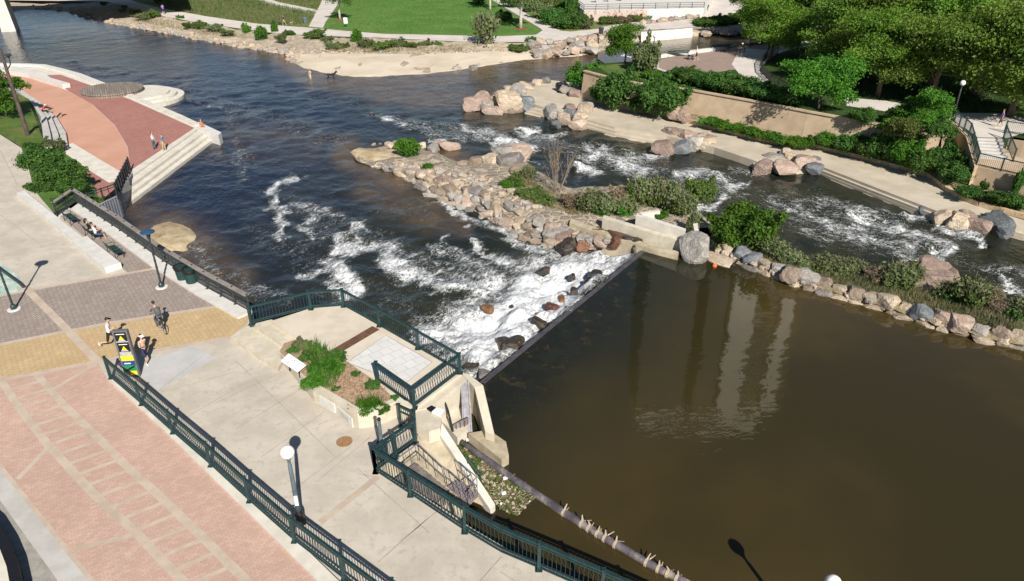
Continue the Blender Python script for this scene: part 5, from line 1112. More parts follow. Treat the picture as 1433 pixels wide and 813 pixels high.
railing('railing', 'green railing along the park path at the right edge', [P(1405, 186, Z_UR), P(1433, 190, Z_UR), P(1510, 200, Z_UR)], 1.1, GS, post_step=2.2, pick=.14)
wall_thing('park_wall', 'tan wall right of the park stair', [P(x, y, Z_UR) for x, y in ((1407, 190), (1433, 194), (1520, 206), (1520, 212), (1433, 198), (1412, 194))], -1.5, MT['concrete_tan'])
# creek side railings
q = PP([(1048, 66), (1075, 60), (1110, 54)], Z_UR); railing('railing', 'black railing beside the creek at the edge of the tree shade', q, 1.2, MT['black'], post_step=2.5, pick=.2, pick_w=.05)
q = PP([(1088, 76), (1072, 82), (1064, 92), (1066, 104), (1078, 116), (1100, 128)], Z_UR); railing('railing', 'curved black railing around the grass at the path bend', q, 1.0, MT['black'], post_step=2.2, pick=.3, pick_w=.05)
# lit street furniture on the teal art piece at the left edge
m_ = MB(); m_.sheet(PP([(-40, 360), (0, 368), (25, 385), (34, 401), (22, 409), (0, 413), (-60, 425)], .012)); o = m_.build('painted_mural', mat('painted_mural', (.20, .42, .38), (.55, .60, .52), 1.4, .9, c3=(.55, .33, .18))); tag(o, 'teal and white painted ground mural at the left edge', 'mural')
mr = thing('sloped_handrail', P(34, 402, 0), 'dark sloping handrail casting a shadow at the left edge', 'railing'); m_ = MB(); 
m_.tube([P(34, 402, .05), P(28, 396, .05), P(-40, 347, .05)], .11, 6); m_.build('rail', DS, mr, mr.location)

# ================================================================== bridge, far terrace, tower
br = thing('bridge', P(18, 46, Z_WD), 'concrete road bridge pier and deck over the river in the upper corner', 'bridge')
pc = P(15, 42, Z_WD); dr = Vector((1, .44, 0)).normalized(); sr = Vector((-dr.y, dr.x, 0))
m_ = MB(); m_.add([pc + dr * sx * w_ + sr * sy * L + Vector((0, 0, z)) for z, w_, L in ((-1.2, 1.35, 2.4), (7.2, .8, 2.4)) for sx, sy in ((-1, -1), (1, -1), (1, 1), (-1, 1))], [(0, 1, 5, 4), (1, 2, 6, 5), (2, 3, 7, 6), (3, 0, 4, 7), (4, 5, 6, 7)]); m_.build('pier', MT['concrete_pale'], br, br.location)
m_ = MB(); m_.obox(pc + Vector((0, 0, 7.4)), dr * 1.5, sr * 3, Vector((0, 0, .25))); m_.build('pier_cap', MT['concrete_pale'], br, br.location)
m_ = MB(); m_.obox(pc + sr * 12.0 - dr * 22 + Vector((0, 0, 8.4)), dr * 56, sr * 16, Vector((0, 0, .75))); m_.build('deck', MT['concrete_grey'], br, br.location)
m_ = MB(); m_.obox(pc - sr * 3.9 - dr * 22 + Vector((0, 0, 9.6)), dr * 56, sr * .2, Vector((0, 0, .45))); m_.build('parapet', MT['concrete_pale'], br, br.location)
zt = 1.0; tb = [P(801, 2, zt), P(817, 14.5, zt), P(900, 12.5, zt), P(985, 11, zt), P(1000, -12, zt), P(800, -25, zt)]
te = thing('terrace', tb[1], 'raised concrete terrace with a graffiti covered wall and black railing', 'terrace')
m_ = MB(); m_.prism(tb, -1.6, zt); m_.build('slab', MT['concrete_white'], te, te.location)
m, n, out = new_mat('graffiti'); v = coord(n, 'pos')
nz = n.nodes.new('ShaderNodeTexNoise'); n.links.new(v, nz.inputs['Vector']); nz.inputs['Scale'].default_value = .55; nz.inputs['Detail'].default_value = 3; nz.inputs['Distortion'].default_value = 1.5
cr = n.nodes.new('ShaderNodeValToRGB'); n.links.new(nz.outputs[0], cr.inputs[0]); cr.color_ramp.interpolation = 'CONSTANT'
els = cr.color_ramp.elements; els[0].color = (.46, .38, .33, 1); els[1].position = .45; els[1].color = (.50, .45, .40, 1)
for p_, c_ in ((.50, (.36, .13, .10, 1)), (.535, (.55, .50, .45, 1)), (.57, (.20, .17, .16, 1)), (.60, (.5, .3, .2, 1)), (.64, (.5, .09, .07, 1))): e = els.new(p_); e.color = c_
bsdf(n, out, cr.outputs[0], .9); m_ = MB(); a, b = tb[1], P(905, 12.5, zt)
m_.obox((a + b) / 2 + Vector((0, -.16, -1.25)), (b - a) / 2, Vector((0, .06, 0)), Vector((0, 0, 1.2))); m_.build('graffiti_wall', m, te, te.location)
m_ = MB(); q = tb[:4]
for a, b in zip(q, q[1:]):
    for z in (1.1, .7, .35): m_.beam(a + Vector((0, 0, z)), b + Vector((0, 0, z)), .07, .07)
    k = max(1, round((b - a).length / 2.6))
    for i in range(k + 1): p = a.lerp(b, i / k); m_.beam(p, p + Vector((0, 0, 1.15)), .1, .1)
m_.build('railing', MT['black'], te, te.location)
for i, (x, y) in enumerate(((833, 3), (850, 2), (868, 1))):
    t = thing('patio_table', P(x, y, zt), ('dark patio table with chairs at the corner of the far terrace', 'dark patio table with chairs in the middle of the far terrace', 'dark patio table furthest along the far terrace railing')[i], 'table')
    m_ = MB(); m_.lathe((0, 0, .7), [(.7, 0), (.7, .05)], 14); m_.build('tabletop', MT['black'], t); m_ = MB(); m_.lathe((0, 0, 0), [(.3, 0), (.05, .05), (.05, .7)], 8); m_.build('leg', DS, t)
# apartment tower beyond the trees, mirrored in the pool
tw = thing('apartment_tower', Vector((72, 232, -1)), 'tall white striped apartment tower beyond the park, mirrored in the pool', 'building')
tow = mat('tower_render', (.66, .64, .58), (.74, .72, .66), .3, .9)
tx = -72
m_ = MB(); m_.box((87 + tx, 4, 77), (34, 22, 154)); m_.box((57 + tx, 4, 77), (18, 22, 154)); m_.build('core', mat('tower_glass', (.02, .025, .03), (.035, .04, .045), .2, .5, 0, .2), tw)
m_ = MB(); m_.box((82 + tx, -8, 76), (8.5, 3, 152)); m_.build('shaft', tow, tw)
m_ = MB(); m_.box((97.5 + tx, -8, 76), (5, 3, 152)); m_.build('shaft', tow, tw)
m_ = MB(); m_.box((57 + tx, -3, 156), (18.5, 10, 11)); m_.build('crown', tow, tw)
m_ = MB(); m_.box((84 + tx, -3, 157), (25, 10, 12)); m_.build('crown', tow, tw)
m_ = MB()
for k in range(46): m_.box((90 + tx, -7.4, 3.3 * k + 2.5), (10, 1.2, .3))
m_.build('balcony_slab', tow, tw)
# ================================================================== rocks
def rock_mesh(name, seed, m, cuts=11, sub=3, squash=1.0):
    g = np.random.default_rng(seed); bm_ = bmesh.new(); bmesh.ops.create_icosphere(bm_, subdivisions=sub, radius=1.0)
    d = np.array([v.co[:] for v in bm_.verts]); d /= np.linalg.norm(d, axis=1)[:, None]
    ax6 = np.array([[1, 0, 0], [-1, 0, 0], [0, 1, 0], [0, -1, 0], [0, 0, 1], [0, 0, -1.0]]) + g.normal(size=(6, 3)) * .22
    nrm = np.concatenate([ax6, g.normal(size=(cuts, 3))]); nrm /= np.linalg.norm(nrm, axis=1)[:, None]; h = np.concatenate([g.uniform(.66, .82, 6), g.uniform(.74, .95, cuts)])
    dp = d @ nrm.T; rr = np.where(dp > .05, h[None] / np.maximum(dp, .05), 9).min(1); rr = np.minimum(rr, 1.18)
    for v, r_, q in zip(bm_.verts, rr, d):
        f = r_ * (1 + .045 * mnoise.fractal(Vector(q * 2.2) + Vector((seed, 0, 0)), .9, 2.0, 4)); v.co = Vector((q[0] * f, q[1] * f, q[2] * f * squash))
    me = bpy.data.meshes.new(name); bm_.to_mesh(me); bm_.free(); me.materials.append(m); return me
RK = {}
for k in ('tan', 'pink', 'grey', 'slate', 'wet', 'rust'):
    RK[k] = [rock_mesh('rock_' + k, 100 * (i + 1) + len(k) * 7, MT['rock_' + k], 4 + i % 3 * 2) for i in range(6)]
rr_ = random.Random(21)
def rock(loc, size, kinds, label, group=None, sink=.3, flat=.75, name='boulder', elong=1.35, rz=None, tilt=.25, sub=None, heap=None):
    k = rr_.choice(kinds)
    if heap is not None:
        me = rr_.choice(RK[k]); sx = size * rr_.uniform(1, elong); M_ = Matrix.Translation(Vector(loc) + Vector((0, 0, size * flat * .3))) @ Matrix.Rotation(rr_.uniform(0, 6.28), 4, 'Z') @ Matrix.Diagonal((sx, size, size * flat, 1))
        heap.cur = {'tan': 0, 'pink': 1, 'grey': 2, 'slate': 2}[k]; heap.add([M_ @ v.co for v in me.vertices], [tuple(p.vertices) for p in me.polygons]); return
    o = link(name, rr_.choice(RK[k]))
    sx = size * rr_.uniform(1, elong); o.scale = (sx, size * rr_.uniform(.8, 1.05), size * flat * rr_.uniform(.85, 1.15))
    o.rotation_euler = (rr_.uniform(-tilt, tilt), rr_.uniform(-tilt, tilt), rr_.uniform(0, 6.28) if rz is None else rz)
    o.location = Vector(loc) + Vector((0, 0, o.scale.z * (1 - 2 * sink) * .8)); tag(o, label, 'boulder', group); return o
T_, PK, G_, SL = 'tan', 'pink', 'grey', 'slate'
# island slope: boulders set in grout
def slope_pt(s, t, lo=isl_w[0], hi=isl_w[1]):
    f = s * (len(lo) - 1); i = min(int(f), len(lo) - 2); a = lo[i].lerp(lo[i + 1], f - i); b = hi[i].lerp(hi[i + 1], f - i); return a.lerp(b, t), i
n_ = 0
for row, (t, cnt) in enumerate(((.12, 28), (.36, 27), (.60, 25), (.84, 23))):
    for k in range(cnt):
        s = .13 + .75 * (k + (.5 if row % 2 else 0) + rr_.uniform(-.28, .28)) / cnt; p, i = slope_pt(min(s, .9), t + rr_.uniform(-.05, .05))
        dd_ = (isl_w[0][min(i + 1, 14)] - isl_w[0][i]); rock(p + Vector((0, 0, .05)), rr_.choice((.46, .52, .6, .68, .76)), [T_, T_, G_, T_, G_, T_, PK] if t > .2 else [G_, T_, G_], 'weathered boulder set in tan grout on the sloping island wall', 'boulders set in the grouted island wall', .52, .6, elong=1.5, rz=math.atan2(dd_.y, dd_.x) + rr_.uniform(-.4, .4), tilt=.5)
hp_ = MB()
for k in range(90):
    s = rr_.uniform(.12, .62); a, i = slope_pt(s, rr_.uniform(.1, .9), isl_w[1], isl_w[2]); rock(a, rr_.uniform(.18, .42), [T_, G_, PK], 'small loose stone lying along the top of the grouted island', 'loose stones on top of the island', .35, heap=hp_)
for (x, y, s_, kd, lb) in ((607, 211, .75, G_, 'rounded grey boulder at the mouth of the island inlet'), (615, 206, .8, PK, 'pinkish boulder next to the grey one in the island inlet'), (628, 208, 1.0, PK, 'long pinkish boulder furthest out in the island inlet'), (722, 220, 1.3, PK, 'upright pink boulder on the chute side of the island'), (705, 221, 1.4, G_, 'big grey brown boulder beside the upright pink one'), (712, 232, 1.3, G_, 'broad boulder below the upright pink one on the island'), (690, 228, 1.1, T_, 'tan boulder on the chute edge of the island'), (725, 244, 1.1, T_, 'flat tan boulder at the grassy end of the island tip'), (668, 233, 1.3, T_, 'long flat tan rock ledge above the inlet'), (650, 234, .8, T_, 'smaller tan ledge rock above the inlet'), (545, 205, .6, T_, 'small tan rock behind the sand spit'), (556, 204, .55, G_, 'small grey rock among green leaves on the spit'), (535, 211, .6, T_, 'flat tan slab on the sand spit'), (566, 203, .7, G_, 'pale grey rock beside the bright green spit plant'), (590, 206, .6, T_, 'tan rock right of the bright green spit plant'), (523, 203, .22, T_, 'little pale stone in the water off the spit'), (532, 202, .2, PK, 'little reddish stone in the water off the spit'), (815, 333, .9, SL, 'dark slate boulder at the foot of the island near the falls'), (800, 343, .8, 'wet', 'dark wet boulder at the bottom of the island slope'), (790, 350, .7, 'wet', 'black wet boulder where the foam meets the island'), (815, 345, .75, 'rust', 'rust stained boulder beside the falling water'), (803, 322, .9, PK, 'pink boulder high on the slope near the low wall'), (822, 326, .75, SL, 'slate boulder next to the pink one near the low wall'), (795, 313, .8, SL, 'dark grey boulder at the top of the island slope'), (760, 256, .0, T_, '')):
    if s_: rock(P(x, y, Z_WD if y < 215 or 'inlet' in lb else -2.0 if x > 780 else -1.7), s_, [kd], lb, None, .3)
# dark wet rocks around the falls and in the foam
for (x, y, s_, kd, lb) in ((836, 333, .75, 'rust', 'mossy brown rock at the head of the side falls'), (848, 336, .7, 'wet', 'black rock splitting the side falls'), (862, 342, .95, 'rust', 'big brown wet rock in the middle of the side falls'), (878, 346, .9, 'wet', 'dark brown wet rock near the weir end of the falls'), (890, 350, .7, 'wet', 'small dark wet rock closest to the weir end')):
    rock(P(x, y, -1.75), s_, [kd], lb, 'wet rocks in the side falls', .25, .9)
for (x, y, s_, kd, lb) in ((852, 371, .45, 'rust', 'rusty red stone in the foam below the falls'), (866, 366, .5, 'wet', 'black stone in the foam below the falls'), (834, 386, .75, 'wet', 'long black rock in the white water under the weir'), (801, 388, .45, 'wet', 'round brown stone further out in the foam'), (819, 396, .33, 'rust', 'little rust coloured stone beside the long black rock'), (803, 409, .5, 'wet', 'flat dark rock near the middle of the weir'), (786, 421, .5, 'rust', 'upper of two rust brown rocks under the weir'), (772, 432, .6, 'rust', 'lower of two rust brown rocks under the weir'), (797, 431, .28, 'wet', 'small dark stone close to the weir crest'), (754, 453, .7, 'wet', 'mossy dark rock nearest the lower half of the weir'), (773, 457, .4, 'wet', 'dark rock touching the weir crest'), (706, 485, .9, 'wet', 'broad black rock in the foam left of its twin'), (720, 484, .85, 'wet', 'pointed black rock beside the broad one near the weir'), (719, 505, .45, 'wet', 'dark rock touching the weir below the pointed one'), (661, 517, .75, 'wet', 'round dark brown rock off the platform railing corner'), (678, 528, .7, G_, 'grey wet rock at the foot of the weir by the pier'), (683, 433, .5, 'rust', 'reddish rock awash far out in the foam'), (718, 441, .35, 'rust', 'pinkish stone awash in the foam'), (716, 429, .25, 'wet', 'thin dark stone awash in the foam'), (762, 380, .6, 'wet', 'dark flat rock in the foam near the island')):
    wz_ = Z_WD + (.25 if kd != G_ else .1); rock(P(x, y, wz_ + (.35 if lb.find('weir') > 0 else 0)), s_ * .72, [kd], lb, None, .40, .8, elong=1.5)
rock(P(969, 360, -1.4), 1.2, [G_], 'very large angular grey boulder at the end of the weir walls', None, .12, .95, elong=1.15)
rock(P(1000, 366, -1.5), 1.0, [T_], 'low flat tan rock between the big boulder and the levee', None, .35, .5, elong=1.8)
# levee stones: two rows
def row(pts, step, dy, z, size, kinds, lb, grp, **kw):
    q = resample(PP(pts, z), step)
    for i, p in enumerate(q):
        d = (q[min(i + 1, len(q) - 1)] - q[max(i - 1, 0)]); rock(p + Vector((rr_.uniform(-.1, .1), dy + rr_.uniform(-.12, .12), 0)), size * rr_.choice((.78, .88, .96, 1.05, 1.15)), kinds, lb, grp, rz=math.atan2(d.y, d.x) + rr_.uniform(-.35, .35), **kw)
row(LV[1:], 1.0, .10, -1.40, .54, [T_, T_, G_, T_], 'low pale stone at the waterline of the levee', 'waterline stones of the levee', sink=.30, flat=.55, elong=1.4)
row([(x + 1, y - 8) for x, y in LV[1:]], 1.0, .30, -1.08, .66, [T_, PK, T_, G_, T_, SL], 'chunky boulder in the upper row of the stone levee', 'upper row boulders of the levee', sink=.22, flat=.8, elong=1.25)
for x, y, s_, lb in ((1303, 385, 1.2, 'upper pink boulder in the chute beside the levee shrubs'), (1322, 392, 1.1, 'right hand pink boulder of the trio beside the levee'), (1310, 402, 1.25, 'lower pink boulder of the trio beside the levee'), (1290, 412, 1.0, 'pinkish tan boulder between the trio and the levee wall')):
    rock(P(x, y, -1.9), s_ * .8, [PK], lb, None, .2, .8)
# right bank boulders
for x, y, s_, kd, lb in ((662, 153, 1.9, PK, 'pink slab at the outer end of the promenade rocks'), (676, 146, 1.7, PK, 'pale pink slab leaning inland at the promenade tip'), (683, 155, 1.5, G_, 'grey slab lying between pink slabs at the tip'), (690, 160, 1.5, PK, 'white topped orange rock at the waterline of the tip'), (700, 145, 1.8, T_, 'tan slab inland of the white topped rock'), (712, 150, 2.2, T_, 'largest tan block at the promenade tip'), (722, 143, 1.4, T_, 'tan block beside the largest one'), (722, 157, 1.3, T_, 'small tan rock at the waterline below the largest block'), (735, 149, 1.6, SL, 'blue grey boulder where the river steps begin'), (725, 132, 1.6, G_, 'flat grey boulder at the back of the tip'), (735, 128, 1.4, T_, 'tan boulder at the back edge of the tip'), (712, 130, 1.2, T_, 'low tan stone on the creek side of the tip'), (742, 122, 1.0, G_, 'pale stone at the creek edge of the promenade'), (752, 120, 1.1, T_, 'creamy stone at the creek edge of the promenade'), (764, 118, 1.1, G_, 'light grey stone on the creek edge by the bin'), (699, 135, 1.0, T_, 'sandy stone half in the shallows of the creek'), (640, 98, .7, G_, 'pale rock lying in the shallows off the beach'), (663, 98, 1.0, G_, 'long pale rock in the shallows off the beach')):
    rock(P(x, y, Z_WD - .1 if y > 150 or x < 670 else -1.9), s_ * .8, [kd], lb, None, .22, .75)
for x, y, s_, kd, lb in ((773, 165, 1.6, G_, 'long grey boulder on the steps above the water'), (777, 177, 1.3, SL, 'dark wet boulder at the water below the steps'), (797, 155, 1.0, PK, 'upright reddish stone on the steps'), (797, 162, 1.0, SL, 'blue grey stone beside the upright reddish one'), (818, 158, 1.4, T_, 'orange tan boulder in the middle of the step cluster'), (822, 152, 1.2, G_, 'grey tan boulder at the back of the step cluster'), (808, 180, 1.3, PK, 'round orange boulder at the waterline of the step cluster'), (812, 168, 1.1, T_, 'tan boulder above the round orange one'), (790, 170, 1.2, T_, 'flat tan boulder between the grey and orange ones'), (788, 125, 1.3, PK, 'pinkish boulder beside the black bin'), (795, 131, 1.4, G_, 'light boulder next to the bin under the shrubs'), (805, 136, 1.2, PK, 'brown pink boulder at the edge of the shrubs')):
    rock(P(x, y, Z_WD if 'water' in lb else -1.75), s_ * .75, [kd], lb, None, .2, .8)
for x, y, s_, kd, lb in ((928, 213, 1.4, PK, 'smooth orange boulder, outermost of the middle cluster'), (945, 195, 1.4, T_, 'flat tan boulder at the back of the middle cluster'), (953, 213, 1.3, SL, 'dark red grey boulder in the middle cluster at the water'), (962, 200, 1.2, PK, 'pink boulder in the centre of the middle cluster'), (972, 208, 1.3, G_, 'upright dark grey boulder in the middle cluster'), (978, 199, 1.2, PK, 'reddish boulder at the upper side of the middle cluster'), (985, 208, 1.2, T_, 'pale tan boulder of the middle cluster'), (994, 201, 1.1, PK, 'brownish boulder at the far end of the middle cluster'), (993, 210, .8, PK, 'small orange rock beside the middle cluster'),
    (943, 166, 1.1, PK, 'standing reddish stone at the end of the big shrubs'), (956, 167, 1.1, PK, 'second standing stone at the end of the big shrubs'), (970, 160, 1.3, SL, 'dark grey boulder behind the standing stones'),
    (1068, 240, 1.2, PK, 'reddish boulder at the start of the right cluster'), (1080, 228, 1.2, G_, 'grey boulder with a dark top in the right cluster'), (1098, 242, 1.3, PK, 'red brown boulder at the water in the right cluster'), (1103, 228, 1.2, T_, 'tan boulder behind the red brown one'), (1122, 237, 1.6, PK, 'largest pink boulder of the right cluster'), (1140, 243, 1.2, SL, 'blue slate boulder at the end of the right cluster'), (1140, 232, .9, G_, 'small grey boulder above the slate one'), (1088, 236, .9, SL, 'dark little boulder squeezed between red ones'),
    (1318, 311, 1.1, T_, 'low tan rock below the promenade by the rapid'), (1340, 317, 1.1, T_, 'wet tan rock at the promenade edge by the rapid'), (1352, 312, .9, T_, 'square tan rock at the promenade edge'), (1366, 322, 1.2, PK, 'red brown boulder left of the large slate one'), (1394, 324, 1.9, SL, 'large blue slate boulder at the end of the rapid'), (1295, 299, .7, SL, 'dark wedge rock at the end of the river steps'), (1378, 279, .8, PK, 'pink stone set on end in the sandstone kerb')):
    rock(P(x, y, (-1.3 if 'kerb' in lb or 'shrubs' in lb or 'standing' in lb else Z_WD + .05)), s_ * (.88 if s_ < 1.8 else .74), [kd], lb, None, .2, .82)
# far bank stones
for k in range(150):
    if k < 105: f = rr_.uniform(0.06, .5); s = f * (len(l0) - 1); i = int(s); p = l0[i].lerp(l0[i + 1], s - i).lerp(l1[i].lerp(l1[i + 1], s - i), rr_.random() ** 1.6 * .9)
    else: p = P(rr_.uniform(755, 845), 0, 0); x = rr_.uniform(745, 843); y = rr_.uniform(60, 81) - (x - 745) * .07; p = P(x, y, -2.2 + (80 - y) * .045)
    big = k >= 105
    rock(p, rr_.uniform(.6, 1.25) if big else rr_.uniform(.3, .7), [T_, T_, G_, PK, G_], 'pale rock in the pile at the creek mouth' if big else 'pale stone along the far river bank', 'rocks at the creek mouth' if big else 'stones along the far bank', .3, .65, heap=None if big else hp_)
for k in range(22):
    x = rr_.uniform(985, 1062); y = 47 - (x - 985) * .07 + rr_.uniform(-4, 3); rock(P(x, y, -1.3), rr_.uniform(.5, 1.0), [T_, G_], 'pale rock along the far edge of the creek', 'rocks on the creek edge', .3, heap=hp_)
for k in range(12):
    x = 890 + k * 8 + rr_.uniform(-2, 2); rock(P(x, 35 - (x - 890) * .12, Z_FP + .3), rr_.uniform(.6, 1.0), [T_, G_], 'pale edging rock along the ramp below the terrace', 'edging rocks below the terrace', .3)

for k in range(150):
    f = rr_.uniform(9, 19.5); i = int(f); p = l1[i].lerp(l1[i + 1], f - i).lerp(l2[i].lerp(l2[i + 1], f - i), rr_.uniform(-.15, .5) ** 2); rock(p + Vector((0, 0, .08)), rr_.uniform(.12, .4), [T_, G_, PK], '', None, heap=hp_)
for k in range(120):
    f = rr_.uniform(.5, 9); i = int(f); p = l0[i].lerp(l0[i + 1], f - i).lerp(l1[i].lerp(l1[i + 1], f - i), rr_.uniform(-.1, .9)); rock(p + Vector((0, 0, .05)), rr_.uniform(.15, .5), [T_, G_, T_, PK], '', None, heap=hp_)
for k in range(60):
    i = rr_.randrange(1, 9); a = lv[0][i - 1].lerp(lv[0][i], rr_.random()); b = lv[1][i - 1].lerp(lv[1][i], rr_.random()); rock(a.lerp(b, rr_.uniform(.2, 1.0)) + Vector((0, .1, .05)), rr_.uniform(.15, .32), [T_, G_, PK], '', None, heap=hp_)
for k in range(120):
    p, i = slope_pt(rr_.uniform(.12, .9), rr_.uniform(.02, 1.0)); rock(p + Vector((0, 0, .02)), rr_.uniform(.14, .34), [T_, G_, T_], '', None, heap=hp_)
hp_.build('bank_stones', [MT['rock_tan'], MT['rock_pink'], MT['rock_grey']])['kind'] = 'stuff'
# ================================================================== plants
def tree_kind(h, cr, seed, leafm, n, size, bark='bark', lobes=11, limbs=6):
    g = random.Random(seed); lo = []
    for k in range(lobes):
        a = g.uniform(0, 6.28); r_ = cr * (.15 + .62 * g.random() ** .7); z = h * g.uniform(.32, .84); f = 1 - .45 * abs(z / h - .58) * 2; s = cr * g.uniform(.28, .46)
        lo.append((math.cos(a) * r_ * f, math.sin(a) * r_ * f, z, s * g.uniform(.9, 1.25), s * g.uniform(.9, 1.25), s * g.uniform(.6, .85)))
    lo.append((0, 0, h * .86, cr * .4, cr * .4, h * .12))
    for k in range(lobes * 2): q = lo[k % lobes]; a = g.uniform(0, 6.28); lo.append((q[0] + math.cos(a) * q[3], q[1] + math.sin(a) * q[3], q[2] + g.uniform(-.6, .7) * q[5], q[3] * .45, q[3] * .45, q[5] * .45))
    m_ = MB(); m_.tube([(0, 0, -.2), (.05, 0, h * .15), (.1, .08, h * .34), (0, 0, h * .62), (0, 0, h * .8)], [h * .032, h * .024, h * .02, h * .012, h * .004], 9)
    for k in range(limbs):
        q = lo[k]; z0 = h * g.uniform(.22, .42); m_.tube([(0.05, .03, z0), (q[0] * .45, q[1] * .45, z0 + (q[2] - z0) * .55), (q[0], q[1], q[2])], [h * .013, h * .009, h * .003], 6)
        for _ in range(2):
            e = (q[0] + g.uniform(-1, 1) * q[3], q[1] + g.uniform(-1, 1) * q[4], q[2] + g.uniform(-.2, 1) * q[5]); m_.tube([(q[0] * .6, q[1] * .6, z0 + (q[2] - z0) * .65), e], [h * .006, h * .002], 5)
    return m_, leaf_mesh('crown', lo, n, size, MT[leafm], seed, .34, .45), bark
def plant_tree(kind, name, loc, label, group=None, sc=1.0, rz=0.0):
    t = thing(name, loc, label, 'tree', group, rz); tr, cr, bk = kind
    tr.build('trunk', MT[bk], t, None, True); link('crown', cr, t); t.scale = (sc, sc, sc); return t
KA = tree_kind(13.5, 7.0, 1, 'leaf_tree', 46000, .25, lobes=17); KB = tree_kind(12, 6.8, 2, 'leaf_tree2', 40000, .24, lobes=17); KC = tree_kind(14.5, 6.6, 3, 'leaf_tree', 46000, .25, lobes=17)
KD = tree_kind(5.4, 3.4, 4, 'leaf_bright', 15000, .17, lobes=10, limbs=5); KE = tree_kind(5.0, 2.6, 6, 'leaf_bright', 12000, .16, lobes=9)
KF = tree_kind(11, 3.6, 7, 'leaf_olive', 5000, .24, 'bark_pale', 8, 6)
canopy = [(1300, 150, 1, .85), (1362, 132, 0, .9), (1228, 136, 2, .72), (1450, 175, 0, .95), (1180, 108, 1, .8), (1078, 84, 0, .72), (1118, 60, 1, .95), (1172, 84, 2, .95), (1225, 112, 1, .98), (1262, 70, 0, 1.02), (1300, 128, 0, .9), (1352, 96, 2, 1.0), (1413, 163, 1, .95), (1428, 90, 0, 1.05), (1480, 140, 2, 1.0), (1205, 45, 0, 1.0), (1320, 55, 1, 1.05), (1092, 36, 0, .85), (1400, 46, 2, 1.05), (1150, 24, 2, 1.0), (1265, 24, 1, 1.05), (1520, 80, 0, 1.1), (1050, 24, 1, .7)]
first = {}
for i, (x, y, k, s) in enumerate(canopy):
    K = (KA, KB, KC)[k]; lb = ('tall park tree with yellow green crown in the merged canopy', 'olive brown tinted park tree in the merged canopy', 'taller narrow park tree in the merged canopy')[k]
    if k not in first: first[k] = o = plant_tree(K, 'park_tree', P(x, y, Z_UR), lb, 'park trees on the far right')
    else: o = copy_tree(first[k]); o.location = P(x, y, Z_UR)
    o.rotation_euler = (0, 0, i * 1.7); o.scale = (s, s, s * rng.uniform(.92, 1.08))
o = plant_tree(KD, 'tree', P(874, 91, Z_UR - .3), 'round bright green tree beside the small creek falls', None, 1.0)
o = plant_tree(KD, 'tree', P(1144, 160, Z_UR - .5), 'bright green bushy tree at the hedge end by the retaining wall', None, 1.12, 2.0)
o = plant_tree(KE, 'tree', P(1286, 188, Z_UR - .3), 'green tree beside the path above the dark stair wall', None, .88, 1.0)
o = plant_tree(KE, 'tree', P(1252, 214, -.9), 'small green tree in the planting bed below the retaining wall', None, .95, 3.0)
o = plant_tree(KE, 'tree', P(9, 168, -.6), 'dense dark green tree beside the floodlight mast', None, 1.15, .5)
for x, y, s, lb in ((476, 28, .8, 'pale trunked tree in a mulch ring at the left end of the lawn'), (728.5, 40, 1.15, 'slender white trunked tree in a mulch ring by the right path'), (686, 14, .9, 'thin tree at the upper right edge of the lawn'), (560, -34, .8, 'tree beyond the lawn shading its far edge')):
    plant_tree(KF, 'lawn_tree', P(x, y, Z_FP), lb, None, s, x)
for x, y in ((476, 28), (728.5, 40)): m_ = MB(); m_.lathe(P(x, y, Z_FP + .03), [(1.5, 0), (1.3, .06), (.3, .1)], 16); struct('mulch_ring', m_, MT['redmulch'])

def shrub_kind(seed, leafm, n, size, lobes=7, h=1.0, spread=1.0):
    g = random.Random(seed); lo = [(0, 0, h * .45, spread * .62, spread * .62, h * .45)]
    for k in range(lobes): a = g.uniform(0, 6.28); r_ = spread * g.uniform(.3, .72); s = g.uniform(.24, .42); lo.append((math.cos(a) * r_, math.sin(a) * r_, h * g.uniform(.28, .75), s * spread, s * spread, s * h))
    for k in range(lobes * 3): q = lo[k % len(lo)]; a = g.uniform(0, 6.28); lo.append((q[0] + math.cos(a) * q[3] * .95, q[1] + math.sin(a) * q[4] * .95, q[2] + g.uniform(-.3, 1.0) * q[5], .13 * spread, .13 * spread, .14 * h))
    return leaf_mesh('shrub', lo, n, size, MT[leafm], seed, .30, .3, .3)
def twig_kind(seed, n, leafm, nl, size, h=1.0, mt='twig', spread=.8, th=1.0):
    """upright bare stems with sparse leaves"""
    g = random.Random(seed); m_ = MB()
    for k in range(n):
        a = g.uniform(0, 6.28); r_ = spread * g.random() ** .6; x, y = math.cos(a) * r_, math.sin(a) * r_; z = h * g.uniform(.55, 1.05)
        q = (x * .55, y * .55, z * .55); m_.tube([(x * .15, y * .15, 0), q, (x, y, z)], [.022 * th, .014 * th, .004 * th], 4, False)
        for _ in range(2): m_.tube([q, (x * .8 + g.uniform(-.25, .25), y * .8 + g.uniform(-.25, .25), z * g.uniform(.75, 1.0))], [.011 * th, .004 * th], 3, False)
    return m_, leaf_mesh('foliage', [(0, 0, h * .5, spread * .85, spread * .85, h * .45)], nl, size, MT[leafm], seed, .5, .5)
SH = {k: [shrub_kind(50 + 3 * i + j, k, 4600, .105, 9) for j in range(3)] for i, k in enumerate(('leaf_bright', 'leaf_dark', 'leaf_sage', 'leaf_olive', 'leaf_dry'))}
SHB = {k: [shrub_kind(80 + 3 * i + j, k, 9000, .075, 12) for j in range(2)] for i, k in enumerate(('leaf_bright', 'leaf_dark', 'leaf_olive'))}
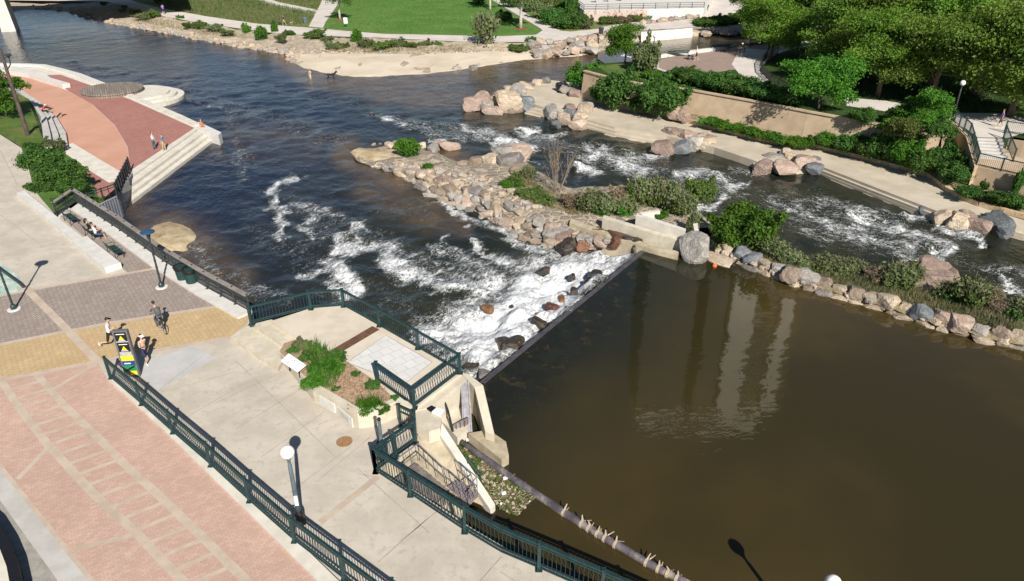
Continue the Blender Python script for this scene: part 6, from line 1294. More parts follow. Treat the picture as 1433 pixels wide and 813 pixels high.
def shrub(px_, py_, z, w_, h_, kind, label, group=None, big=False, name='shrub', wy=None):
    """w_ and h_ are metres"""
    o = link(name, rr_.choice((SHB if big else SH)[kind])); o.location = P(px_, py_, z) - Vector((0, 0, .05)); o.scale = (w_ / 2, (wy or w_) / 2, h_); o.rotation_euler = (0, 0, rr_.uniform(0, 6.28) if wy is None else 0); return tag(o, label, name.replace('_', ' '), group)
TW = [twig_kind(5, 46, 'leaf_dry', 300, .10), twig_kind(6, 40, 'leaf_sage', 1100, .13), twig_kind(8, 36, 'leaf_olive', 1300, .12), twig_kind(9, 24, 'leaf_dry', 160, .06, th=.5)]
def twig(px_, py_, z, w_, h_, k, label, group=None, name='bush'):
    t = thing(name, P(px_, py_, z), label, 'bush', group); m_, lv_ = TW[k]; m_.build('stems', MT['twig'], t); link('foliage', lv_, t); t.scale = (w_ / 1.7, w_ / 1.7, h_); t.rotation_euler = (0, 0, rr_.uniform(0, 6)); return t
B, D, S, O, Y = 'leaf_bright', 'leaf_dark', 'leaf_sage', 'leaf_olive', 'leaf_dry'
# left side
for x, y, w_, h_, lb in ((62, 242, 4.2, 2.3, 'upper part of the big green shrub mass beside the path'), (88, 262, 4.6, 2.4, 'big green shrub in front of the red paver strip'), (60, 275, 2.6, 1.4, 'low green shrub at the seat wall end'), (105, 272, 2.8, 1.4, 'green shrub against the terrace corner railing'), (48, 215, 2.2, 1.0, 'small green shrub at the top of the planting bed'), (88, 292, 2.2, .9, 'low ground shrub just outside the terrace corner')):
    shrub(x, y, -.75, w_, h_, D, lb, 'shrubs beside the terrace', True)
shrub(75, 208, -.9, 2.6, .9, S, 'pale low shrub at the end of the curved seat steps'); shrub(136, 287, -.9, 1.6, .7, B, 'bright little shrub under the dark picket railing')
# planter
for x, y, w_, h_, k, lb in ((452, 518, 2.6, .75, B, 'broad bright green shrub filling the planter'), (430, 502, 1.6, .6, D, 'green shrub behind the white information panel'), (466, 503, 1.6, .6, D, 'dark green plant beside the drain grate'), (432, 540, 1.7, .7, B, 'bright shrub hanging over the planter wall'), (415, 485, 1.4, .45, S, 'dry low plant at the top of the planter'), (405, 492, .9, .4, D, 'little green plant left of the information panel'), (522, 543, 1.0, .55, D, 'small green plant at the end of the inner railing'), (498, 525, .7, .35, D, 'tiny green tuft in the dry mulch'), (512, 573, 1.6, .4, B, 'green plant spilling over the planter corner'), (536, 575, .9, .35, B, 'bright tuft at the lower end of the planter'), (552, 560, .6, .4, D, 'small blue green plant beside the railing post'), (492, 571, .6, .3, D, 'tiny plant at the inner planter edge'), (470, 545, .7, .25, D, 'low sprig near the planter front edge')):
    shrub(x + (6 if x < 470 else 0), y, .72, w_ * .78, h_ * .75, k, lb, 'planter plants', w_ > 1.5)
# island and levee
shrub(573, 218, -2.0, 3.0, 1.6, B, 'bright green plant on the sand spit'); shrub(562, 206, -2.0, 1.8, 1.0, B, 'leafy sprig leaning over the spit rocks'); shrub(599, 236, -1.5, 1.6, .6, B, 'little bright green plant on the grouted wall top')
twig(778, 272, -1.6, 3.8, 5.0, 3, 'tall bare brown bush at the edge of the chute'); twig(722, 262, -1.5, 1.6, 1.5, 2, 'wispy green tuft at the grassy island tip'); twig(740, 255, -1.6, 1.6, 1.7, 1, 'thin pale grasses beside the chute edge')
for x, y, w_, h_, k, lb in ((716, 263, 2.6, .8, B, 'low green patch on the island near the pink boulder'), (742, 275, 3.2, 1.0, O, 'yellow green shrub in the middle of the island'), (764, 285, 2.8, 1.0, O, 'olive shrub right of the yellow green one'), (800, 290, 3.0, 1.5, Y, 'dry brown shrub on the island ridge'), (826, 296, 3.2, 1.8, S, 'grey green shrub behind the low island wall'), (845, 300, 2.4, 1.3, D, 'dark green plant near the middle island wall'), (872, 299, 3.0, 1.2, B, 'bright ground cover behind the middle wall'), (862, 283, 3.0, 1.5, Y, 'dry shrub at the chute side of the island'), (893, 284, 3.4, 2.1, O, 'olive shrub behind the tall wall panel'), (915, 286, 3.4, 2.2, O, 'dark olive shrub above the tall wall panel'), (937, 292, 3.0, 2.0, S, 'sage shrub at the wall end'), (925, 304, 1.8, .5, B, 'green weeds inside the tall wall corner'), (955, 300, 2.6, 1.6, O, 'ragged shrub behind the wall stub'), (968, 325, 1.4, 1.6, S, 'leggy weed between wall end and big boulder'), (880, 296, 2.0, .9, B, 'low bright weeds left of the tall wall panel')):
    shrub(x, y, -1.3 if 'inside' not in lb else -.2, w_ * .8, h_ * .8, k, lb, 'island shrubs')
    if h_ > 1.0: twig(x + 4, y + 1, -1.3, w_ * .8, h_ * 1.1, 1 if k != Y else 3, 'wispy stems growing through the ' + lb, 'wispy stems on the island', 'wispy_bush')
shrub(1035, 350, -1.6, 5.2, 3.0, B, 'large round bright green bush at the head of the levee', None, True); shrub(1020, 346, -1.7, 3.2, 2.2, O, 'olive side of the large levee bush', None, True); shrub(980, 280, -1.9, 3.0, 2.0, O, 'dark leaning bush over the rapid')
for x, y, w_, h_, k, lb in ((1078, 372, 2.6, 1.2, S, 'grey green shrub right of the large levee bush'), (1100, 382, 2.2, .9, S, 'low sage tuft on the levee crest'), (1122, 390, 1.8, .7, S, 'small pale tuft on the levee crest'), (1148, 392, 2.2, 1.0, O, 'green tuft on the middle of the levee'), (1172, 396, 2.2, 1.0, S, 'grey tuft on the middle of the levee'), (1193, 396, 1.9, .9, O, 'round green tuft before the dry bush'), (1222, 408, 2.2, 1.0, Y, 'dry brown bush on the levee'), (1250, 415, 2.8, 1.4, O, 'wide green shrub left of the pink boulders'), (1268, 405, 2.2, 1.2, S, 'pale feathery shrub beside the pink boulders'), (1325, 432, 2.2, 1.0, D, 'dark green shrub below the pink boulders'), (1352, 440, 3.0, 1.6, O, 'big olive shrub on the right of the levee'), (1375, 440, 2.4, 1.3, Y, 'pale dry shrub leaning to the chute'), (1393, 452, 1.6, .8, Y, 'low dark dry shrub on the levee'), (1425, 458, 2.2, 1.1, D, 'green shrub at the right edge of the levee')):
    y -= 13; shrub(x, y, -1.0, w_ * .85, h_ * .8, k, lb, 'levee shrubs')
    twig(x + 3, y, -1.0, w_ * .9, h_ * 1.15, 1 if k != Y else 0, 'wispy stems growing through the ' + lb.replace(' on the ', ' of the ', 1), 'wispy stems on the levee', 'wispy_bush')
# right bank
for x, y, w_, h_, lb in ((822, 128, 6.0, 3.0, 'leftmost of the three large shrubs by the promenade'), (868, 148, 7.0, 4.0, 'middle of the three large shrubs by the promenade'), (930, 162, 7.2, 4.2, 'rightmost of the three large shrubs by the promenade'), (843, 142, 4.0, 2.0, 'lower shrub between the first two large ones'), (895, 158, 3.4, 1.8, 'lower shrub between the last two large ones')):
    shrub(x, y, -1.4, w_, h_, D if x > 860 else B, lb, 'large shrubs by the promenade', True)
for i in range(11):
    x = 955 + i * 14.5; y = 114 + i * 3.2; shrub(x, y, Z_UR, 4.2, rng.uniform(1.5, 2.0), D, 'rounded clump of the dark green hedge above the retaining wall', 'hedge clumps', True, 'hedge')
for i in range(12):
    x = 990 + i * 11.5; y = 174 + i * 2.85; shrub(x, y, -1.2, 2.6, .75, B, 'low bright green ground shrub behind the sandstone kerb', 'ground shrubs behind the kerb')
for x, y, w_, h_, k, lb in ((1142, 192, 2.6, 1.3, O, 'twiggy shrub leaning on the retaining wall'), (1125, 203, 2.6, .9, B, 'bright low shrub at the kerb near the twiggy one'), (1160, 205, 3.0, 1.2, B, 'green shrub behind the kerb below the wall'), (1185, 210, 3.6, 1.6, D, 'dark shrub starting the dense bed'), (1212, 217, 3.8, 2.0, D, 'dense dark shrub in the middle of the bed'), (1240, 225, 4.0, 2.4, D, 'tall dark shrub under the little tree'), (1268, 233, 3.6, 2.2, B, 'glossy green shrub in the bed'), (1292, 240, 3.6, 2.0, D, 'glossy dark shrub nearest the stair wall'), (1316, 238, 3.6, 2.2, D, 'dark shrub in the shade of the stair wall'), (1338, 258, 3.2, 1.8, D, 'dark green shrub in front of the landing wall corner'), (1328, 246, 3.2, 1.9, D, 'ivy like shrub at the foot of the shaded wall'), (1352, 275, 2.4, .8, D, 'low shrub along the kerb below the landing'), (1375, 277, 2.0, .7, D, 'small shrub beside the pink standing stone'), (1402, 284, 2.8, 1.0, D, 'low green hedge at the foot of the landing wall'), (1426, 289, 2.8, 1.0, D, 'low green hedge at the right edge'), (1440, 232, 2.0, 1.0, B, 'bright shrub right of the park stair'), (1312, 195, 3.0, 1.6, D, 'dark shrub beside the stair lamp'), (1262, 192, 3.2, 1.8, O, 'olive shrub on the wall top by the path'), (1205, 172, 3.0, 1.4, D, 'dark shrub on the wall top behind the white post'), (905, 100, 4.0, 3.6, S, 'grey green shrub beside the thin creek lamp'), (912, 110, 2.6, 1.0, B, 'bright low plant under the seat wall corner'), (893, 96, 2.4, 1.4, O, 'olive plant right of the round creek tree'), (1419, 275, .9, 2.3, D, 'ivy strip climbing the landing wall'), (1375, 268, .8, 1.0, D, 'small ivy patch on the landing wall')):
    z = Z_UR if any(s_ in lb for s_ in ('wall top', 'lamp', 'creek', 'corner')) and 'landing' not in lb else -1.15
    shrub(x, y, z, w_, h_, k, lb, None, w_ > 2.9 and k in SHB)
# far bank
bank = [(465, 70, 5, 2.2, S), (480, 68, 4, 1.8, O), (498, 62, 4, 4.2, B), (512, 68, 6, 2.6, S), (535, 70, 6, 2.4, O), (555, 68, 6, 2.6, S), (575, 68, 5, 2.0, O), (598, 66, 5, 1.8, S), (615, 66, 4, 1.6, O), (440, 54, 7, 2.6, O), (405, 50, 3.5, 1.8, D), (384, 46, 2.6, 3.6, B), (364, 54, 4.5, 3.6, B), (345, 46, 3, 2.6, B), (395, 58, 3.5, 2.4, S), (300, 42, 6, 1.8, S), (280, 38, 5, 2, O), (320, 48, 5, 1.4, O), (215, 24, 5, 2.6, O), (200, 26, 6, 2.0, S), (190, 20, 4, 1.6, O), (253, 27, 2.6, 1.4, B), (222, 5, 4, 3, D), (747, 64, 5, 2.4, D), (725, 72, 6, 1.8, O), (660, 68, 3, .8, O), (720, 68, 4, 1.2, O), (460, 60, 4, 2.0, S), (262, 38, 3, 1.5, D), (146, 8, 3, 1.5, O), (172, 17, 3, 1.4, S), (174, 11, 2.4, 1.1, O)]
for i, (x, y, w_, h_, k) in enumerate(bank):
    shrub(x, y, -1.4 if y < 60 else -1.9, w_ * .68, h_ * .58, k, {B: 'bright green shrub on the far river bank', D: 'dark green shrub on the far river bank', S: 'grey green willow shrub on the far river bank', O: 'olive shrub on the far river bank'}[k], 'shrubs on the far bank')
t = twig(680, 61, Z_FP, 5.6, 5.2, 1, 'large airy grey green bush beside the far path')
for i, (x, y, w_, h_, k) in enumerate([(758, 26, 7, 4.5, S), (775, 34, 7, 4, D), (790, 40, 6, 3.6, D), (806, 40, 6, 4.2, D), (780, 18, 7, 6, O), (795, 24, 6, 5, D), (765, 10, 7, 5, O), (745, 16, 6, 3.5, S), (822, 41, 4, 2.8, S), (802, 10, 6, 6, D), (782, 2, 8, 7, O), (750, 0, 8, 6, S), (715, 10, 6, 3.5, D), (672, 6, 6, 4, D), (705, 30, 5, 2.8, D), (728, 4, 5, 4, S)]):
    shrub(x, y, Z_FP, w_ * .85, h_ * .72, k, {S: 'grey willow shrub in the thicket left of the terrace', D: 'dark green shrub in the thicket left of the terrace', O: 'olive shrub in the thicket left of the terrace'}[k], 'thicket beside the terrace')
for i, (x, y) in enumerate([(845, 34), (858, 33), (872, 33), (890, 30), (905, 27), (922, 23), (938, 20), (955, 18), (970, 17), (982, 16)]):
    shrub(x, y, Z_FP, 3.6, 1.4, (O, S, Y, O)[i % 4], 'small planting along the foot of the graffiti wall', 'plants along the graffiti wall')
for i in range(10):
    x = 978 + i * 8.5; shrub(x, 36 - i * .9 + (i % 2) * 4, Z_FP - .1, 5.0, 1.6, D if i % 3 else B, 'dense green shrub on the far creek bank', 'creek bank shrubs')
shrub(800, 32, Z_FP, 2.6, 7.5, D, 'narrow dark conical evergreen at the terrace corner', None, False, 'evergreen')
# long grass and weeds: uncountable
def scatter(poly, n, z, seed):
    g = np.random.default_rng(seed); x0, x1 = min(p[0] for p in poly), max(p[0] for p in poly); y0, y1 = min(p[1] for p in poly), max(p[1] for p in poly)
    w_ = PP(poly, z); wp = [(p.x, p.y) for p in w_]; xs = np.array([p[0] for p in wp]); ys = np.array([p[1] for p in wp])
    X = g.uniform(xs.min(), xs.max(), n * 3); Y_ = g.uniform(ys.min(), ys.max(), n * 3); k = in_poly(X, Y_, wp); X, Y_ = X[k][:n], Y_[k][:n]; return np.stack([X, Y_, np.full(len(X), z)], 1)
def grass(name, poly, n, z, h, wd, mt, seed): tag(link(name, blade_mesh(name, scatter(poly, n, z, seed), h, wd, mt, seed)), kind='stuff')
gm_ = leaf_mat('long_grass', (.06, .105, .03), (.12, .145, .05), (.20, .17, .08), 0, .3, .25)
gl_ = leaf_mat('lawn_blades', (.038, .13, .018), (.06, .17, .026), (.08, .18, .035), 0, .25, .2)
gdry = leaf_mat('dry_grass', (.24, .19, .10), (.32, .26, .15), (.12, .13, .05), 0, .5, .25)
grass('planter_grass', [(428, 486), (446, 482), (470, 500), (480, 522), (466, 544), (446, 545), (436, 520)], 1100, .74, .5, .022, leaf_mat('planter_blades', (.045, .14, .014), (.09, .20, .025), (.17, .20, .06), 0, 1.2, .3), 12)
grass('planter_grass', [(498, 568), (528, 562), (540, 572), (505, 580)], 350, .74, .45, .022, MT['leaf_bright'], 13)
grass('long_grass', [(225, 12), (290, 23), (360, 33), (410, 36), (432, 33), (438, 24), (443, 18), (390, 8), (360, 0), (330, -12), (215, -12)], 16000, Z_FP, .55, .07, gm_, 1)
grass('long_grass', [(385, 2), (445, 13), (450, 3), (455, -12), (350, -14)], 4000, Z_FP, .5, .07, gm_, 2)
grass('lawn_grass', [(452, 38), (458, 31), (474, 6), (480, -10), (650, -20), (690, -6), (702, 8), (722, 25), (752, 43), (700, 48), (640, 48), (540, 46), (470, 40)], 24000, Z_FP + .02, .16, .05, gl_, 3)
grass('bank_grass', [(460, 74), (470, 58), (540, 56), (630, 60), (650, 72)], 4000, -1.9, .6, .05, gdry, 4)
grass('bank_grass', [(185, 30), (215, 20), (300, 38), (400, 50), (400, 60), (300, 50)], 3500, -1.75, .5, .05, gdry, 5)
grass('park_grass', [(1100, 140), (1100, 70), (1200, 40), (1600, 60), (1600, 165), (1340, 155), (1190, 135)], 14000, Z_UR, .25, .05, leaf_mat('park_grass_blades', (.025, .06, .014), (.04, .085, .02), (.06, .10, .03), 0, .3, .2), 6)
grass('island_grass', [(700, 258), (735, 250), (790, 278), (880, 292), (880, 300), (800, 302), (745, 285)], 5000, -1.3, .35, .025, gdry, 7)
grass('levee_grass', [(1060, 372), (1430, 470), (1430, 452), (1300, 408), (1180, 385), (1070, 358)], 9000, -.95, .38, .022, leaf_mat('levee_grass_blades', (.10, .12, .05), (.17, .17, .08), (.26, .22, .13), 0, .5, .25), 8)
grass('lawn_grass', [(0, 128), (22, 128), (45, 143), (58, 168), (60, 198), (34, 203), (0, 184), (-80, 150)], 7000, -.5, .12, .02, gl_, 9)
m2_ = blade_mesh('dry_mulch', scatter([(430, 515), (470, 500), (528, 538), (556, 562), (505, 572), (440, 540)], 3500, .77, 10), .05, .03, MT['mulch'], 10, 2.5); tag(link('dry_mulch', m2_), kind='stuff')
# ================================================================== people and animals
def skin_body(name, joints, bones, parent, extra=None, mats=None, root=0):
    """joints: name -> ((x,y,z), rx, ry); bones: (a, b, material index)"""
    names = list(joints); ix = {k: i for i, k in enumerate(names)}
    me = bpy.data.meshes.new(name + '_skeleton'); me.from_pydata([joints[k][0] for k in names], [(ix[a], ix[b]) for a, b, _ in bones], [])
    o = bpy.data.objects.new(name, me); C.objects.link(o); sk = o.modifiers.new('skin', 'SKIN'); sk.use_smooth_shade = True; sk.branch_smoothing = .3
    sv = me.skin_vertices[0].data
    for k in names: sv[ix[k]].radius = (joints[k][1], joints[k][2]); sv[ix[k]].use_root = ix[k] == root
    sb = o.modifiers.new('subsurf', 'SUBSURF'); sb.levels = 1; sb.render_levels = 1
    bpy.context.view_layer.update(); dg = bpy.context.evaluated_depsgraph_get()
    m2 = bpy.data.meshes.new_from_object(o.evaluated_get(dg)); o.modifiers.clear(); o.data = m2; bpy.data.meshes.remove(me)
    m2.materials.clear()
    for m in mats: m2.materials.append(m)
    A = np.array([joints[a][0] for a, b, _ in bones]); Bv = np.array([joints[b][0] for a, b, _ in bones]); mi = [m for *_, m in bones]; D = Bv - A; L = (D * D).sum(1) + 1e-9
    for p in m2.polygons:
        c = np.array(p.center); t = np.clip(((c - A) * D).sum(1) / L, 0, 1); p.material_index = mi[int(np.argmin(((A + D * t[:, None] - c) ** 2).sum(1)))]; p.use_smooth = True
    if extra is not None and extra.v:                        # head and fingers join the same mesh
        bm_ = bmesh.new(); bm_.from_mesh(m2); vs = [bm_.verts.new(v) for v in extra.v]
        for f, k in zip(extra.f, extra.m):
            try: q = bm_.faces.new([vs[i] for i in f]); q.material_index = k; q.smooth = True
            except ValueError: pass
        bm_.to_mesh(m2); bm_.free()
    o.parent = parent; return o

def person(loc, rz, label, pose, top, bottom, legs='long', sleeves='short', hair='hair', shoes='cloth_white', scale=1.0, head_extra=None):
    t = thing('person', loc, label, 'person', None, rz); t.scale = (scale,) * 3
    V = Vector; J = {}
    d = dict(hip=.92, lean=0, hipy=0, Lk=(0, 0), Rk=(0, 0), La=None, Ra=None); d.update(pose)
    hz_, ln = d['hip'], d['lean']
    def up_(l, x=0): return V((x, d['hipy'] + math.sin(ln) * l, hz_ + math.cos(ln) * l))
    J['pelvis'] = (up_(0), .135, .10); J['waist'] = (up_(.20), .12, .09); J['chest'] = (up_(.40), .155, .105); J['neckb'] = (up_(.54), .07, .06); J['neck'] = (up_(.61), .052, .052); J['skull'] = (up_(.68), .062, .066)
    bones = [('pelvis', 'waist', 1), ('waist', 'chest', 1), ('chest', 'neckb', 1), ('neckb', 'neck', 0), ('neck', 'skull', 0)]
    ex = MB(); sh = 0.0
    for s, sd_ in ((-1, 'L'), (1, 'R')):
        J[sd_ + 'sh'] = (up_(.50, s * .17), .06, .06); bones.append(('chest', sd_ + 'sh', 1))
        e, w_ = d[sd_ + 'a'] or ((s * .06, .0, -.29), (s * .02, .06, -.25)); e = V(e); w_ = V(w_)
        J[sd_ + 'el'] = (J[sd_ + 'sh'][0] + e, .043, .043); J[sd_ + 'wr'] = (J[sd_ + 'el'][0] + w_, .028, .028); hd = w_.normalized(); J[sd_ + 'hand'] = (J[sd_ + 'wr'][0] + hd * .07, .034, .02)
        bones += [(sd_ + 'sh', sd_ + 'el', 1 if sleeves != 'none' else 0), (sd_ + 'el', sd_ + 'wr', 1 if sleeves == 'long' else 0), (sd_ + 'wr', sd_ + 'hand', 0)]
        hb = J[sd_ + 'hand'][0]; sdv = hd.cross(V((0, 1, .2))).normalized(); dn = hd.cross(sdv).normalized(); ex.cur = 0
        for k, fl_ in enumerate((.065, .078, .074, .058)):
            b0 = hb + sdv * (k - 1.5) * .02; ex.tube([b0 - hd * .02, b0 + hd * fl_ * .55, b0 + hd * fl_ * .9 + dn * .025], [.010, .009, .006], 5)
        ex.tube([hb - hd * .03 + sdv * .025, hb + sdv * .06 + hd * .005, hb + sdv * .065 + hd * .035], [.011, .010, .007], 5)
        J[sd_ + 'hp'] = (V((s * .095, d['hipy'], hz_ - .06)), .10, .10); bones.append(('pelvis', sd_ + 'hp', 2))
        a, b = d[sd_ + 'k']; th, shn = .43, .43
        kn = J[sd_ + 'hp'][0] + V((s * d.get('spread', .02), math.sin(a) * th, -math.cos(a) * th)); an = kn + V((0, math.sin(b) * shn, -math.cos(b) * shn))
        J[sd_ + 'kn'] = (kn, .062, .062); J[sd_ + 'an'] = (an, .04, .042); fd = V((0, math.cos(b), math.sin(b))); J[sd_ + 'heel'] = (an + V((0, math.sin(b) * .05, -math.cos(b) * .05)), .038, .034); J[sd_ + 'toe'] = (J[sd_ + 'heel'][0] + fd * .17, .038, .026)
        bones += [(sd_ + 'hp', sd_ + 'kn', 2), (sd_ + 'kn', sd_ + 'an', 2 if legs == 'long' else 0), (sd_ + 'an', sd_ + 'heel', 3), (sd_ + 'heel', sd_ + 'toe', 3)]
    hc = up_(.79) + V((0, .015, 0)); ex.cur = 0; ex.ball(hc, (.078, .098, .118), 14); ex.ball(hc + V((0, .10, -.01)), (.014, .022, .02), 6)
    for s in (-1, 1): ex.cur = 0; ex.ball(hc + V((s * .08, 0, -.005)), (.012, .02, .03), 6); ex.cur = 4; ex.ball(hc + V((s * .032, .088, .012)), (.013, .012, .008), 6)
    ex.cur = 5; ex.ball(hc + V((0, .09, -.052)), (.024, .01, .007), 6)
    skin_body('body', J, bones, t, ex, [MT['skin'], MT[top], MT[bottom], MT[shoes], MT['black'], MT['cloth_coral']])
    if hair: m_ = MB(); m_.ball(hc + V((0, -.02, .03)), (.088, .10, .105), 12); m_.v = [(x, min(y, hc.y + .055), max(z, hc.z - .05 if y < hc.y + .02 else hc.z + .035)) for x, y, z in m_.v]; m_.build('hair', MT[hair], t, None, True)
    for e in (head_extra or ()):
        m_ = MB()
        if e == 'cap': m_.ball(hc + V((0, -.01, .055)), (.092, .108, .075), 12); m_.obox(hc + V((0, .13, .05)), (.07, 0, 0), (0, .06, -.01), (0, 0, .008)); m_.build('cap', MT['black'], t, None, True)
        if e == 'visor': m_.lathe(hc + V((0, 0, .02)), [(.10, 0), (.102, .06)], 14); m_.obox(hc + V((0, .13, .03)), (.075, 0, 0), (0, .06, -.015), (0, 0, .008)); m_.build('visor', MT['white'], t)
        if e == 'helmet': m_.ball(hc + V((0, -.01, .05)), (.105, .135, .09), 12); m_.build('helmet', MT['white'], t, None, True)
        if e == 'ponytail': m_.tube([hc + V((0, -.09, .05)), hc + V((0, -.15, 0)), hc + V((0, -.15, -.16))], [.03, .035, .012], 7); m_.build('ponytail', MT['hair'], t, None, True)
        if e == 'longhair': m_.tube([hc + V((0, -.05, .06)), hc + V((0, -.11, -.06)), hc + V((0, -.12, -.22))], [.07, .085, .05], 8); m_.build('long_hair', MT['hair'], t, None, True)
        if e == 'backpack': m_.ball(up_(.34) + V((0, -.20, 0)), (.17, .12, .25), 12); m_.build('backpack', MT['cloth_grey'], t, None, True)
    return t
def run_pose(m=1): return dict(hip=.90, lean=.16, Lk=(.75, -.35) if m > 0 else (-.25, -1.35), Rk=(-.25, -1.45) if m > 0 else (.75, -.3), La=((-.06, -.20, -.20), (.10, .20, .06)), Ra=((.06, .12, -.25), (-.06, .2, .12)))
SIT = dict(hip=.48, Lk=(1.5, .15), Rk=(1.5, .05), lean=-.12, La=((-.06, .08, -.27), (.1, .24, .02)), Ra=((.06, .10, -.27), (-.1, .22, .02)))
RIDE = dict(hip=.98, lean=.55, hipy=-.2, Lk=(1.15, -.25), Rk=(.5, -.15), La=((-.07, .17, -.22), (.05, .24, -.08)), Ra=((.07, .17, -.22), (-.05, .24, -.08)))
def bicycle(loc, rz, label, tip=0.0, col='dark_steel'):
    t = thing('bicycle', loc, label, 'bicycle', None, rz); t.rotation_euler = (0, tip, rz); r = .335
    for y, nm in ((-.52, 'rear'), (.52, 'front')):
        m_ = MB(); N = 26; pts = [(0, y + math.cos(a) * r, r + math.sin(a) * r) for a in np.linspace(0, 2 * math.pi, N + 1)]; m_.tube(pts, .022, 6, False); w_ = m_.build('wheel', MT['black'], t)
        m_ = MB(); m_.tube([(0, y + math.cos(a) * (r - .03), r + math.sin(a) * (r - .03)) for a in np.linspace(0, 2 * math.pi, N + 1)], .012, 5, False)
        for a in np.linspace(0, math.pi, 9)[:-1]: m_.tube([(0, y + math.cos(a) * (r - .03), r + math.sin(a) * (r - .03)), (0, y - math.cos(a) * (r - .03), r - math.sin(a) * (r - .03))], .003, 3)
        m_.build('rim', MT['rim'], w_)
    m_ = MB(); bb, st, hd = (0, -.06, .29), (0, -.22, .80), (0, .36, .84)
    for a, b in ((bb, st), (bb, (0, .38, .74)), (st, hd), ((0, -.52, .335), bb), ((0, -.52, .335), (0, -.2, .74)), ((0, .35, .9), (0, .42, .62)), ((0, .42, .62), (0, .52, .335))): m_.tube([a, b], .018, 6)
    m_.build('frame', MT[col], t)
    m_ = MB(); m_.tube([(-.29, .28, 1.0), (-.18, .36, .98), (.18, .36, .98), (.29, .28, 1.0)], .014, 6); m_.tube([(0, .35, .88), (0, .36, .98)], .016, 6); m_.build('handlebar', MT['dark_steel'], t)
    m_ = MB(); m_.ball((0, -.26, .90), (.075, .14, .035), 10); m_.tube([(0, -.22, .78), (0, -.24, .88)], .014, 6); m_.build('saddle', MT['black'], t)
    m_ = MB(); m_.tube([(-.08, -.06, .29), (.08, -.06, .29)], .05, 8); m_.box((.12, .08, .2), (.09, .06, .02)); m_.box((-.12, -.18, .38), (.09, .06, .02)); m_.build('crank', MT['rim'], t); return t
def face(a, b): d = b - a; return math.atan2(d.y, d.x) - math.pi / 2
LPZ = Z_LP + .012
person(P(217, 209, LPZ), R(-95), 'man in a white shirt and dark trousers standing on the red pavers', dict(lean=0, Lk=(.06, .02), Rk=(-.06, -.06), Ra=((.06, .06, -.28), (-.04, .2, .16))), 'cloth_white', 'cloth_denim', shoes='black', sleeves='long')
person(P(230.5, 211, LPZ), R(75), 'man in a blue shirt and khaki trousers facing the man in white', dict(Lk=(.08, .02), Rk=(-.08, -.08)), 'cloth_blue', 'cloth_khaki', hair='sign_grey', shoes='cloth_cream')
person(P(284, 184, Z_LP - .37), R(-130), 'woman in an orange and black top sitting on the plaza corner steps', SIT, 'cloth_orange', 'cloth_coral', legs='short', head_extra=['longhair'])
o = person(P(60, 160, -1.0), R(-80), 'person in a red top bending forward on the curved seat steps', dict(SIT, lean=.75), 'cloth_red', 'cloth_black', hair='cloth_white')
bicycle(P(67, 160, -1.25), R(15), 'dark bicycle parked on the curved seat steps', .15)
n_sit = bang
for px_, py_, lb, tp_, bt, lg in ((128.5, 330, 'dark haired woman in a black top sitting on the middle bench', 'cloth_black', 'cloth_coral', 'short'), (136.5, 335.5, 'man in a white shirt and blue shorts sitting on the middle bench', 'cloth_white', 'cloth_denim', 'short')):
    person(P(px_, py_, .0), bang, lb, dict(SIT, Lk=(1.5, .45), Rk=(1.45, .3)), tp_, bt, lg, head_extra=['longhair'] if 'woman' in lb else None, shoes='black')
rd = P(226, 462, .006); fr = P(212, 449, .006); a_ = face(rd, P(208, 444, .006))
bicycle(rd, a_, 'bicycle ridden by the man with a backpack on the tan pavers')
person(rd, a_, 'cyclist in grey with a grey backpack riding on the tan pavers', RIDE, 'cloth_grey', 'cloth_denim', sleeves='long', shoes='black', head_extra=['backpack'])
person(P(158, 486, .006), R(-85), 'man running in a white shirt, black shorts and a black cap', run_pose(1), 'cloth_white', 'cloth_black', 'short', head_extra=['cap'], scale=1.02)
person(P(206, 508, .006), R(-125), 'woman running in a coral top, navy shorts and a white visor', run_pose(-1), 'cloth_coral', 'cloth_navy', 'short', 'none', head_extra=['visor', 'ponytail'])
person(P(435, 113.5, Z_WD - .28), R(160), 'woman in a cream swimsuit wading off the sandy beach', dict(Lk=(.1, .05), Rk=(-.08, -.08), La=((-.1, .05, -.25), (.08, .2, .1))), 'cloth_cream', 'cloth_cream', 'short', 'none', head_extra=['longhair'])
person(P(229.5, 20, Z_FP + .035), R(20), 'person in a purple top jogging on the far path', run_pose(1), 'cloth_purple', 'cloth_black', 'short', 'short', scale=1.25)
person(P(398, 35, Z_FP + .035), R(80), 'person in a dark violet top walking dogs beside the far path', dict(Lk=(.35, .1), Rk=(-.3, -.45)), 'cloth_violet', 'cloth_khaki', sleeves='long', scale=1.1)
person(P(974, 84, Z_UR + .01), R(95), 'person in a white shirt pushing a stroller on the overlook', dict(Lk=(.35, .1), Rk=(-.3, -.5), La=((-.05, .14, -.24), (0, .25, .05)), Ra=((.05, .14, -.24), (0, .25, .05))), 'cloth_white', 'cloth_black', 'short', scale=1.05)
stl = thing('stroller', P(966, 83.5, Z_UR + .01), 'dark baby stroller with a white hood on the overlook', 'stroller', None, R(95))
m_ = MB(); m_.obox((0, 0, .52), (.22, 0, 0), (0, .33, .06), (0, -.03, .13)); m_.build('seat', MT['cloth_black'], stl); m_ = MB(); m_.ball((0, .18, .80), (.25, .26, .22), 12); m_.build('hood', MT['cloth_white'], stl, None, True)
m_ = MB(); m_.tube([(-.22, -.55, 1.0), (-.22, .3, .25)], .018, 5); m_.tube([(.22, -.55, 1.0), (.22, .3, .25)], .018, 5); m_.tube([(-.22, -.55, 1.0), (.22, -.55, 1.0)], .02, 5); m_.build('frame', MT['rim'], stl)
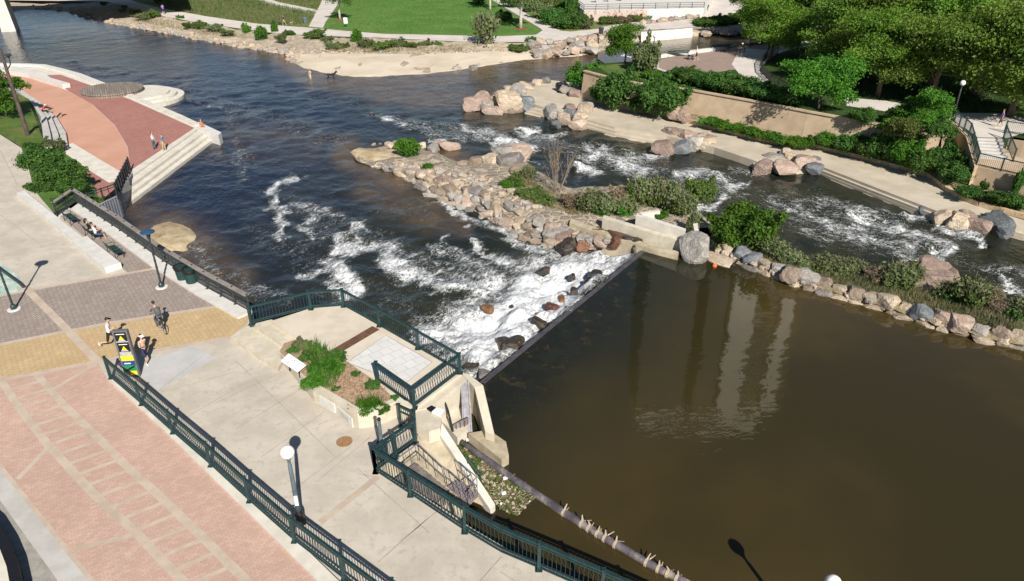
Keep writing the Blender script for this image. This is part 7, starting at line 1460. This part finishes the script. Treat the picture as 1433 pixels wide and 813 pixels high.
for x, y in ((-.25, -.3), (.25, -.3), (-.2, .35), (.2, .35)): m_ = MB(); m_.tube([(x, y + math.cos(a) * .13, .14 + math.sin(a) * .13) for a in np.linspace(0, 6.283, 15)], .025, 5, False); m_.build('wheel', MT['black'], stl)
c_ = P(1039, 78.5, Z_UR + .012); bicycle(c_, R(70), 'bicycle under the rider with the white helmet near the creek')
person(c_, R(70), 'cyclist with a white helmet and black top near the creek', RIDE, 'cloth_black', 'cloth_blue', 'short', head_extra=['helmet'], hair=None)
person(P(1398, 178, Z_UR + .01), R(75), 'person in a lilac shirt and dark shorts walking at the park stair', dict(Lk=(.4, .15), Rk=(-.35, -.55)), 'cloth_purple', 'cloth_black', 'short', 'short')
def dog(loc, rz, label, col, s=1.0):
    t = thing('dog', loc, label, 'dog', None, rz); t.scale = (s,) * 3; V = Vector
    J = {'hip': (V((0, -.30, .52)), .095, .11), 'belly': (V((0, -.05, .50)), .095, .11), 'chest': (V((0, .25, .52)), .11, .15), 'neck': (V((0, .42, .66)), .075, .075), 'head': (V((0, .52, .76)), .075, .075), 'muz': (V((0, .68, .72)), .036, .036), 'tail1': (V((0, -.45, .56)), .03, .03), 'tail2': (V((0, -.68, .50)), .016, .016)}
    b = [('hip', 'belly', 0), ('belly', 'chest', 0), ('chest', 'neck', 0), ('neck', 'head', 0), ('head', 'muz', 0), ('hip', 'tail1', 0), ('tail1', 'tail2', 0)]
    for s_, n_ in ((-1, 'L'), (1, 'R')):
        J[n_ + 'kn'] = (V((s_ * .09, -.22, .33)), .06, .06); J[n_ + 'hk'] = (V((s_ * .09, -.40, .19)), .03, .03); J[n_ + 'pw'] = (V((s_ * .09, -.36, .02)), .028, .025); J[n_ + 'el'] = (V((s_ * .09, .20, .36)), .045, .045); J[n_ + 'wr'] = (V((s_ * .09, .26, .17)), .028, .028); J[n_ + 'fp'] = (V((s_ * .09, .26, .02)), .03, .025); J[n_ + 'ear'] = (V((s_ * .07, .48, .86)), .02, .03)
        b += [('hip', n_ + 'kn', 0), (n_ + 'kn', n_ + 'hk', 0), (n_ + 'hk', n_ + 'pw', 0), ('chest', n_ + 'el', 0), (n_ + 'el', n_ + 'wr', 0), (n_ + 'wr', n_ + 'fp', 0), ('head', n_ + 'ear', 0)]
    skin_body('body', J, b, t, None, [MT[col]])
dog(P(464, 111.5, Z_WD - .15), R(-80), 'large black dog wading in the shallows off the beach', 'cloth_black', 1.5)
dog(P(392, 35.5, Z_FP + .03), R(70), 'black dog walking ahead of the person in violet', 'cloth_black', .9)
dog(P(408, 34.5, Z_FP + .03), R(-110), 'small brown dog beside the far path', 'cloth_khaki', .8)
